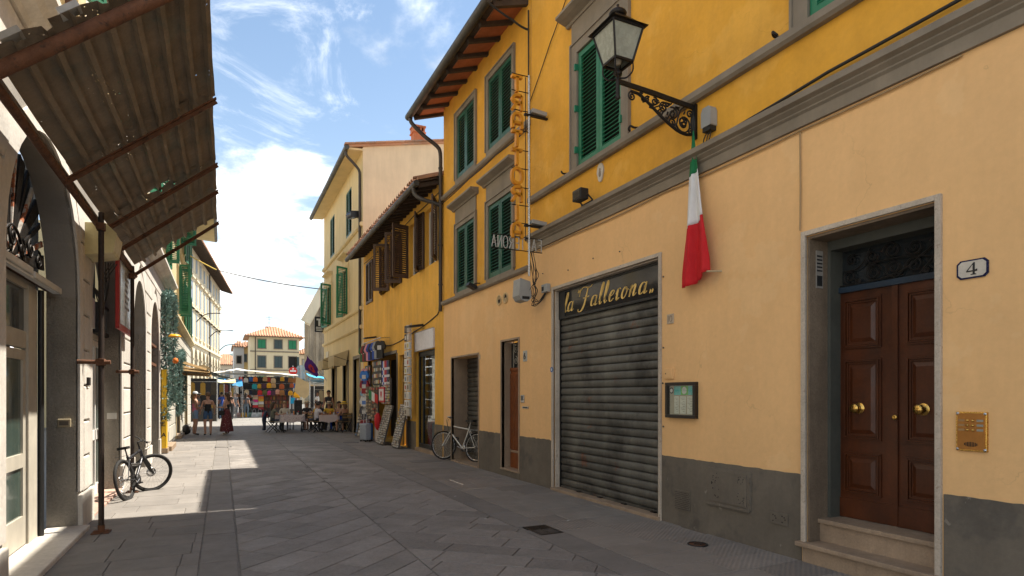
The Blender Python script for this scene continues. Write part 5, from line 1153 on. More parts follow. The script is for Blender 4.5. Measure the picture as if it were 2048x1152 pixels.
for o in arches:
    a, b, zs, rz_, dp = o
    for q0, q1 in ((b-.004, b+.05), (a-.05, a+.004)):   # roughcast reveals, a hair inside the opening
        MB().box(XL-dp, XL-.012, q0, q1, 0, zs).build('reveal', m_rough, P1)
    if rz_:
        m_ = (a+b)/2; hw = (b-a)/2
        ac = [(m_+hw*math.cos(R(t)), zs+rz_*math.sin(R(t))) for t in range(180, -1, -9)]
        lft = ac[:11]+[(m_, zs+rz_+.002), (a-.001, zs+rz_+.002)]; rgt = ac[10:]+[(b+.001, zs+rz_+.002), (m_, zs+rz_+.002)]
        for pl_ in (lft, rgt):
            MB().prism(pl_, (XL-dp, 0, 0), (0,1,0), (0,0,1), (1,0,0), dp+.001).build('spandrel', m_lstone, P1)
        av = MB(); wd_ = .20                         # archivolt moulding
        outer = [(m_+(hw+wd_)*math.cos(R(t)), zs+(rz_+wd_)*math.sin(R(t))) for t in range(180, -1, -9)]
        for i in range(20):
            av.prism([ac[i], outer[i], outer[i+1], ac[i+1]], (XL-.02,0,0), (0,1,0), (0,0,1), (1,0,0), .045, sm=False)
        av.box(XL-.02, XL+.025, a-wd_, a, .45, zs); av.box(XL-.02, XL+.025, b, b+wd_, .45, zs); av.build('archivolt', m_rust_st, P1)
    else:
        av = MB(); av.box(XL-.02, XL+.025, a-.14, a, .0, zs+.14); av.box(XL-.02, XL+.025, b, b+.14, 0, zs+.14); av.box(XL-.02, XL+.025, a, b, zs, zs+.14); av.build('door_surround', m_rust_st, P1)
def block(mb, X, s, p, pr=.03, gap=.011, ch=.014):
    if area(p) < 0: p = p[::-1]
    if area(p) < .01: return False
    a, b = inset(p, gap), inset(p, gap+ch)
    if not a or not b or area(b) <= 0: return False
    k = len(a); vs = [(X-s*.01, y, z) for y, z in a]+[(X+s*(pr-ch*.8), y, z) for y, z in a]+[(X+s*pr, y, z) for y, z in b]
    fs = [(i, (i+1)%k, k+(i+1)%k, k+i) for i in range(k)]+[(k+i, k+(i+1)%k, 2*k+(i+1)%k, 2*k+i) for i in range(k)]+[tuple(range(2*k, 3*k))]
    mb.add(vs, fs); return True
def rustic(parent, X, s, y0, y1, z0, z1, ch, ops, blen=.95, m=None, name='stone_block'):
    n = round((z1-z0)/ch); ch = (z1-z0)/n
    def ex(o, z):
        m_, hw = (o[0]+o[1])/2, (o[1]-o[0])/2
        wd_ = .20 if o[3] else .14
        if z <= o[2]: return m_, hw+wd_
        H_ = o[3]+wd_
        if not o[3]: return m_, (hw+wd_ if z <= o[2]+.14 else 0)
        q = 1-((z-o[2])/H_)**2
        return m_, (hw+wd_)*math.sqrt(q) if q > 0 else 0
    for r_ in range(n):
        za, zb = z0+r_*ch, z0+(r_+1)*ch
        segs = []; curA, curB = y0, y0
        for o in ops:
            m_, ha = ex(o, za); _, hb = ex(o, zb)
            if ha <= 0: continue
            segs.append((curA, curB, m_-ha, m_-hb)); curA, curB = m_+ha, m_+hb
        segs.append((curA, curB, y1, y1))
        for a0, b0, a1, b1 in segs:
            L_ = ((a1-a0)+(b1-b0))/2
            if L_ < .1: continue
            k = max(1, round(L_/blen)); off = 0
            cuts = [i/k for i in range(k+1)]
            if r_ % 2 and k > 1: cuts = [0]+[(i+.5)/k for i in range(k)]+[1]
            for c, d in zip(cuts, cuts[1:]):
                p = [(a0+(a1-a0)*c, za), (a0+(a1-a0)*d, za), (b0+(b1-b0)*d, zb), (b0+(b1-b0)*c, zb)]
                mb = MB()
                if block(mb, X, s, p): mb.build(name, m or m_rust_st, parent)
rustic(P1, XL, 1, PY0, PY1, .42, 4.74, .43, arches)
for a, b in ((PY0, 5.93), (8.67, 9.40), (11.94, 13.48), (15.51, 16.59), (18.61, 19.6)): MB().box(XL-.02, XL+.05, a, b, -.02, .415).build('plinth', m_rust_st, P1, bevel=.015)
string_course(P1, XL, 1, PY0, PY1, [(0,0),(.05,0),(.07,.06),(.16,.10),(.20,.16),(.28,.20),(.28,.27),(0,.30)], 4.75, m_rust_st, 'cornice')
up = MB(); wups = [(6.4, 7.6, 5.9, 8.0), (9.9, 11.1, 5.9, 8.0), (13.4, 14.6, 5.9, 8.0), (17.0, 18.2, 5.9, 8.0), (20.1, 20.8, 5.45, 7.0)]
wall(up, XL-.03, 1, PY0, PY1, 4.9, 12.5, [(*o, .15) for o in wups]); up.build('upper_wall', m_lup, P1)
for a, b, c, d in wups:
    MB().box(XL-.18, XL-.17, a, b, c, d).build('window_pane', m_glass_dk, P1); surround(P1, XL-.03, 1, a, b, c, d, .16, .06, m_lcream, hood=.4, hoodproj=.25)
    shutter_leaf(P1, 'shutter', (XL+.07, a, c), (b-a)/2, d-c, R(-95), m_lgreen, 24, 1, 1, slats=(a > 19)); shutter_leaf(P1, 'shutter', (XL+.07, b, c), (b-a)/2, d-c, R(168) if a > 19 else R(150), m_lgreen, 24, 1, -1, slats=False)
string_course(P1, XL-.03, 1, PY0, PY1, [(0,0),(.06,.02),(.1,.1),(0,.12)], 5.7, m_lcream, 'sill_course')
for y in (8.75, 12.25, 15.75, 19.0): MB().box(XL-.04, XL+.03, y-.22, y+.22, 5.06, 12.4).build('pilaster', m_lcream, P1)
MB().box(XL-.05, XL+.5, PY0, PY1, 12.3, 12.45).build('eave', m_lup, P1)
MB().box(XL-6, XL-.01, PY0, PY0+.02, 0, 12.3).build('end_wall', m_lup, P1)
# --- first arch: glazed door, fanlight with iron sunburst
XD1 = XL-.27
m_dfr = mat('pale_door_frame', (.50,.46,.38), .6, var=.12, scale=3, bump=.15, bscale=40, streak=.15)
m_dgl = mat('green_tinted_glass', (.050,.075,.062), .10, var=.12, scale=1.5, bump=.0, spec=.7)
MB().box(XD1-.5, XD1-.4, 5.8, 8.8, 0, 4.2).build('hall_back', m_dark, P1)
f = MB()
for a, b, c, d in ((8.12,8.62,.0,2.72),(7.72,7.80,.05,2.12),(6.0,6.22,.05,2.12),(7.80,8.12,.05,.2)): pass
MB().box(XD1-.06, XD1, 7.82, 8.14, .02, 2.74).build('door_post', m_dfr, P1)
MB().box(XD1-.07, XD1-.02, 5.98, 7.82, 2.08, 2.26).build('transom_rail', m_dfr, P1)
MB().box(XD1-.05, XD1-.04, 5.98, 7.82, 2.26, 2.70).build('transom_pane', m_glass_dk, P1)
MB().box(XD1-.07, XD1-.01, 5.98, 8.14, 2.70, 2.79).build('head_rail', m_dfr, P1)
for a, b in ((6.92, 7.80), (6.0, 6.90)):
    d_ = MB(); w = .09
    for q in ((a, a+w, .06, 2.06), (b-w, b, .06, 2.06), (a+w, b-w, 1.96, 2.06), (a+w, b-w, .86, 1.0), (a+w, b-w, .06, .36)): d_.box(XD1-.07, XD1-.02, *q)
    dl = d_.build('glazed_door', m_dfr, P1)
    for c, d in ((.36, .86), (1.0, 1.96)): MB().box(XD1-.05, XD1-.04, a+w, b-w, c, d).build('pane', m_dgl, dl)
    MB().box(XD1-.02, XD1+.03, (b-.07 if a < 6.9 else a+.03), (b-.03 if a < 6.9 else a+.07), 1.05, 1.2).build('handle', m_chrome, dl)
MB().tube([(XD1+.02,8.2,.0),(XD1+.02,8.2,2.75)], .03, 8).build('drain_pipe', m_black, P1)
MB().box(XL-.3, XL+.12, 5.9, 8.68, -.03, .05).build('door_step', m_rust_st, P1, bevel=.01)
MB().box(XL-.3, XL+.03, 9.42, 11.93, -.03, .035).build('door_step', mat('pink_step', (.42,.28,.22), .8, var=.15, bump=.3), P1, bevel=.01)
MB().box(XD1-.03, XD1+.05, 6.0, 8.62, 2.80, 2.88).build('fanlight_sill', m_rust, P1)
fan = MB(); cy, cz = 7.30, 2.90
m_flake = mat('peeling_paint', (.40,.37,.33), .9, var=.3, scale=14, bump=.6, bscale=60, col2=(.34,.11,.045), c2s=9, c2t=(.5,.55), spots=(12,.6,.04,(.03,.026,.022),.95))
for i in range(17):
    a = R(10+i*10); L_ = (1.24+.02*math.sin(i*3))/math.sqrt((math.cos(a)/1.0)**2+(math.sin(a)/.98)**2)
    w_ = .018+.03*(i % 3 == 0)
    p0 = Vector((XD1-.02, cy+.12*math.cos(a), cz+.12*math.sin(a))); p1 = Vector((XD1-.02, cy+L_*math.cos(a), cz+L_*math.sin(a)*.98))
    d_ = (p1-p0).normalized(); n_ = Vector((0,-d_.z,d_.y))
    b_ = MB(); b_.add([p0-n_*w_*.5, p1-n_*w_*1.8, p1+n_*w_*1.8, p0+n_*w_*.5]+[q+Vector((-.02,0,0)) for q in (p0-n_*w_*.5, p1-n_*w_*1.8, p1+n_*w_*1.8, p0+n_*w_*.5)], [(0,1,2,3),(7,6,5,4),(0,4,5,1),(1,5,6,2),(2,6,7,3),(3,7,4,0)])
    b_.build('fan_ray', m_flake if i % 3 == 1 else m_iron, P1)
sc = MB()
for i in range(7): spiral(sc, (cy-.9+i*.3, cz+.17+.06*(i%2)), .11, 1.5, 90, XD1+.0, .012, 1 if i % 2 else -1)
sc.tube([(XD1, cy+.34*math.cos(R(t)), cz+.34*math.sin(R(t))) for t in range(0, 181, 12)], .014, 6); sc.build('fan_scrolls', m_iron, P1, kind='stuff')
MB().box(XD1-.1, XD1-.09, 6.0, 8.6, 2.8, 4.1).build('fan_pane', m_glass_dk, P1)
k = thing('strip_light', 'long pale strip light above the glazed door', 'light fitting', (XD1+.1, 7.3, 2.72)); MB().box(XD1+.06, XD1+.15, 6.2, 7.35, 2.78, 2.85).build('housing', m_offw, k, bevel=.01); MB().box(XD1+.06, XD1+.15, 7.42, 8.5, 2.76, 2.83).build('housing', m_offw, k, bevel=.01); MB().box(XD1+.08, XD1+.13, 6.25, 8.45, 2.755, 2.775).build('tube', solid(.7,.7,.68), k)
bx = thing('bell_box', 'small brass bell box on the roughcast reveal', 'bell box', (XL-.14, 8.65, 1.27)); MB().box(XL-.19, XL-.06, 8.62, 8.658, 1.22, 1.32).build('case', solid(.33,.27,.17), bx, bevel=.008); MB().box(XL-.17, XL-.08, 8.612, 8.622, 1.245, 1.295).build('face', solid(.10,.08,.06), bx)
MB().box(XL+.03, XL+.055, 9.0, 9.12, 1.72, 1.82).build('letter_slot_plate', m_iron, label='dark metal slot plate on the stone pier behind the first post', cat='letter slot', base=(XL,9.06,1.77))
fb = thing('wall_lamp_box', 'yellowed plastic lamp box under the canopy edge', 'lamp box', (XL, 9.2, 3.4)); MB().prism([(0,0),(.30,.06),(.34,.30),(.22,.42),(0,.40)], (XL+.02, 8.9, 3.32), (1,0,0), (0,0,1), (0,1,0), .5).build('case', mat('yellowed_plastic', (.55,.47,.24), .5, var=.15, scale=5, bump=.1), fb, bevel=.03)
k = MB()
for i in range(8): k.tube(crom([(XL+.1+.03*i%.2, 9.4+.02*i, 3.35), (XL+.16+random.uniform(-.06,.06), 9.45+random.uniform(-.1,.1), 3.1), (XL+.1+random.uniform(-.05,.08), 9.5, 2.85+random.uniform(-.1,.1)), (XL+.05, 9.35, 3.0)], 6), .007, 5)
k.build('hanging_wires', m_cable, fb)
# --- second opening: white door, fascia and mirrored display
XD2 = XL-.25
MB().box(XD2-.12, XD2-.1, 9.4, 11.95, 0, 3.9).build('shop_back', m_dark, P1)
f = MB(); f.box(XD2-.05, XD2, 10.75, 10.85, 0, 2.45); f.box(XD2-.05, XD2, 11.80, 11.92, 0, 2.45); f.box(XD2-.05, XD2, 10.85, 11.80, 2.36, 2.45); f.box(XD2-.05, XD2, 10.85, 11.8, .9, 1.05); f.box(XD2-.05, XD2, 10.85, 11.8, .0, .18); f.box(XD2-.05, XD2, 11.3, 11.36, .18, 2.36); dd2 = f.build('white_door', m_white, P1)
MB().box(XD2-.04, XD2-.03, 10.85, 11.8, .18, 2.36).build('pane', m_dgl, dd2)
MB().box(XD2-.05, XD2+.06, 9.45, 10.95, 2.6, 3.05).build('fascia', m_white, P1); MB().box(XD2-.04, XD2+.10, 10.97, 11.9, 2.55, 3.02).build('display_box', m_black, P1)
for i in range(3): MB().box(XD2+.10, XD2+.106, 11.02+i*.30, 11.27+i*.30, 2.6, 2.97).build('mirror_pane', mat('mirror_glass', (.7,.72,.74), .05, 1, var=0, bump=0), P1)
MB().box(XD2-.03, XD2+.02, 9.45, 11.9, 2.46, 2.54).build('lintel_rail', m_dfr, P1)
MB().box(XL-.02-.16, XL-.05, 11.905, 11.925, 1.2, 1.3).build('bell_plate', m_offw, label='small pale bell plate on the reveal between the two posts', cat='bell plate', base=(XL-.1,11.92,1.25))
# --- deeper arches
for i, o in enumerate(arches[2:4]):
    a, b = o[:2]; X_ = XL-o[4]
    MB().box(X_-.03, X_, a, b, 0, atop(o)).build('dark_shutter', mat('brown_grey_shutter', (.085,.072,.058), .7, var=.2, scale=3, bump=.2), P1)
    for j in range(5): MB().box(X_, X_+.012, a+.1+j*.36, a+.40+j*.36, .2, 2.7).build('door_board', mat('brown_grey_shutter', (.085,.072,.058)), P1, bevel=.004)
    MB().box(X_-.01, X_+.1, a, b, 2.86, 2.95).build('transom_beam', m_rust_st, P1)
    if i == 1:
        MB().box(X_+.05, XL-.03, a+.05, b-.15, 2.35, 2.42).build('box_shelf', m_rust, P1); MB().box(X_+.05, XL-.03, a+.05, b-.15, 2.84, 2.90).build('box_shelf', m_rust, P1); MB().box(X_+.06, X_+.08, a+.05, b-.15, 2.42, 2.84).build('box_back', m_black, P1)
        sc = MB()
        for q in range(5): spiral(sc, (a+.35+q*.33, 3.25+.1*(q%2)), .17, 1.4, 60*q, X_+.12, .02, 1)
        sc.build('fan_scrolls', m_rust, P1, kind='stuff')
X_ = XL-.25; MB().box(X_-.03, X_, 19.75, 21.3, 0, 2.45).build('shop_door', solid(.04,.032,.026), P1); MB().box(XL-.3, XL+.25, 19.6, 21.45, -.03, .14).build('door_step', m_trav, P1, bevel=.01)

# ================================================================== LEFT SIDE: CREAM HOUSE WITH GREEN SHUTTERS
P2 = thing('cream_shuttered_house', 'cream house with green louvred shutters over pale banded stone on the left', 'building', (-4, 29, 0))
Q0, Q1 = 21.72, 36.2
lops = [(25.0, 26.9, 2.4, 0, .3), (30.5, 32.4, 2.5, 0, .3)]
w6 = MB(); wall(w6, XL, 1, Q0, Q1, 0, 4.1, [(o[0], o[1], 0, o[2], .3) for o in lops]); w6.build('lower_wall', m_lstone, P2)
rustic(P2, XL, 1, Q0, Q1, .1, 4.08, .5, lops, 1.3, mat('cream_stone_block', (.50,.47,.40), .85, var=.12, scale=1.3, bump=.35, bscale=18, streak=.15, rnd=.06))
for o in lops:
    MB().box(XL-.32, XL-.3, o[0], o[1], 0, o[2]).build('shop_depth', m_dark, P2); f = MB(); f.box(XL-.02, XL+.05, o[0]-.13, o[0], 0, o[2]+.13); f.box(XL-.02, XL+.05, o[1], o[1]+.13, 0, o[2]+.13); f.box(XL-.02, XL+.05, o[0], o[1], o[2], o[2]+.13); f.build('door_surround', m_lcream, P2)
    MB().box(XL-.3, XL+.2, o[0]-.1, o[1]+.1, -.03, .12).build('door_step', m_trav, P2)
string_course(P2, XL, 1, Q0, Q1, [(0,0),(.05,0),(.08,.06),(.16,.10),(.22,.15),(.22,.22),(0,.26)], 4.1, m_lcream, 'cornice')
lw = [(26.2, 26.95, 4.7, 6.6), (29.6, 30.7, 4.45, 6.55), (33, 34.1, 4.45, 6.55), (23.0, 24.1, 7.6, 9.3), (26.1, 27.2, 7.6, 9.3), (29.6, 30.7, 7.6, 9.3), (33, 34.1, 7.6, 9.3)]
w7 = MB(); wall(w7, XL-.02, 1, Q0, Q1, 4.2, 10.1, [(*o, .14) for o in lw]); w7.add([(XL-.02,Q1,0),(-9,Q1,0),(-9,Q1,10.1),(XL-.02,Q1,10.1)], [(3,2,1,0)]); w7.build('upper_wall', m_lcream, P2)
for a, b, c, d in lw:
    MB().box(XL-.17, XL-.16, a, b, c, d).build('window_pane', m_glass_dk, P2); surround(P2, XL-.02, 1, a, b, c, d, .13, .05, m_lcream, sill=False)
    shutter_leaf(P2, 'shutter', (XL+.06, a, c), (b-a)/2, d-c, R(-92) if a < 28 else R(-172), m_lgreen, 26, 1, 1, slats=(26 < a < 27 and c < 5)); shutter_leaf(P2, 'shutter', (XL+.06, b, c), (b-a)/2, d-c, R(100) if a < 28 else R(172), m_lgreen, 26, 1, -1, slats=(26 < a < 27 and c < 5))
string_course(P2, XL-.02, 1, Q0, Q1, [(0,0),(.06,.02),(.12,.1),(0,.12)], 7.2, m_lcream, 'string_course')
rf = MB(); rf.prism([(XL-.02,10.0),(-.38,9.92),(-.34,10.05),(-6,11.6),(-6,11.4),(XL-.02,10.2)], (0,Q0,0), (1,0,0), (0,0,1), (0,1,0), Q1-Q0+.25); rf.build('roof', m_lcream, P2)
gt = MB(); gt.tube([(-.33,Q0,10.0),(-.33,Q1+.25,10.0)], .09, 8); gt.build('gutter', m_gutter, P2)

# ================================================================== SCAFFOLD CANOPY
m_sheet = mat('corrugated_underside', (.24,.19,.135), .7, .1, var=.25, scale=2.5, bump=.3, bscale=35, streak=.1, col2=(.19,.18,.14), c2s=1.7, fine=.08)
nt = m_sheet.node_tree; N_ = nt.nodes; Lk = nt.links                        # nail holes: really open
tc = N_.new('ShaderNodeTexCoord'); vo = N_.new('ShaderNodeTexVoronoi'); vo.inputs['Scale'].default_value = 19; Lk.new(tc.outputs['Object'], vo.inputs['Vector'])
no = N_.new('ShaderNodeTexNoise'); no.inputs['Scale'].default_value = 1.6; no.inputs['Detail'].default_value = 2; Lk.new(tc.outputs['Object'], no.inputs['Vector'])
mr = N_.new('ShaderNodeMapRange'); mr.inputs['From Min'].default_value = .47; mr.inputs['From Max'].default_value = .60; mr.inputs['To Min'].default_value = 0; mr.inputs['To Max'].default_value = .12; Lk.new(no.outputs['Fac'], mr.inputs['Value'])
lt = N_.new('ShaderNodeMath'); lt.operation = 'LESS_THAN'; Lk.new(vo.outputs['Distance'], lt.inputs[0]); Lk.new(mr.outputs[0], lt.inputs[1])
tb_ = N_.new('ShaderNodeBsdfTransparent'); mxs = N_.new('ShaderNodeMixShader'); Lk.new(lt.outputs[0], mxs.inputs[0]); Lk.new(N_['Principled BSDF'].outputs[0], mxs.inputs[1]); Lk.new(tb_.outputs[0], mxs.inputs[2]); Lk.new(mxs.outputs[0], N_['Material Output'].inputs['Surface'])
cn = thing('scaffold_canopy', 'rusty corrugated metal canopy on scaffold posts over the left pavement', 'canopy', (-1.3, 8.4, 0))
ca, cb = Vector((-1.33, 3.80)), Vector((-.10, 4.80)); cd = (cb-ca); CL = cd.length; cd.normalize(); cnn = Vector((-cd.y, cd.x))
def sheet(y0, y1, jit, nrib=8):
    pr = []; pitch = CL/nrib
    for i in range(nrib):
        s0 = i*pitch
        for ds, h in ((0,0),(pitch*.70,0),(pitch*.74,.05),(pitch*.95,.05)): pr.append((s0+ds, -h))
    pr.append((CL, 0)); n = 14; vs = []
    for j in range(n+1):
        y = y0+(y1-y0)*j/n
        for q, (s_, h) in enumerate(pr):
            wob = .006*math.sin(y*2.1+s_*5+jit)+.004*math.sin(y*7+jit*3+s_*11)
            ee = (random.uniform(-.012,.02) if j in (0, n) else 0)
            p = ca+cd*(s_+ .008*math.sin(y*1.7+jit))+cnn*(h+wob+ee+jit*.004); vs.append((p.x, y+(random.uniform(-.02,.02) if j in (0,n) else 0), p.y))
    k = len(pr); mb = MB(); mb.add(vs, [(j*k+i, j*k+i+1, (j+1)*k+i+1, (j+1)*k+i) for j in range(n) for i in range(k-1)]); return mb
for i, (a, b) in enumerate(((4.86, 7.06), (6.98, 9.02), (8.96, 10.2), (10.12, 12.0))): sheet(a, b, i % 2*3+1).build('corrugated_sheet', m_sheet, cn)
for i, y in enumerate((4.93, 7.0, 8.95, 10.12, 11.95)):
    a = ca+cnn*(-.10); b = cb+cnn*(-.10)-cd*.03; a = a-cd*.12
    k = MB()
    if i == 0: k.tube([(a.x-.25, y, a.y-.2), (b.x+.5*cd.x, y, b.y+.5*cd.y)], .048, 12)
    else: k.bar((a.x, y, a.y), (b.x, y, b.y), .05, .012); k.bar((a.x, y+.02, a.y-.02), (b.x, y+.02, b.y-.02), .012, .05)
    k.build('cross_beam', m_rust, cn)
MB().tube([(-1.36,4.0,3.66),(-1.36,12.2,3.66)], .035, 10).build('eave_pipe', m_rust, cn)
MB().bar((-1.40,4.2,3.74),(-1.40,12.05,3.74), .09, .03).build('eave_plank', mat('weathered_plank', (.16,.13,.10), .9, var=.25, scale=6, bump=.4), cn)
for x, y in ((-1.27, 8.36), (-1.335, 11.6)):
    MB().tube([(x,y,.03),(x,y,3.72)], .03, 10).build('post', mat('dark_scaffold_tube', (.045,.032,.026), .6, .4, var=.25, scale=10, bump=.3, bscale=60), cn)
    k = MB(); k.box(x-.09, x+.09, y-.09, y+.09, 0, .014); k.box(x-.07, x+.07, y-.05, y+.05, .014, .03); k.lathe([(.036,.014),(.036,.09)], (x,y,0), n=10); k.build('base_plate', m_rust, cn)
    k = MB(); k.tube([(x-.22,y-.06,1.98),(x+.10,y-.06,1.98)], .026, 10); k.build('tie_tube', m_rust, cn)
    for z in (1.98, 3.55):
        q = MB(); q.lathe([(.034,-.04),(.045,-.04),(.045,.04),(.034,.04)], (x,y,z), n=12); q.box(x-.04, x+.04, y-.09, y-.03, z-.035, z+.035); q.tube([(x+.035,y-.1,z+.02),(x+.035,y+.03,z+.02)], .008, 6); q.build('coupler', m_rust, cn)
MB().tube([(-.93,4.98,4.2),(-.93,4.98,7.2)], .032, 10).build('upper_standard', m_rust, cn)
for t_ in (.15, .55, .95, 1.3):
    p = ca+cd*t_+cnn*.03; MB().obox((p.x, 4.90, p.y), (cd.x*.07,0,cd.y*.07), (0,.05,0), (cnn.x*.02,0,cnn.y*.02)).build('bent_sheet_end', mat('bare_sheet_metal', (.42,.41,.38), .6, .2, var=.2, scale=8, bump=.2), cn)
hb = thing('hoarding_board', 'orange brown timber board at the top left corner', 'board', (-1.5, 4.2, 4.3)); MB().box(-1.5, -.98, 3.3, 4.72, 4.22, 4.26).build('board', mat('brown_board', (.20,.095,.04), .7, var=.2, scale=3, bump=.2), hb); MB().box(-.98, -.95, 3.3, 4.72, 4.20, 4.34).build('edge_strip', m_rust, hb)
# framed sign panel
ps = thing('hanging_sign_panel', 'red edged white sign panel hanging under the canopy end', 'sign', (-1.38, 11.45, 2.6))
MB().box(-1.44, -1.39, 10.62, 12.28, 2.60, 3.75).build('case', solid(.42,.03,.025,.5), ps, bevel=.006); MB().box(-1.388, -1.382, 10.70, 12.20, 2.68, 3.67).build('face', mat('faded_sign_face', (.50,.52,.53), .3, var=.15, scale=1.6, bump=.05, col2=(.30,.42,.30), c2s=1.2), ps)
for i in range(7): MB().box(-1.3815, -1.380, 11.15, 11.15+random.uniform(.3,.6), 3.5-i*.09, 3.54-i*.09).build('text_line', solid(.22,.20,.20), ps)
k = MB(); k.tube([(-1.42,10.7,3.75),(-1.36,10.7,3.66)], .01, 5); k.tube([(-1.42,12.2,3.75),(-1.36,12.2,3.66)], .01, 5); k.build('hangers', m_iron, ps)

# ================================================================== FIR GARLANDS, YELLOW COLUMN, LAMPS ON THE LEFT
m_fir = mat('bluegreen_fir', (.19,.29,.26), .7, var=.4, scale=9, bump=0, rnd=0)
def garland(label, paths, rad, n):
    t = thing('fir_garland', label, 'garland', tuple(paths[0][0])); cz_ = MB(); st_ = MB()
    for P in paths:
        Q = crom(P, 10); st_.tube(Q, .02, 6)
        for i in range(n):
            p = random.choice(Q); d = Vector((random.gauss(0,1), random.gauss(0,1), random.gauss(0,.8))).normalized()
            r0 = rad*random.uniform(.15,.75); b = p+d*r0+Vector((0,0,random.uniform(-.06,.06))); L_ = random.uniform(.06,.13)
            e = (d+Vector((random.uniform(-.6,.6),random.uniform(-.6,.6),random.uniform(-.7,.5)))).normalized(); s_ = e.cross(Vector((random.random(),random.random(),random.random()))).normalized()*.016
            cz_.add([b-s_, b+s_, b+e*L_+s_*.3, b+e*L_-s_*.3], [(0,1,2,3)]); s2 = e.cross(s_).normalized()*.014; cz_.add([b-s2, b+s2, b+e*L_*.9], [(0,1,2)])
    st_.build('stem', m_wood_dk, t); cz_.build('needles', m_fir, t, kind='stuff')
garland('thick blue green fir garland round the shop door with the yellow column', [[(XL+.13,18.95,1.0),(XL+.15,19.0,2.2),(XL+.13,18.95,3.4),(XL+.16,19.0,4.25)], [(XL+.16,19.0,4.3),(XL+.18,20.2,4.5),(XL+.16,21.5,4.35)], [(XL+.13,21.7,1.4),(XL+.15,21.65,2.8),(XL+.15,21.6,4.3)]], .15, 1700)
garland('smaller fir garland round the farther shop door', [[(XL+.12,24.7,.95),(XL+.14,24.75,2.0),(XL+.14,24.8,2.9)], [(XL+.14,24.8,2.9),(XL+.16,25.9,3.2),(XL+.14,27.0,2.9)], [(XL+.12,27.1,1.0),(XL+.14,27.1,2.0),(XL+.14,27.05,2.9)]], .13, 1000)
yc = thing('yellow_column_sign', 'yellow upright sign panel below the fir garland', 'sign', (XL+.1, 19.05, .14)); MB().box(XL+.05, XL+.17, 18.88, 19.28, .14, 2.3).build('panel', solid(.66,.40,.01,.45), yc, bevel=.006); MB().box(XL+.03, XL+.2, 18.84, 19.32, .02, .14).build('foot', m_trav, yc)
for ch, z in (('R', .92), ('E', .76), ('Alt', .46)):
    mb = MB()
    for P, cl in GL[ch]: stroke2(mb, [Vector((a*.12, b*.1)) for a, b in P], .022, .004, (XL+.06, 18.878, z), (1,0,0), (0,0,1), (0,-1,0), bool(cl))
    mb.build('letter', m_black, yc)
ol = thing('orange_wall_lamp', 'small orange dome lamp on the wall beside the garland', 'lamp', (XL+.3, 18.7, 3.2)); k = MB(); k.lathe([(.0,.06),(.10,.05),(.16,0),(.16,-.02),(0,-.03)], (XL+.38, 18.7, 3.2), n=14); k.build('shade', solid(.72,.34,.01,.4), ol); MB().tube([(XL,18.7,3.25),(XL+.3,18.7,3.22)], .015, 6).build('arm', m_iron, ol)
ol = thing('orange_lantern', 'little orange lantern hanging in the garland', 'lantern', (XL+.35, 19.3, 2.5)); k = MB(); k.lathe([(0,.1),(.06,.07),(.08,0),(.05,-.06),(0,-.07)], (XL+.36,19.25,2.55), n=10); k.build('globe', solid(.6,.14,.01), ol); MB().tube([(XL+.36,19.25,2.65),(XL+.25,19.25,2.75)], .006, 5).build('hook', m_iron, ol)
m_timb = mat('pale_timber', (.42,.27,.12), .75, var=.2, scale=4, bump=.2)
aw = thing('timber_awning_frame', 'folded timber awning arms jutting from the wall beyond the garland', 'awning frame', (XL, 27, 2.6))
for (p, q) in (((XL,24.6,2.86),(-.62,27.8,2.66)), ((XL,24.8,2.55),(-.5,28.2,2.58)), ((XL,26.5,2.42),(-.45,29.2,2.44)), ((XL,25.5,2.72),(-.6,28.4,2.5))): MB().bar(p, q, .05, .09).build('arm', m_timb, aw)
MB().add([(XL+.1,25.0,2.6),(-.5,28.0,2.62),(-.42,29.4,2.5),(XL+.1,27.0,2.46)], [(0,1,2,3)]).build('rolled_canvas', mat('grey_tarp', (.26,.22,.15), .85, var=.2, bump=.3), aw)
pk = thing('black_backpack', 'black backpack left on the ground by the stone wall', 'backpack', (XL+.22, 27.6, 0)); k = MB(); k.ball((XL+.22,27.6,.2), (.14,.17,.21)); k.ball((XL+.26,27.58,.14), (.13,.13,.13)); k.build('bag', m_black, pk); k = MB(); k.tube(crom([(XL+.2,27.5,.1),(XL+.1,27.45,.3),(XL+.2,27.55,.4)], 5), .012, 5); k.tube(crom([(XL+.3,27.6,.38),(XL+.25,27.6,.46),(XL+.2,27.6,.38)], 5), .01, 5); k.build('strap', m_black, pk)
# ================================================================== AROUND THE PIAZZA
def local_thing(name, label, cat, loc, rz, group=None):
    t = thing(name, label, cat, loc, rz, group); WL[t.name] = (0,0,0); return t
m_loggia = mat('loggia_plaster', (.66,.58,.42), .85, var=.07, scale=.4, bump=.1, bscale=8, streak=.1)
m_gshut = mat('grey_blue_shutters', (.20,.24,.27), .6, var=.12, scale=2, bump=.1)
LG = local_thing('arcaded_palazzo', 'long cream palazzo with arcades and grey shutters beyond the left houses', 'building', (-.3, 90, 0), R(-5.5))
rowsW = [(13.7, 15.2), (10.5, 12.6), (7.4, 9.7)]; colsY = [-1.6-2.9*k for k in range(11)]
opsL = [(y-.62, y+.62, a, b, .18) for y in colsY for a, b in rowsW]; opsA = [(y-1.05, y+1.05, 0, 6.3, .8) for y in colsY]
wL = MB(); wall(wL, 0, 1, -34, 0, 0, 16.0, opsL+opsA); wL.add([(0,0,0),(-14,0,0),(-14,0,16),(0,0,16)], [(0,1,2,3)]); wL.build('wall', m_loggia, LG)
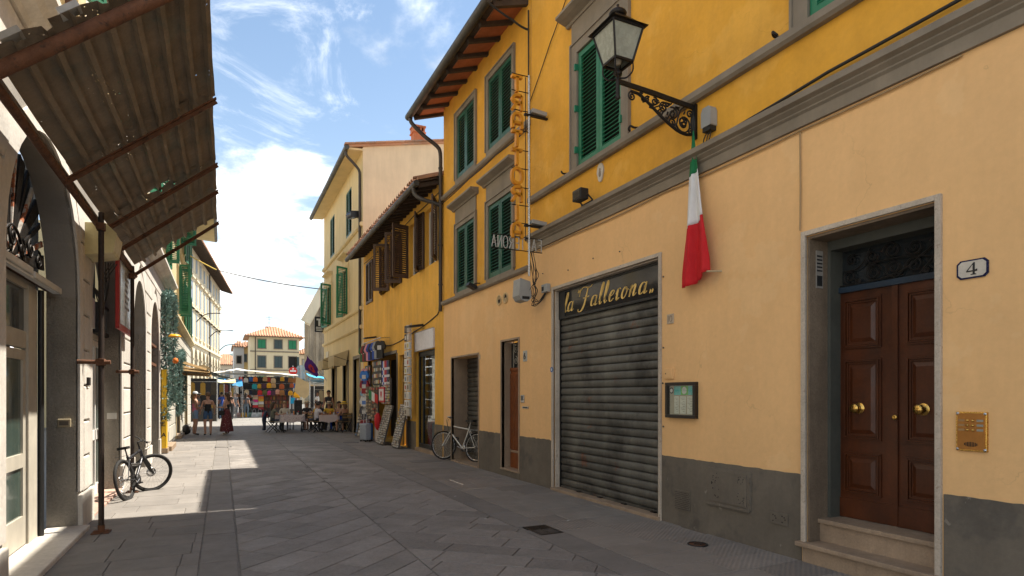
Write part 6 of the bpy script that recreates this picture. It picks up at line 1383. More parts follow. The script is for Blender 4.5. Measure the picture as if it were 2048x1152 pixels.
for y in colsY:
    for i, (a, b) in enumerate(rowsW):
        f = MB(); f.box(-.02,.06,y-.8,y-.63,a,b+.15); f.box(-.02,.06,y+.63,y+.8,a,b+.15); f.box(-.02,.06,y-.63,y+.63,b,b+.15); f.box(-.02,.14,y-.85,y+.85,a-.16,a-.01)
        if i: f.box(-.02,.25,y-.95,y+.95,b+.3,b+.48)
        f.build('window_frame', m_loggia, LG)
        MB().box(.0,.05,y-.6,y-.02,a,b).build('shutter', m_gshut, LG); MB().box(.0,.05,y+.02,y+.6,a,b).build('shutter', m_gshut, LG)
        MB().box(-.16,-.13,y-.6,y+.6,a,b).build('window_pane', m_dark, LG)
    ac = [(y+1.05*math.cos(R(t)), 5.25+1.05*math.sin(R(t))) for t in range(180, -1, -15)]
    MB().prism(ac[:7]+[(y-1.051,6.302)], (-.8,0,0),(0,1,0),(0,0,1),(1,0,0),.801).build('spandrel', m_loggia, LG); MB().prism(ac[6:]+[(y+1.051,6.302)], (-.8,0,0),(0,1,0),(0,0,1),(1,0,0),.801).build('spandrel', m_loggia, LG)
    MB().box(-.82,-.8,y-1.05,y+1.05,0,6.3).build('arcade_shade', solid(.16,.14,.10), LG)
    MB().box(-.05,.06,y-1.25,y-1.06,5.05,5.25).build('impost', m_loggia, LG); MB().box(-.05,.06,y+1.06,y+1.25,5.05,5.25).build('impost', m_loggia, LG)
for z in (6.6, 10.0, 13.2): MB().box(-.02,.2,-34,.05,z,z+.22).build('string_course', m_loggia, LG)
rf = MB(); rf.prism([(0,15.95),(1.45,15.55),(1.45,15.7),(-6,17.7),(-6,17.4)], (0,-34,0),(1,0,0),(0,0,1),(0,1,0),35.4); rf.build('roof', m_tile, LG)
for i in range(60): MB().bar((.02,-33.8+i*.59,15.9),(1.38,-33.8+i*.59,15.52),.16,.16).build('rafter', m_wood_dk, LG)
MB().tube([(.12,-12,0),(.12,-12,15.6)], .08, 6).build('downpipe', m_pipe, LG)
for y, z in ((-22, 9.9), (-12, 9.2), (-2, 8.3)):
    k = MB(); k.tube(crom([(0,y,z-1),(.8,y,z-.2),(1.8,y,z),(2.6,y,z-.05)], 6), .05, 6); k.build('lamp_arm', m_iron, LG)
def simple_house(name, label, x0, x1, Y, ztop, wallm, wins, roof=1.2, depth=10, over=.6, sh=None, chimney=False):
    H = local_thing(name, label, 'building', (0, Y, 0), R(-90))          # local y = world x, local x = towards the camera
    w = MB(); wall(w, 0, 1, x0, x1, 0, ztop, [(o[0], o[1], o[2], o[3], .2) for o in wins])
    w.add([(0,x0,0),(-depth,x0,0),(-depth,x0,ztop),(0,x0,ztop)], [(0,3,2,1)]); w.add([(0,x1,0),(-depth,x1,0),(-depth,x1,ztop),(0,x1,ztop)], [(0,1,2,3)]); w.build('wall', wallm, H)
    for o in wins:
        MB().box(-.18,-.16,o[0],o[1],o[2],o[3]).build('window_pane', m_dark, H)
        f = MB(); b_ = .14; f.box(-.02,.05,o[0]-b_,o[0],o[2],o[3]+b_); f.box(-.02,.05,o[1],o[1]+b_,o[2],o[3]+b_); f.box(-.02,.05,o[0],o[1],o[3],o[3]+b_); f.box(-.02,.12,o[0]-b_,o[1]+b_,o[2]-.14,o[2]-.01); f.build('window_frame', m_stone, H)
        m_ = o[4]
        if m_ is not None:
            md = (o[0]+o[1])/2
            MB().box(-.06,-.02,o[0],md-.015,o[2],o[3]).build('shutter', m_, H); MB().box(-.06,-.02,md+.015,o[1],o[2],o[3]).build('shutter', m_, H)
    a = [(over,x0-over,ztop-.05),(over,x1+over,ztop-.05),(-depth-over,x1+over,ztop-.05),(-depth-over,x0-over,ztop-.05)]; ins = min((x1-x0),depth)*.42
    b_ = [(-ins,x0+ins,ztop+roof),(-ins,x1-ins,ztop+roof),(-depth+ins,x1-ins,ztop+roof),(-depth+ins,x0+ins,ztop+roof)]
    r = MB(); r.add(a+b_, [(0,1,5,4),(1,2,6,5),(2,3,7,6),(3,0,4,7),(4,5,6,7),(3,2,1,0)]); ro = r.build('roof', m_tile, H)
    t = MB(); n = int((x1-x0+2*over)/.42)
    for i in range(n):
        y = x0-over+.21+i*.42; lim = min(1, (y-(x0-over))/(ins+over), ((x1+over)-y)/(ins+over))
        t.tube([(over+.05,y,ztop), (over+(-ins-over)*lim,y,ztop-.05+(roof+.05)*lim+.04)], .13, 6)
    t.build('tile_rows', m_tile, ro, kind='stuff')
    MB().box(.02,over,x0-over+.05,x1+over-.05,ztop-.14,ztop-.07).build('eave_boards', m_wood_dk, H)
    if chimney: MB().box(-4,-3.3,x0+2.6,x0+4.2,ztop+.3,ztop+2.0).build('chimney', m_terra, H); k = MB(); k.tube([(-3.5,x0+3.2,ztop+2),(-3.5,x0+3.2,ztop+4)], .03, 5); k.tube([(-3.5,x0+2.7,ztop+3.6),(-3.5,x0+3.7,ztop+3.6)], .02, 5); k.tube([(-3.5,x0+2.9,ztop+3.2),(-3.5,x0+3.5,ztop+3.2)], .02, 5); k.build('aerial', m_iron, H)
    return H
m_far = mat('far_cream_plaster', (.66,.56,.36), .85, var=.05, scale=.3, bump=0, streak=.08)
gsh = solid(.02,.20,.09); dsh = solid(.05,.075,.075)
wf = []
for x in (5.4, 8.0, 10.3):
    i = (5.4, 8.0, 10.3).index(x)
    wf += [(x,x+1.2,9.55,11.0,(gsh,dsh,gsh)[i]), (x,x+1.2,6.3,8.2,(dsh,dsh,None)[i]), (x,x+1.2,3.4,5.0,(solid(.10,.26,.12),dsh,gsh)[i]), (x,x+1.2,.3,2.3,dsh)]
FH = simple_house('far_cream_house', 'cream house with red tiled roof and green shutters closing the piazza', 4.16, 12.0, 110, 11.6, m_far, wf, 1.9, 9, .9, chimney=True)
for z in (8.9, 5.75): MB().box(-.02,.1,4.16,12.0,z,z+.2).build('string_course', m_stone, FH)
MB().tube([(.1,5.0,0),(.1,5.0,11.4)], .07, 6).build('downpipe', m_pipe, FH); MB().box(.03,.05,11.5,12.0,6.3,8.2).build('open_shutter', dsh, FH)
simple_house('far_side_house', 'small pale house with tiled roof right of the far cream house', 12.3, 17.5, 114, 9.0, solid(.58,.50,.38), [(13.0,14.2,6.3,8.0,solid(.25,.27,.28)),(15.4,16.6,6.3,8.0,m_dark),(13.0,14.2,2.8,4.6,m_dark)], 1.8, 8, .6)
simple_house('narrow_grey_house', 'narrow pale grey house left of the far cream house', 1.9, 3.6, 122, 10.6, solid(.52,.50,.46), [(2.4,3.1,7.5,8.8,m_dark)], 1.0, 14, .4)
simple_house('ochre_side_house', 'ochre house with small balconies behind the far cream house', 3.3, 4.8, 126, 11.0, solid(.50,.36,.14), [(3.6,4.2,8,9.4,dsh),(3.6,4.2,4.8,6.4,dsh)], .9, 10, .8)
simple_house('low_tiled_house', 'low tiled house seen beyond the arcaded palazzo', -1.6, 2.0, 150, 8.5, solid(.55,.46,.34), [(-.9,-.1,5.6,7.2,solid(.2,.22,.22)),(.6,1.4,5.6,7.2,solid(.2,.22,.22))], 1.5, 9, .7)
simple_house('distant_tiled_house', 'distant house with tiled roof between low roofs', -3, 4.5, 175, 10.5, solid(.56,.44,.32), [(-1,0,7.5,9,dsh),(1.5,2.5,7.5,9,dsh)], 2, 9, .7)
hl = MB(); pts = []
for i in range(61):
    x = -1500+i*60; pts.append((x, 2600, 60+120*math.exp(-((x-250)/420)**2)+60*math.exp(-((x+500)/300)**2)+12*math.sin(i*1.3)))
vs = [(x, y, -5) for x, y, z in pts]+pts+[(x, y+900, z*.8) for x, y, z in pts]; n = len(pts)
hl.add(vs, [(i,i+1,n+i+1,n+i) for i in range(n-1)]+[(n+i,n+i+1,2*n+i+1,2*n+i) for i in range(n-1)], 0, True); hl.build('hills', mat('wooded_hills', (.11,.15,.14), .95, var=.25, scale=.01, bump=0), kind='structure')
# bare stone church front
m_raw = mat('bare_rough_stone', (.33,.27,.19), .95, var=.22, scale=.5, bump=.8, bscale=5, streak=.35, bdist=.03)
CH = local_thing('stone_church', 'tall bare brown stone church wall beyond the cream corner house', 'church', (0, 62, 0), R(-90))
w = MB(); pg = [(7.6,0),(26,0),(26,22),(15,22),(9.2,12.3),(7.6,9.0)]
w.prism(pg, (-3,0,0), (0,1,0), (0,0,1), (1,0,0), 3); w.build('wall', m_raw, CH)
for i in range(12):
    y = 7.75+i*.55; MB().box(.0,.06+.05*(i%2),y,y+.3,0,min(9.2+(y-7.6)*2.0,13)-.6).build('stone_rib', m_raw, CH)
k = MB(); k.bar((.3,7.3,8.75),(.3,9.3,12.6),.9,.35,(1,0,0)); k.bar((.15,7.5,8.5),(.15,9.2,11.9),.5,.25,(1,0,0)); k.build('raking_cornice', m_loggia, CH)
# iron gate between piers
GT = thing('iron_gate', 'tall blue green iron gate beside the church', 'gate', (7, 56, 0))
m_gate = mat('verdigris_iron', (.16,.24,.24), .6, .2, var=.2, scale=4, bump=.1)
for i in range(15): MB().tube([(6.0+i*.15,56,.05),(6.0+i*.15,56,3.7+.15*math.sin(i*.45))], .018, 6).build('bar', m_gate, GT)
for z in (.2, 1.5, 2.9): MB().box(5.95,8.15,55.98,56.02,z,z+.06).build('rail', m_gate, GT)
k = MB()
for i in range(7): k.tube([(6.15+i*.3+.12*math.cos(R(t)),56,2.5+.25*math.sin(R(t))) for t in range(0,360,30)], .012, 5, closed=True)
k.build('ring_ornament', m_gate, GT, kind='stuff')
for x in (5.8, 8.3): MB().box(x-.15,x+.15,55.85,56.15,0,4.0).build('pier', m_stone, GT)
# road signs
ns = thing('no_entry_sign', 'red and white no entry disc on a post behind the bag stall', 'road sign', (5.2, 52, 0))
MB().tube([(5.2,52.06,0),(5.2,52.06,4.0)], .03, 8).build('post', m_chrome, ns); MB().prism(arc((0,0),.33,0,348,29),(5.2,52,3.56),(1,0,0),(0,0,1),(0,-1,0),.02).build('disc', solid(.60,.02,.012,.4), ns); MB().box(4.97,5.43,51.974,51.979,3.50,3.63).build('bar', solid(.75,.75,.72,.4), ns)
MB().prism(arc((0,0),.07,0,324,9),(5.2,51.978,3.74),(1,0,0),(0,0,1),(0,-1,0),.003).build('sticker', solid(.7,.7,.68), ns)
bs = thing('grey_sign_back', 'grey back of a round road sign with plate beside the no entry disc', 'road sign', (5.85, 52.5, 0))
MB().tube([(5.85,52.4,0),(5.85,52.4,4.1)], .03, 8).build('post', m_chrome, bs); MB().prism(arc((0,0),.36,0,348,29),(5.85,52.5,3.72),(1,0,0),(0,0,1),(0,-1,0),.02).build('disc', solid(.26,.34,.37,.5), bs); MB().box(5.5,6.2,52.47,52.49,2.95,3.42).build('plate', solid(.28,.36,.39,.5), bs)
for z in (3.6, 3.85): MB().box(5.65,6.05,52.455,52.479,z,z+.04).build('clamp', m_chrome, bs)
# purple flag, T sign
pf = thing('purple_flag', 'purple flag with red emblem on a pole at the cream corner', 'flag', (5.04, 33.2, 2.4))
MB().tube([(5.04,33.2,2.35),(3.95,33.0,3.75)], .02, 6).build('pole', solid(.6,.58,.55), pf)
nu, nv = 14, 10; vs = []
for j in range(nv+1):
    for i in range(nu+1):
        u, v = i/nu, j/nv; bx_, bz = 3.97+.62*u, 3.72-.80*u; vs.append((bx_-.10*v+.04*math.sin(v*7+u*3), 33.0+.06*math.sin(u*8+v*4), bz-.80*v+.42*v*u))
pfm = MB()
for j in range(nv):
    for i in range(nu): pass
pfm.add(vs, [(j*(nu+1)+i, j*(nu+1)+i+1, (j+1)*(nu+1)+i+1, (j+1)*(nu+1)+i) for j in range(nv) for i in range(nu)], 0, True)
for q in range(len(pfm.f)):
    i, j = q % nu, q//nu; d = math.hypot((i-7)/3.2, (j-5)/3.0)
    if d < 1 and not (d < .35): pfm.m[q] = 1
pfm.build('cloth', [solid(.085,.02,.20,.8), solid(.50,.05,.05,.8)], pf)
tg_ = thing('tobacco_sign', 'black hanging sign with a white letter T on the cream corner house', 'sign', (4.75, 34.0, 5.1))
MB().box(4.50,4.98,33.96,34.04,5.02,5.86).build('board', solid(.02,.02,.022,.4), tg_, bevel=.01); MB().box(4.60,4.88,33.945,33.958,5.66,5.75).build('letter_bar', solid(.75,.75,.72), tg_); MB().box(4.69,4.79,33.945,33.958,5.36,5.66).build('letter_stem', solid(.75,.75,.72), tg_)
for i in range(3): MB().box(4.57,4.91,33.945,33.958,5.09+i*.08,5.14+i*.08).build('text_line', solid(.6,.6,.58), tg_)
MB().tube([(XR,34.0,5.75),(4.95,34.0,5.75)], .02, 6).build('bracket', m_iron, tg_)
mb = MB(); cable(mb, [(-.3,35.8,8.3),(5.1,33.9,7.35)], .025, .12, 16); mb.build('overhead_cable', m_cable, label='cable strung across the end of the street', cat='cable', base=(-.3,35.8,8.3))
mb = MB(); cable(mb, [(-1.5,33,8.4),(-.3,35.8,8.3)], .03, .02, 8); mb.build('yellow_cable_sleeve', solid(.55,.38,.06), label='yellow sleeved cable beside the left eave', cat='cable', base=(-1.5,33,8.4))

# ================================================================== MARKET STALLS
def canvas_sheet(P, nu, nv, sag, ph=0.0):
    """bilinear sheet through four corners with sag"""
    a, b, c, d = [Vector(p) for p in P]; vs = []
    for j in range(nv+1):
        for i in range(nu+1):
            u, v = i/nu, j/nv; p = (a*(1-u)+b*u)*(1-v)+(d*(1-u)+c*u)*v
            p.z -= sag*4*u*(1-u)*(.4+.6*v)+.02*math.sin(u*17+v*5+ph)+.015*math.sin(v*13+ph); vs.append(p)
    mb = MB(); mb.add(vs, [(j*(nu+1)+i, j*(nu+1)+i+1, (j+1)*(nu+1)+i+1, (j+1)*(nu+1)+i) for j in range(nv) for i in range(nu)], 0, True); return mb
m_wcan = mat('white_canvas', (.66,.62,.54), .85, var=.08, scale=2, bump=.15, bscale=30)
m_tcan = mat('tan_canvas', (.52,.38,.20), .85, var=.12, scale=2, bump=.2, bscale=30)
m_bcan = mat('blue_canvas', (.04,.22,.42), .8, var=.12, scale=2, bump=.2, bscale=30)
m_gcan = mat('dark_green_canvas', (.025,.045,.04), .8, var=.15, scale=2, bump=.2, bscale=30)
m_lcan = mat('pale_green_canvas', (.45,.48,.36), .85, var=.1, scale=2, bump=.2)
BS = thing('bag_stall', 'leather bag stall under a broad white canopy at the street end', 'market stall', (3.2, 48.5, 0))
canvas_sheet([(-.9,48.52,3.24),(5.0,48.52,3.16),(5.0,50.2,3.1),(-.6,50.2,3.2)], 20, 10, .05).build('canopy', m_wcan, BS)
canvas_sheet([(.9,46.0,3.36),(5.0,45.9,3.0),(5.0,48.5,3.18),(.9,48.5,3.55)], 16, 6, .04).build('canopy_lip', m_wcan, BS)
canvas_sheet([(-.9,46.3,3.08),(.9,46.0,3.36),(.9,48.5,3.55),(-.9,48.5,3.25)], 10, 6, .05).build('canopy_lip', m_wcan, BS)
canvas_sheet([(4.85,46.2,2.98),(6.35,45.9,2.22),(5.5,46.1,1.36),(4.75,46.5,1.9)], 14, 12, .12, 1).build('side_drape', m_tcan, BS)
for x, y in ((1.2,47.2),(5.0,47.2),(1.2,50),(5.0,50)): MB().tube([(x,y,0),(x,y,3.1)], .03, 6).build('post', m_chrome, BS)
for z in (2.92, 2.45, 1.98): MB().tube([(1.1,47.3,z),(5.0,47.3,z)], .014, 6).build('hanging_rail', m_chrome, BS)
MB().box(2.75,4.45,47.55,47.6,.55,1.9).build('belt_panel', solid(.05,.032,.026), BS); MB().box(1.1,5.0,47.65,49.8,0,.62).build('counter', solid(.05,.045,.045), BS); MB().box(1.1,5.0,49.9,49.95,0,3.0).build('back_cloth', solid(.035,.032,.034), BS)
for j, z in enumerate((1.62, 1.36, 1.06, .78)):
    for i in range(26):
        c = random.choice([(.10,.035,.02),(.16,.05,.03),(.06,.03,.02),(.22,.06,.03),(.30,.03,.025),(.12,.09,.07),(.28,.16,.04)])
        x = 2.80+i*.064; MB().box(x, x+.04, 47.50, 47.545, z-.11, z+.12).build('belt', solid(*c), BS)
for i, c in enumerate([(.45,.46,.47),(.06,.06,.07),(.35,.34,.33),(.50,.03,.12),(.14,.1,.14),(.4,.36,.30),(.5,.38,.22)]):
    MB().prism([(-.06,0),(.06,0),(.05,1.3),(-.05,1.3)], (4.52+i*.11,47.3,.55), (1,0,0),(0,0,1),(0,-1,0), .03).build('hanging_belt', solid(*c), BS)
def backpack(label, x, z, c, y=47.25, sc=1.0, group='backpacks hanging on the bag stall'):
    t = thing('backpack', label, 'bag', (x, y, z), 0, group)
    body = [(-.15,-.36),(.15,-.36),(.17,-.30),(.165,-.12),(.12,-.02),(.05,.0),(-.05,0),(-.12,-.02),(-.165,-.12),(-.17,-.30)]
    MB().prism([(a*sc, b*sc) for a, b in body], (0,.1,0), (1,0,0), (0,0,1), (0,-1,0), .17).build('body', solid(*c), t, local=True, bevel=.03)
    MB().prism([(a*.72*sc, (b*.45-.19)*sc) for a, b in body], (0,-.06,0), (1,0,0), (0,0,1), (0,-1,0), .04).build('pocket', solid(*[q*.8 for q in c]), t, local=True, bevel=.012)
    k = MB(); k.tube(crom([(-.05*sc,.03,0),(0,.03,.09*sc),(.05*sc,.03,0)], 5), .012, 5); k.build('handle', solid(*[q*.6 for q in c]), t, local=True); return t
cn_ = {'red': (.55,.02,.02), 'white': (.55,.54,.52), 'blue': (.02,.10,.35), 'orange': (.60,.14,.01), 'black': (.014,.014,.016), 'beige': (.50,.38,.24), 'dark red': (.30,.02,.02), 'tan': (.42,.26,.12), 'mustard': (.55,.30,.02), 'navy': (.015,.02,.05), 'brown': (.26,.11,.03), 'teal': (.01,.26,.30), 'olive': (.09,.08,.02), 'pink': (.60,.02,.20), 'salmon': (.60,.30,.22), 'plum': (.06,.02,.04), 'yellow': (.70,.36,.01), 'rust': (.36,.08,.02), 'grey': (.28,.26,.25), 'green': (.03,.33,.10)}
rowsb = [('top', 2.88, ['red','white','blue','orange','black','tan','dark red','beige','black','mustard','navy','brown','brown']), ('middle', 2.42, ['grey','black','black','teal','mustard','plum','yellow','tan','black','rust','black','rust','blue']), ('lower', 1.95, ['black','beige','navy','black','red','olive','pink','plum','salmon','brown','navy','mustard','olive'])]
for nm, z, cs in rowsb:
    seen = {}
    for i, c in enumerate(cs):
        seen[c] = seen.get(c, 0)+1; tot = cs.count(c); o = ['leftmost ', 'second ', 'third ', 'fourth '][seen[c]-1] if tot > 1 else ''
        backpack(f'{o}{c} backpack in the {nm} hanging row of the bag stall'.strip(), 1.22+i*.305+random.uniform(-.05,.05), z+random.uniform(-.07,.06), cn_[c], 47.25-.09*(i % 2), random.uniform(.8,1.05))
backpack('big yellow backpack at the right end of the bag stall', 4.95, 1.82, cn_['yellow'], 47.1, 1.25)
def clutch(label, x, z, c, group='flat purses in columns'):
    t = thing('purse', label, 'purse', (x, 47.35, z), 0, group); MB().prism([(-.18,-.10),(.18,-.10),(.17,.09),(-.17,.09)], (0,.06,0),(1,0,0),(0,0,1),(0,-1,0),.08).build('body', solid(*c,.45), t, local=True, bevel=.015); MB().prism([(-.17,.085),(.17,.085),(.15,0),(-.15,0)], (0,-.022,0),(1,0,0),(0,0,1),(0,-1,0),.012).build('flap', solid(*[q*.88 for q in c],.45), t, local=True); return t
for i, (c, n_) in enumerate([('green','green'),('salmon','coral'),('beige','beige'),('pink','magenta'),('white','white'),('red','red')]): clutch(f'{n_} purse in the left column of flat purses', 2.15, 1.78-i*.20, cn_[c])
for i, (c, n_) in enumerate([('plum','plum'),('blue','violet blue'),('orange','orange'),('mustard','mustard'),('white','white'),('tan','tan'),('dark red','dark red')]): clutch(f'{n_} purse in the right column of flat purses', 2.53, 1.83-i*.20, cn_[c] if c != 'blue' else (.12,.10,.34))
for i in range(10):
    c = ['brown','grey','black','rust','white','black','brown','tan','black','grey'][i]; clutch(f'{["upper","lower"][i//5]} row {["leftmost","second","middle","fourth","rightmost"][i%5]} slanted {c} purse at the stall left side', 1.15+(i%5)*.19, 1.55-(i//5)*.4-.05*(i%2), cn_[c], 'slanted purses')
def handbag(label, x, y, c, w=.34, h=.24):
    t = thing('handbag', label, 'handbag', (x, y, 0), 0, 'handbags on the ground before the stall'); MB().prism([(-w/2,.03),(w/2,.03),(w*.36,h),(-w*.36,h)], (0,.08,0),(1,0,0),(0,0,1),(0,-1,0),.16).build('body', solid(*c,.5), t, local=True, bevel=.03); k = MB(); k.tube(crom([(-w*.25,0,h-.02),(-w*.2,0,h+.18),(0,0,h+.26),(w*.2,0,h+.18),(w*.25,0,h-.02)], 5), .012, 5); k.build('handle', solid(*[q*.7 for q in c]), t, local=True)
    MB().box(-w*.2,w*.2,-.085,-.078,.10,h*.6).build('front_pocket', solid(*[q*.8 for q in c]), t, local=True); return t
for x, z_, c, n_ in ((.98,46.95,(.52,.34,.30),'pale pink handbag at the far left'),(1.38,46.8,(.62,.34,.02),'big yellow handbag on the ground'),(1.78,46.9,(.18,.30,.22),'sage green handbag on the ground'),(2.05,46.75,(.60,.60,.57),'white handbag on the ground'),(2.42,46.9,(.56,.58,.54),'white and green handbag right of the white one'),(2.75,46.85,(.45,.03,.03),'red handbag on the ground'),(3.1,46.95,(.04,.03,.03),'black handbag at the right of the row')): handbag(n_+' of the stall', x, z_, c, .42, .34)
for i in range(6): handbag(f'{["leftmost","second","third","fourth","fifth","rightmost"][i]} dark bag heaped under the counter edge', 1.2+i*.36, 47.3, random.choice([(.05,.03,.03),(.10,.05,.03),(.03,.03,.04)]), .36, .3)
# stalls on the left of the piazza
def clothes_stall(label, x0, x1, y, z, goods, can, P):
    t = thing('market_stall', label, 'market stall', ((x0+x1)/2, y, 0), 0, 'clothes stalls')
    for x in (x0, x1):
        for yy in (y, y+2.2): MB().tube([(x,yy,0),(x,yy,z)], .03, 6).build('post', m_chrome, t)
    canvas_sheet(P, 16, 8, .18, x0).build('canopy', can, t); MB().box(x0,x1,y+.3,y+1.6,0,.8).build('counter', solid(.06,.055,.05), t); MB().box(x0,x1,y+2.1,y+2.15,0,z-.1).build('back_cloth', solid(.03,.03,.032), t); MB().tube([(x0,y+.1,z-.35),(x1,y+.1,z-.35)], .015, 6).build('rail', m_chrome, t)
    n = int((x1-x0)/.28)
    for i in range(n):
        MB().prism([(-.13,-.75),(.13,-.75),(.15,-.1),(.06,0),(-.06,0),(-.15,-.1)], (x0+.14+i*.28,y+.1,z-.4), (1,0,0),(0,0,1),(0,-1,0),.08).build('garment', solid(*random.choice(goods)), t, bevel=.02)
    for i in range(n): MB().box(x0+.03+i*.28, x0+.25+i*.28, y+.35, y+.7, .802, .80+random.uniform(.05,.22)).build('folded_garment', solid(*random.choice(goods)), t)
    return t
dk = [(.02,.02,.025),(.025,.03,.06),(.30,.18,.03),(.05,.04,.03),(.03,.05,.08),(.18,.05,.04)]
clothes_stall('dark clothes stall under a brown tarpaulin beside the stone house', -2.6, -.3, 40.5, 2.75, dk, m_tcan, [(-2.6,39.5,2.85),(-1.0,39.2,3.4),(-.6,41.5,3.2),(-2.6,42,3.1)])
clothes_stall('clothes stall under a dark green tarpaulin behind the brown one', -1.6, .5, 46.5, 2.75, dk+[(.35,.33,.3)], m_gcan, [(-1.1,41.2,3.25),(.7,42.0,2.62),(.8,44.2,2.75),(-1.1,44.2,3.1)])
clothes_stall('stall under a white canopy at the back left of the market', -2.8, -.2, 54, 2.8, dk+[(.5,.48,.45),(.45,.2,.1)], m_wcan, [(-3.2,52.5,2.8),(.6,52.5,2.9),(.6,56.6,3.0),(-3.2,56.6,3.1)])
clothes_stall('stall under a blue canopy left of the bag stall', -.2, 1.0, 55, 2.6, dk+[(.03,.1,.3),(.4,.1,.06)], m_bcan, [(-.6,50.5,3.0),(1.3,50.2,2.85),(1.4,53.5,2.9),(-.7,53.5,3.0)])
for P, m_, lb in (([(.1,45.4,2.45),(1.25,45.1,2.2),(1.25,46.3,2.75),(.1,46.3,2.8)], m_bcan, 'blue awning cloth sagging left of the bag stall'), ([(-.5,44.3,2.5),(.7,44.2,2.35),(.8,45.2,2.7),(-.5,45.2,2.8)], m_lcan, 'pale awning cloth left of the blue one'), ([(4.95,39.4,2.75),(6.6,38.8,2.6),(6.9,41,2.9),(4.9,41,3.0)], mat('bright_blue_tarp', (.05,.36,.62), .6, var=.2, scale=3, bump=.3), 'crumpled bright blue tarpaulin by the church gate'), ([(4.9,39.3,2.45),(6.3,38.8,2.3),(6.3,40.6,2.72),(4.9,40.8,2.72)], m_wcan, 'white awning cloth under the bright blue tarpaulin'), ([(-1.0,44.2,2.55),(.8,44.0,2.4),(.8,45.8,2.75),(-1.0,45.8,2.75)], m_tcan, 'tan awning cloth over the dark clothes')):
    t = thing('awning_cloth', lb, 'awning', tuple(P[0]), 0, None); canvas_sheet(P, 14, 6, .16, P[0][0]).build('cloth', m_, t)
    k = MB()
    for p in (P[0], P[1]): k.tube([p, (p[0], p[1], 0)], .02, 6)
    k.build('poles', m_chrome, t, kind='stuff')
rk = clothes_stall('small red and black clothes rack at the church gate', 5.3, 6.4, 40.2, 2.3, [(.3,.04,.03),(.03,.03,.03),(.1,.06,.04),(.2,.16,.1)], m_wcan, [(5.2,39.9,2.32),(6.5,39.9,2.32),(6.5,42.3,2.4),(5.2,42.3,2.4)])
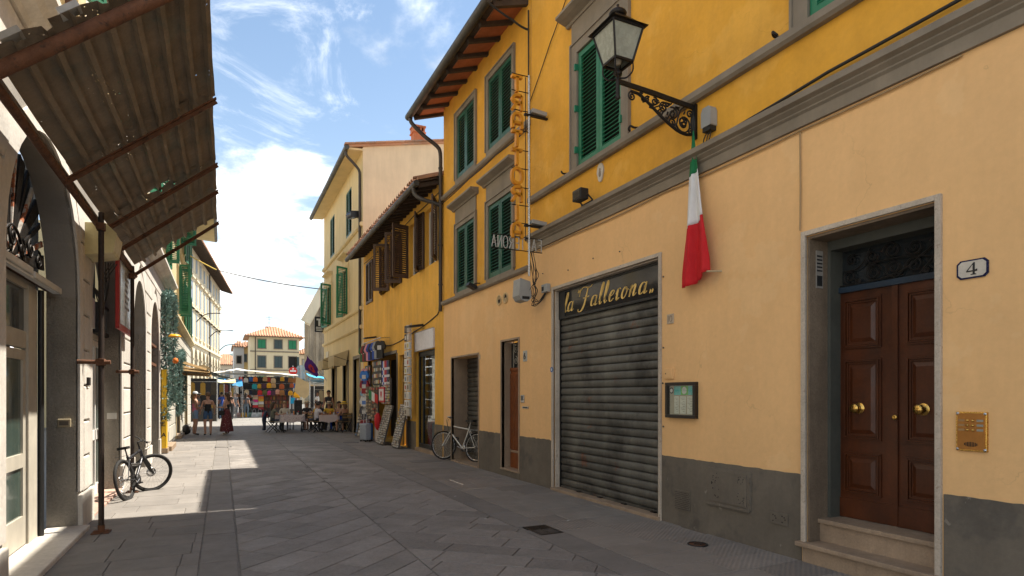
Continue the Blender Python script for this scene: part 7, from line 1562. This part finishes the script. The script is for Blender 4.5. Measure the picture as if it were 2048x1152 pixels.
# ================================================================== BICYCLES
def bicycle(name, label, loc, rz, lean, steer, c_frame, tyre_r=.018, rad=.335, mtb=False):
    t = local_thing(name, label, 'bicycle', loc, rz); t.rotation_euler = (0, lean, rz)
    mf_ = mat('bike_frame_'+name, c_frame, .35, .3, var=.1, scale=12, bump=.05, objc=True); m_tyre = mat('bike_tyre', (.020,.019,.018), .8, var=.1, scale=20, bump=.4, bscale=150, objc=True)
    R_, wb = rad, 1.04
    H = Vector((0, .80, .83 if not mtb else .80)); S = Vector((0, .25, .80 if not mtb else .72)); BB = Vector((0,.43,.29)); RA = Vector((0,0,R_)); FA = Vector((0,wb,R_)); H2 = Vector((0,.85,.66))
    fr = MB(); r = .016 if not mtb else .022
    for a, b, q in ((S,BB,r),(S+Vector((0,.01,-.05)),H+Vector((0,0,-.02)),r),(H2,BB,r*1.15),(H,H2,r*1.25)): fr.tube([a,b], q, 8)
    for s_ in (-1, 1): fr.tube([BB+Vector((s_*.03,0,0)), RA+Vector((s_*.06,0,0))], .009, 6); fr.tube([S+Vector((s_*.02,0,-.06)), RA+Vector((s_*.06,0,0))], .008, 6)
    fr.build('frame', mf_, t)
    def wheel(parent, c, tag_):
        w = MB(); w.tube([(c[0], c[1]+R_*math.cos(R(i*10)), c[2]+R_*math.sin(R(i*10))) for i in range(36)], tyre_r*(1.5 if mtb else 1), 8, closed=True); wo = w.build('wheel', m_tyre, parent)
        q = MB(); q.tube([(c[0], c[1]+(R_-.03)*math.cos(R(i*10)), c[2]+(R_-.03)*math.sin(R(i*10))) for i in range(36)], .011, 6, closed=True); q.build('rim', m_black if mtb else m_chrome, wo)
        q = MB(); q.tube([(c[0]-.05,c[1],c[2]),(c[0]+.05,c[1],c[2])], .022, 8); q.build('hub', m_chrome, wo)
        q = MB()
        for i in range(28):
            a = R(i*360/28); q.tube([(c[0]+(.03 if i%2 else -.03), c[1]+.02*math.cos(a+.6), c[2]+.02*math.sin(a+.6)), (c[0], c[1]+(R_-.03)*math.cos(a), c[2]+(R_-.03)*math.sin(a))], .0016, 4, cap=False)
        q.build('spokes', m_chrome, wo, kind='stuff')
        if mtb: q = MB(); q.lathe([(.05,.0),(.085,.0),(.085,.003),(.05,.003)], (c[0]-.05,c[1],c[2]), (1,0,0), 16); q.build('brake_disc', m_chrome, wo)
    wheel(t, RA, 'rear')
    # steering assembly turned about the head tube
    ax = (H-H2).normalized(); st = bpy.data.objects.new('steering', None); COL.objects.link(st); st.parent = t; st.empty_display_size = .05
    M_ = Matrix.Translation(H2) @ Matrix.Rotation(steer, 4, ax) @ Matrix.Translation(-H2); st.matrix_local = M_; WL[st.name] = (0,0,0)
    fk = MB()
    for s_ in (-1, 1): fk.tube(crom([H2+Vector((s_*.05,.0,.0)), (H2+FA)/2+Vector((s_*.055,0,0)), FA+Vector((s_*.055,0,0))], 4), .013 if not mtb else .019, 8)
    fk.tube([H2+Vector((-.05,0,0)), H2+Vector((.05,0,0))], .016, 8); fk.build('fork', mf_ if not mtb else m_black, st)
    if mtb:
        for s_ in (-1, 1): MB().tube([H2+Vector((s_*.055,.02,-.02)), H2.lerp(FA,.55)+Vector((s_*.055,.02,0))], .024, 8).build('fork_sleeve', m_black, st)
    wheel(st, FA, 'front')
    bt = H+ax*.14; hb = MB(); hb.tube([H, bt], .014, 8); hb.tube([bt, bt+Vector((0,.07,.02))], .014, 8); b0 = bt+Vector((0,.07,.02))
    if mtb: P = [b0+Vector((-.33,-.05,.04)), b0+Vector((-.12,-.01,.03)), b0, b0+Vector((.12,-.01,.03)), b0+Vector((.33,-.05,.04))]
    else: P = [b0+Vector((-.27,-.17,.05)), b0+Vector((-.24,-.02,.06)), b0+Vector((-.1,.02,.03)), b0, b0+Vector((.1,.02,.03)), b0+Vector((.24,-.02,.06)), b0+Vector((.27,-.17,.05))]
    hb.tube(crom(P, 5), .011, 8); hb.build('handlebar', m_chrome if not mtb else m_black, st)
    for s_ in (-1, 1):
        e = P[0] if s_ < 0 else P[-1]; e2 = P[0].lerp(P[1], .42) if s_ < 0 else P[-1].lerp(P[-2], .42); MB().tube([e, e2], .017, 8).build('grip', solid(.45,.06,.04) if mtb and s_ < 0 else m_black, st); MB().tube([e2, e2+Vector((-s_*.02,.05,-.02)), e+Vector((-s_*.04,.07,-.02))], .007, 5).build('brake_lever', m_black, st)
    cb = MB(); cb.tube(crom([b0+Vector((-.15,.03,.02)), b0+Vector((-.05,.12,-.05)), H2+Vector((0,.06,.05))], 6), .004, 4); cb.tube(crom([b0+Vector((.15,.03,.02)), b0+Vector((.06,.14,-.03)), H2+Vector((0,.03,.1)), S+Vector((0,.15,-.05))], 6), .004, 4); cb.build('brake_cable', m_cable, st)
    sd = MB(); sp = S+Vector((0,-.03,.13)); sd.prism([(-.02,.16),(.02,.16),(.035,.02),(.085,-.08),(.08,-.13),(-.08,-.13),(-.085,-.08),(-.035,.02)], (sp.x, sp.y, sp.z), (1,0,0), (0,1,0), (0,0,1), .045); sd.build('saddle', m_black, t, bevel=.015); MB().tube([S, sp], .013, 8).build('seat_post', m_chrome if not mtb else m_black, t)
    ck = MB(); ck.lathe([(.0,0),(.09,0),(.09,.006),(0,.006)], BB+Vector((.045,0,0)), (1,0,0), 20); co = ck.build('chainring', m_chrome if not mtb else m_black, t)
    a = R(200); d = Vector((0, math.cos(a), math.sin(a)))*.17
    for s_ in (-1, 1):
        MB().tube([BB+Vector((s_*.06,0,0)), BB+Vector((s_*.065,0,0))+d*s_], .010, 6).build('crank', m_chrome, co); p = BB+Vector((s_*.11,0,0))+d*s_; MB().box(p.x-.045,p.x+.045,p.y-.035,p.y+.035,p.z-.012,p.z+.012).build('pedal', m_black, co)
    ch = MB(); ch.tube([BB+Vector((.048,.0,.085)), RA+Vector((.048,0,.035))], .005, 4); ch.tube([BB+Vector((.048,0,-.085)), RA+Vector((.048,0,-.035))], .005, 4); ch.build('chain', m_iron, t)
    if not mtb:
        mg = MB()
        for c, a0, a1, par in ((RA, 20, 185, t), (FA, 40, 150, st)):
            g = MB(); pts = [(0, c.y+(R_+.03)*math.cos(R(a0+(a1-a0)*i/14)), c.z+(R_+.03)*math.sin(R(a0+(a1-a0)*i/14))) for i in range(15)]
            vs = [(x+q, y, z-abs(q)*.3) for x, y, z in pts for q in (-.025, 0, .025)]; g.add(vs, [(i*3+j, i*3+j+1, i*3+j+4, i*3+j+3) for i in range(14) for j in range(2)], 0, True); g.build('mudguard', m_chrome, par)
        rk = MB(); z = .74
        for s_ in (-.06, .06): rk.tube([(s_, .2, z), (s_, -.28, z)], .007, 6); rk.tube([(s_, -.2, z), (s_*1.2, 0, R_)], .006, 6)
        for y in (.15, 0, -.15, -.28): rk.tube([(-.06,y,z),(.06,y,z)], .006, 6)
        rk.build('rear_rack', m_chrome, t); k = MB(); k.tube(crom([(.03,.86,.50),(.10,.95,.34),(.04,.80,.25),(.0,.72,.42),(.05,.62,.52),(.03,.78,.54)], 6, True), .014, 6, closed=True); k.build('cable_lock', m_black, t)
    else:
        k = MB(); k.tube([S.lerp(BB,.35), H2.lerp(BB,.35)], .025, 8); k.build('shock', m_chrome, t)
    return t
bicycle('city_bicycle', 'pale silver bicycle leaning in the doorway with a roller shutter', (5.36, 13.10, .03), R(27), R(6), R(14), (.66,.64,.58))
mtb_ = bicycle('mountain_bicycle', 'black mountain bicycle chained to the second scaffold post in the sun', (-1.30, 10.80, 0), R(-15), R(-9), R(-50), (.03,.03,.034), mtb=True, rad=.335); mtb_.scale = (.9,.9,.9)

# ================================================================== PEOPLE
PEOPLE = []
SKINS = {'l': (.50,.28,.19), 'm': (.38,.20,.125), 'd': (.16,.08,.05)}
def person(label, loc, rz, pose='stand', top=(.5,.5,.5), legs=(.05,.05,.06), skin='l', hair=(.05,.03,.02), shoe=(.03,.03,.03), hgt=1.68, arms=None, sleeves='short', trousers='long', long_hair=0, hat=None, skirt=None, bag=None, lean=0, fem=False, straps=False, glasses=False):
    t = thing('person', label, 'person', loc, rz); s = hgt/1.68
    J = {}; E = []; rad = {}
    def v(n, p, r, link=None, tg='top', ry=None):
        J[n] = (Vector(p), r, ry or r)
        if link: E.append((link, n, tg))
    sit = pose == 'sit'; pz = .50 if sit else .93; ln = lean
    up = lambda z, y=0, x=0: (x, y+ln*(z), pz+z)
    hipw = .095; shw = .175 if not fem else .155
    v('pel', (0,0,pz), .125 if not fem else .13); v('bel', up(.16), .115 if not fem else .10, 'pel'); v('chs', up(.36,.01), .135 if not fem else .12, 'bel'); v('nkb', up(.49), .07, 'chs', 'skin' if straps else 'top'); v('nk', up(.55,.01), .05, 'nkb', 'skin'); v('hd', up(.64,.02), .085, 'nk', 'skin'); v('ht', up(.735,.01), .075, 'hd', 'skin')
    A = arms or ((.05,-.02,-.28,.10,.06,-.50), (.05,-.02,-.28,.10,.06,-.50))     # per arm: elbow dx,dy,dz and hand dx,dy,dz from the shoulder
    for sgn, nm, a in ((-1,'L',A[0]), (1,'R',A[1])):
        sh = Vector(up(.45,0,sgn*shw)); el = sh+Vector((sgn*a[0],a[1],a[2])); ha = sh+Vector((sgn*a[3],a[4],a[5]))
        tg1 = 'top' if sleeves in ('short','long') else 'skin'; tg2 = 'top' if sleeves == 'long' else 'skin'
        v('sh'+nm, sh, .058, 'chs', 'top' if not straps else 'skin'); v('ms'+nm, sh.lerp(el,.5), .047, 'sh'+nm, tg1); v('el'+nm, el, .038, 'ms'+nm, tg2 if sleeves != 'short' else 'skin'); v('wr'+nm, el.lerp(ha,.92), .026, 'el'+nm, tg2); v('ha'+nm, ha+(ha-el).normalized()*.05, .030, 'wr'+nm, 'skin')
        hip = Vector((sgn*hipw,0,pz-.04)); tl = 'legs'
        if sit: kn = hip+Vector((sgn*.05,.42,.03)); an = kn+Vector((0,-.03,-.42))
        else: kn = hip+Vector((sgn*.01,.02,-.42)); an = hip+Vector((sgn*.0,-.03,-.82))
        lo = 'legs' if trousers == 'long' else 'skin'
        v('hp'+nm, hip, .092, 'pel', tl); v('th'+nm, hip.lerp(kn,.55), .075, 'hp'+nm, tl); v('kn'+nm, kn, .055, 'th'+nm, lo); v('cf'+nm, kn.lerp(an,.35)+Vector((0,-.015,0)), .055, 'kn'+nm, lo); v('an'+nm, an, .036, 'cf'+nm, lo); v('to'+nm, (an.x+sgn*.02, an.y+.15, .035), .036, 'an'+nm, 'shoe')
    names = list(J); idx = {n: i for i, n in enumerate(names)}
    me = bpy.data.meshes.new('body'); me.from_pydata([J[n][0]*s for n in names], [(idx[a], idx[b]) for a, b, _ in E], []); o = bpy.data.objects.new('body', me); COL.objects.link(o); o.parent = t
    sk_ = o.modifiers.new('skin', 'SKIN'); sk_.use_smooth_shade = True
    for i, n in enumerate(names): me.skin_vertices[0].data[i].radius = (J[n][1]*s, J[n][2]*s); me.skin_vertices[0].data[i].use_root = (n == 'pel')
    sd = o.modifiers.new('sub', 'SUBSURF'); sd.levels = 1; sd.render_levels = 1
    PEOPLE.append((o, [(J[a][0]*s, J[b][0]*s, tg) for a, b, tg in E], dict(top=top, legs=legs, skin=SKINS[skin], shoe=shoe), J, s, glasses))
    hd = J['hd'][0]*s; ht = J['ht'][0]*s; hc = (hd+ht)/2
    h = MB()                                                     # hair: a cap over skull and nape, longer if asked
    n1, n2 = 14, 9; vs = []
    for j in range(n2+1):
        p = math.pi*.62*j/n2
        for i in range(n1):
            a = 2*math.pi*i/n1; fr_ = math.sin(a); cut = 1.0
            ph = p*(.62 if fr_ > .35 else 1.15)
            r_ = .104*s; vs.append((hc.x+r_*math.sin(ph)*math.cos(a)*.92, hc.y-.012+r_*math.sin(ph)*math.sin(a)*1.05, hc.z+.022+r_*math.cos(ph)*1.05))
    h.add(vs, [(j*n1+i, (j+1)*n1+i, (j+1)*n1+(i+1)%n1, j*n1+(i+1)%n1) for j in range(n2) for i in range(n1)], 0, True)
    if long_hair: h.tube([hc+Vector((0,-.085,.0)), hc+Vector((0,-.105,-.12))*1, hc+Vector((0,-.11+ln*.0,-.12-long_hair))], [.075*s,.085*s,.03*s], 10)
    h.build('hair', solid(*hair,.55), t, local=True)
    if hat:
        kind, c = hat; q = MB()
        if kind == 'cap': q.lathe([(.0,.10),(.06,.092),(.10,.05),(.108,0)], hc+Vector((0,-.01,.035)), n=14); q.prism([(-.075,.08),(.075,.08),(.06,.19),(0,.21),(-.06,.19)], hc+Vector((0,0,.035)), (1,0,0),(0,1,0),(0,0,1),.012)
        else: q.lathe([(.0,.105),(.075,.10),(.105,.06),(.112,.015),(.19,.0),(.205,-.012),(.19,-.008),(.11,.005)], hc+Vector((0,0,.03)), n=18)
        ho = q.build('hat', solid(*c,.7), t, local=True)
        if kind == 'brim': q = MB(); q.lathe([(.113,.012),(.115,.04),(.108,.05)], hc+Vector((0,0,.03)), n=18); q.build('hat_band', solid(.06,.05,.04), ho, local=True)
    if skirt:
        c, c2 = skirt; q = MB(); n = 22; vs = []
        for j in range(9):
            u = j/8
            for i in range(n):
                a = 2*math.pi*i/n; r_ = (.135+.15*u**.8)*(1+.07*u*math.sin(a*6+j*.4)); vs.append((r_*math.cos(a)*s*1.05, r_*math.sin(a)*s*.85, (1.06-.92*u)*s))
        q.add(vs, [(j*n+i, j*n+(i+1)%n, (j+1)*n+(i+1)%n, (j+1)*n+i) for j in range(8) for i in range(n)], 0, True)
        m_ = mat('print_skirt', c, .85, var=.1, scale=6, bump=.2, bscale=60, objc=True, spots=(26,.60,.02,c2,.9)); q.build('skirt', m_, t, local=True)
    if bag:
        c, p = bag; q = MB(); q.box(p[0]-.05,p[0]+.05,p[1]-.11,p[1]+.11,p[2]-.09,p[2]+.09); bo = q.build('shoulder_bag', solid(*c), t, local=True, bevel=.02); q = MB(); q.tube(crom([(p[0],p[1]-.08,p[2]+.08),(p[0]*.8,0,p[2]+.35),(-p[0]*.6,0,1.40*s),(-p[0]*.2,-.13,1.2*s),(p[0],p[1]+.06,p[2]+.08)], 6), .007, 5); q.build('strap', solid(*c), bo, local=True)
    return t
def finish_people():
    dg = bpy.context.evaluated_depsgraph_get()
    for o, segs, cols_, J, s, glasses in PEOPLE:
        ev = o.evaluated_get(dg); me = bpy.data.meshes.new_from_object(ev); order = ['skin','top','legs','shoe']
        mb = MB(); vs = [v_.co.copy() for v_ in me.vertices]; k = 0
        def tag_of(c):
            best, bt = 9, 'top'
            for a, b, tg in segs:
                d = b-a; t_ = max(0, min(1, (c-a).dot(d)/max(d.length_squared, 1e-9))); q = (a+d*t_-c).length
                if q < best: best, bt = q, tg
            return bt
        mb.v = [tuple(v_) for v_ in vs]
        for p in me.polygons: mb.f.append(list(p.vertices)); mb.m.append(order.index(tag_of(p.center))); mb.s.append(True)
        hd = (J['hd'][0]+J['ht'][0])*.5*s
        for sx in (-1, 1):
            mb.ball(hd+Vector((sx*.034,.083,.0))*s, .011*s, 4, 6, 4); mb.ball(hd+Vector((sx*.092,.0,-.01))*s, (.012*s,.022*s,.03*s), 0, 6, 5); mb.box(hd.x+sx*.034*s-.018*s, hd.x+sx*.034*s+.018*s, hd.y+.086*s, hd.y+.096*s, hd.z+.018*s, hd.z+.024*s, 4)
        mb.ball(hd+Vector((0,.098,-.022))*s, (.014*s,.018*s,.024*s), 0, 6, 5); mb.ball(hd+Vector((0,.083,-.062))*s, (.026*s,.012*s,.009*s), 5, 8, 4)
        for nm, sg in (('L',-1), ('R',1)):
            wr, ha = J['wr'+nm][0]*s, J['ha'+nm][0]*s; d = (ha-wr).normalized(); sd = d.cross(Vector((0,0,1)))
            if sd.length < .1: sd = Vector((1,0,0))
            sd.normalize(); nn = d.cross(sd)
            for i, L_ in enumerate((.062,.074,.070,.055)):
                b = ha+sd*(i-1.5)*.018*s+d*.015; m1 = b+d*L_*.55*s+nn*.006; mb.tube([b, m1, m1+d*L_*.45*s+nn*.022*s], [.0085*s,.008*s,.006*s], 5, mi=0)
            b = wr.lerp(ha,.55)+sd*.026*s*sg; mb.tube([b, b+(d*.025+sd*.022*sg)*s, b+(d*.055+sd*.026*sg)*s], [.010*s,.009*s,.007*s], 5, mi=0)
        nm_ = mb.mesh('body', [solid(*cols_['skin'],.6), solid(*cols_['top'],.8), solid(*cols_['legs'],.8), solid(*cols_['shoe'],.6), m_black, solid(.36,.10,.09)])
        o.modifiers.clear(); o.data = nm_
        if glasses:
            g = MB()
            for sx in (-1, 1): g.tube([hd+Vector((sx*.034+.022*math.cos(R(a)),.098,.022*math.sin(R(a))))*s for a in range(0,360,45)], .003, 4, closed=True)
            g.tube([hd+Vector((-.012,.1,0))*s, hd+Vector((.012,.1,0))*s], .003, 4); g.build('glasses', m_black, o.parent, local=True)
        bpy.data.meshes.remove(me)
up_arm = (.08,.05,-.24,-.02,.16,-.10)
# three women in the street
person('woman in pink top, denim shorts and grey cap by the left wall', (-.98,26.9,0), R(-70), 'stand', (.80,.20,.34), (.24,.36,.50), 'l', (.28,.17,.08), (.03,.03,.03), 1.68, ((.05,.02,-.27,.02,.22,-.30),(.05,.02,-.27,.0,.22,-.28)), 'none', 'short', .12, ('cap',(.42,.44,.46)), fem=True, straps=True)
person('woman in black vest and blue denim shorts seen from behind', (-.52,26.6,0), R(8), 'stand', (.015,.016,.018), (.05,.11,.22), 'l', (.16,.10,.06), (.03,.03,.03), 1.66, ((.09,.02,-.26,.10,.12,-.42),(.09,.02,-.26,.10,.12,-.42)), 'none', 'short', 0, None, fem=True, straps=True)
person('woman in long dark red flowered skirt touching her hair', (.15,26.8,0), R(62), 'stand', (.02,.02,.022), (.1,.02,.02), 'l', (.07,.04,.025), (.45,.38,.30), 1.64, ((.04,.02,-.26,.02,.2,-.24),(.10,.14,.02,-.06,.08,.20)), 'none', 'long', .12, None, ((.115,.022,.025),(.42,.32,.28)), ((.02,.02,.02),(-.2,.1,.88)), fem=True, straps=True)
# market crowd
crowd = [((-.05,44.0),20,(.03,.08,.35),(.10,.16,.26),'m','man in blue shirt and jeans before the dark stalls',0),((-.75,43.6),160,(.02,.02,.025),(.03,.03,.035),'m','dark dressed shopper left of the man in blue',0),((.45,43.2),-30,(.06,.045,.04),(.03,.03,.03),'l','shopper in brown jacket right of the man in blue',1),((.75,45.6),200,(.02,.025,.04),(.05,.05,.06),'m','shopper in navy by the blue awning',0),((1.0,50.5),90,(.30,.31,.30),(.09,.15,.25),'l','shopper in grey top left of the bag stall',1),((-1.3,41.6),80,(.03,.03,.03),(.02,.02,.02),'d','stall keeper in black at the brown tarpaulin',0),((.5,49.0),140,(.10,.22,.15),(.25,.24,.22),'l','shopper in green top between the stalls',1),((.15,52.0),30,(.5,.5,.48),(.03,.04,.07),'l','distant shopper in white shirt',0),((1.25,52.5),-60,(.08,.02,.02),(.04,.04,.05),'m','distant shopper in dark red',0),((-.35,47.0),170,(.5,.12,.1),(.05,.06,.1),'l','shopper in coral top under the pale cloth',1),((.9,47.2),-100,(.55,.5,.4),(.06,.08,.12),'l','shopper in cream shirt at the bag stall corner',0),((.2,48.0),10,(.04,.10,.22),(.2,.18,.14),'m','shopper in blue polo behind the coral top',0),((-.9,45.2),60,(.3,.26,.08),(.03,.03,.04),'d','stall helper in mustard shirt among the dark clothes',0),((1.5,45.9),-20,(.1,.1,.11),(.12,.16,.2),'l','shopper in charcoal top bending over the handbags',1)]
for (x, y), rz, tp, lg, sk, lb, fm in crowd: person(lb, (x,y,0), R(rz), 'stand', tp, lg, sk, random.choice([(.03,.02,.015),(.08,.05,.03),(.16,.10,.05)]), hgt=random.uniform(1.62,1.8), fem=bool(fm), long_hair=.15 if fm else 0)
person('vendor in pale shirt standing at the church gate', (5.35,39.2,0), R(-120), 'stand', (.55,.52,.48), (.03,.03,.03), 'd', (.02,.015,.012), hgt=1.78)
person('waiter in black waistcoat standing in the far doorway', (4.72,30.6,.0), R(150), 'stand', (.02,.02,.024), (.02,.02,.022), 'm', (.03,.02,.015), hgt=1.78, sleeves='none')
# café
def folding_chair(label, x, y, rz, c=(.30,.18,.07)):
    t = thing('folding_chair', label, 'chair', (x, y, 0), rz, 'folding café chairs'); m_ = solid(*c); k = m_black
    for s_ in (-.2, .2):
        MB().bar((s_,-.22,.0),(s_*.95,.2,.45),.02,.03).build('leg', k, t, local=True); MB().bar((s_*1.05,.24,0),(s_*1.05,-.20,.46),.02,.03).build('leg', k, t, local=True); MB().bar((s_*1.05,-.20,.44),(s_*1.05,-.27,.84),.02,.03).build('back_post', k, t, local=True)
    for i in range(5): MB().box(-.21,.21,-.19+i*.082,-.13+i*.082,.452,.468).build('seat_slat', m_, t, local=True)
    for z in (.62, .74): MB().obox((0,-.25,z+.03),(.21,0,0),(0,.01,.0),(0,-.004,.035)).build('back_slat', m_, t, local=True)
    return t
def cafe_table(label, x, y, w, d, cloth, rz=0, items=True):
    t = thing('cafe_table', label, 'table', (x, y, 0), rz); MB().box(-w/2,w/2,-d/2,d/2,.70,.73).build('table_top', solid(.3,.2,.1), t, local=True)
    for sx in (-1, 1): MB().bar((sx*w*.4,-d*.4,0),(sx*w*.4,d*.4,.7),.03,.02).build('leg', m_black, t, local=True); MB().bar((sx*w*.42,d*.4,0),(sx*w*.42,-d*.4,.7),.03,.02).build('leg', m_black, t, local=True)
    if cloth:
        n = 40; ring = []
        for i in range(n):
            a = 2*math.pi*i/n; q = max(abs(math.cos(a)), abs(math.sin(a))); ring.append((math.cos(a)/q*(w/2+.01), math.sin(a)/q*(d/2+.01)))
        mb = MB(); mb.add([(x_,y_,.736) for x_, y_ in ring], [tuple(range(n))]); vs = [(x_,y_,.736) for x_, y_ in ring]+[(x_*(1.04+.03*math.sin(i*1.9)),y_*(1.04+.03*math.cos(i*2.3)),.44+.03*math.sin(i*.8)) for i, (x_, y_) in enumerate(ring)]
        mb.add(vs, [(i,(i+1)%n,n+(i+1)%n,n+i) for i in range(n)], 0, True); c = mb.build('tablecloth', cloth, None, f'patterned cloth on the {label}', 'tablecloth'); c.location = (x,y,0); c.rotation_euler = (0,0,rz)
    return t
m_pat = mat('patterned_cloth', (.60,.53,.51), .85, var=.1, bump=.2, bscale=60, objc=True, spots=(34,.54,.03,(.25,.09,.11),.8)); m_pink = mat('pinkish_cloth', (.56,.45,.42), .85, var=.1, bump=.2, objc=True)
cafe_table('left café table with the patterned cloth', 2.72, 27.6, .95, .75, m_pat); cafe_table('right café table by the cream house', 4.15, 27.0, .8, .8, m_pink); cafe_table('rear café table behind the diners', 2.6, 29.6, .9, .7, m_pink)
def glassware(x, y, z, pre):
    for i, (dx, dy, c, h, n_) in enumerate(((-.2,.0,(.5,.5,.5),.14,'clear tumbler'),(.1,.12,(.65,.22,.02),.16,'orange drink'),(.22,-.1,(.55,.55,.52),.10,'white cup'))):
        g = MB(); g.lathe([(.0,0),(.035,0),(.04,h),(.034,h),(.03,.02),(0,.02)], (x+dx,y+dy,z), n=10); go = g.build('drinking_glass', solid(*c,.2), label=f'{n_} on the {pre}', cat='glass', base=(x+dx,y+dy,z))
glassware(2.72,27.6,.737,'left café table'); glassware(4.15,27.0,.737,'right café table')
sp_ = thing('black_speaker', 'tall black loudspeaker box standing on the left café table', 'speaker', (2.98,27.75,.737)); MB().box(2.82,3.14,27.6,27.9,.737,1.38).build('cabinet', m_black, sp_, bevel=.02); k = MB(); k.lathe([(0,.0),(.07,.0),(.10,.012),(.11,0)], (2.98,27.598,1.02), (0,-1,0), 16); k.build('driver', solid(.04,.04,.042), sp_); MB().box(2.96,3.0,27.592,27.6,.86,.9).build('badge', solid(.6,.05,.08), sp_); k = MB(); k.tube([(2.90,27.75,1.38),(2.9,27.75,1.48),(3.06,27.75,1.48),(3.06,27.75,1.38)], .012, 6); k.build('handle', m_black, sp_)
sitarms = ((.06,.10,-.22,.0,.34,-.22),(.06,.10,-.22,.0,.34,-.22)); fold = ((.08,.06,-.24,-.12,.22,-.18),(.08,.06,-.24,-.12,.22,-.20))
seats = [('diner in grey olive shirt with back to the street', 1.95,27.9,R(-75),(.17,.17,.13),(.04,.05,.07),'m',(.06,.04,.025),None,sitarms,'short','long',.16,.1),
 ('blond diner in cream jacket behind the left table', 2.55,29.0,R(170),(.52,.46,.36),(.1,.1,.12),'l',(.36,.24,.11),None,fold,'long','long',.1,0),
 ('diner in wide straw hat and dark top', 3.55,29.4,R(175),(.03,.03,.035),(.04,.04,.05),'l',(.1,.06,.04),('brim',(.60,.48,.30)),fold,'short','long',.1,0),
 ('man in yellow shirt and grey shorts with folded arms', 3.72,27.9,R(62),(.60,.36,.03),(.07,.08,.11),'m',(.03,.02,.015),None,fold,'short','short',0,-.12),
 ('diner in white shirt and black trousers leaning to the right table', 3.62,26.9,R(-68),(.58,.56,.60),(.03,.03,.034),'m',(.03,.022,.018),None,sitarms,'short','long',0,.22),
 ('diner in straw hat and yellow top behind the right table', 4.35,28.0,R(160),(.58,.36,.04),(.1,.08,.05),'m',(.04,.03,.02),('brim',(.50,.38,.24)),fold,'short','long',0,.1),
 ('dark haired diner half hidden beside the straw hats', 3.95,28.2,R(190),(.04,.04,.05),(.04,.04,.05),'m',(.02,.015,.012),None,fold,'short','long',0,0),
 ('woman in bright blue dress at the right table', 4.72,27.7,R(140),(.02,.07,.42),(.02,.07,.42),'m',(.06,.03,.02),None,fold,'none','long',.2,0),
 ('woman in yellow sun hat seated with her back turned', 4.72,26.3,R(20),(.05,.04,.035),(.03,.03,.035),'m',(.12,.07,.04),('brim',(.68,.42,.02)),sitarms,'none','short',.1,.05)]
for i, (lb, x, y, rz, tp, lg, sk, hr, hat, ar, sl, tr_, lh, ln) in enumerate(seats):
    person(lb, (x,y,0), rz, 'sit', tp, lg, sk, hr, (.05,.05,.05) if i != 4 else (.5,.48,.45), 1.7, ar, sl, tr_, lh, hat, lean=ln*.9, glasses=(i == 3), fem=lh > .05, straps=(i in (7, 8)))
    folding_chair(f'folding chair under the {lb}', x-.02*math.cos(rz), y, rz)
jk = thing('blue_jacket', 'dark blue jacket hung over the leftmost café chair', 'jacket', (1.68,27.8,0)); k = MB()
vs = []; nu, nv = 10, 8
for j in range(nv+1):
    for i in range(nu+1): vs.append((1.66-.05*math.sin(i*1.3)*j/nv-.08*j/nv, 27.5+.5*i/nu*(1+.25*j/nv), .92-.82*j/nv))
k.add(vs, [(j*(nu+1)+i, j*(nu+1)+i+1, (j+1)*(nu+1)+i+1, (j+1)*(nu+1)+i) for j in range(nv) for i in range(nu)], 0, True); jo = k.build('jacket_back', solid(.018,.028,.06), jk); sdm = jo.modifiers.new('s','SOLIDIFY'); sdm.thickness = .05
k = MB(); k.tube(crom([(1.66,27.5,.9),(1.56,27.42,.6),(1.60,27.45,.3)], 5), [.06]*11, 8); k.build('sleeve', solid(.018,.028,.06), jk)
wb_ = thing('water_bottle', 'clear plastic bottle with blue cap on the small stool', 'bottle', (2.2,27.3,.46)); k = MB(); k.lathe([(0,0),(.04,0),(.042,.18),(.02,.24),(.015,.27)], (2.2,27.3,.46), n=12); k.build('bottle', glass('bottle_glass',(.8,.85,.9),.2), wb_); k = MB(); k.lathe([(.018,.265),(.018,.29),(0,.29)], (2.2,27.3,.46), n=10); k.build('cap', solid(.02,.12,.5), wb_)
so = thing('small_stool', 'small pale folding stool left of the patterned table', 'stool', (2.2,27.3,0)); MB().box(2.0,2.4,27.1,27.5,.43,.46).build('seat', solid(.5,.48,.44), so)
for a, b in (((2.03,27.12),(2.37,27.48)),((2.37,27.12),(2.03,27.48))): MB().bar((a[0],a[1],0),(b[0],b[1],.43),.02,.02).build('leg', m_black, so)
ws = thing('hanging_bag', 'bright blue bag hanging on a post by the gate', 'bag', (4.4,44.2,1.1)); k = MB(); k.prism([(-.16,0),(.16,0),(.15,.42),(-.15,.42)], (4.4,44.2,1.0), (1,0,0),(0,0,1),(0,-1,0),.12); k.build('body', solid(.01,.30,.52), ws, bevel=.03); k = MB(); k.tube(crom([(4.32,44.15,1.42),(4.4,44.15,1.6),(4.48,44.15,1.42)],5), .012, 5); k.build('handle', m_black, ws)
# scraps on the paving
for i, (x, y) in enumerate(((3.05,7.1),(2.0,12.9),(3.3,8.9),(1.1,8.1),(3.95,6.55))):
    l_ = MB(); a = random.uniform(0,6); d = Vector((math.cos(a),math.sin(a),0))*.03; e = Vector((-math.sin(a),math.cos(a),0))*.018; c = Vector((x,y,.004)); l_.add([c-d, c+e, c+d+Vector((0,0,.008)), c-e+Vector((0,0,.006))], [(0,1,2,3)])
    l_.build('litter_scrap', solid(.45,.38,.2) if i % 2 else solid(.5,.5,.48), label=f'{["first","second","third","fourth","fifth"][i]} nearest tiny scrap of litter on the shaded paving', cat='litter', base=(x,y,0))
finish_people()
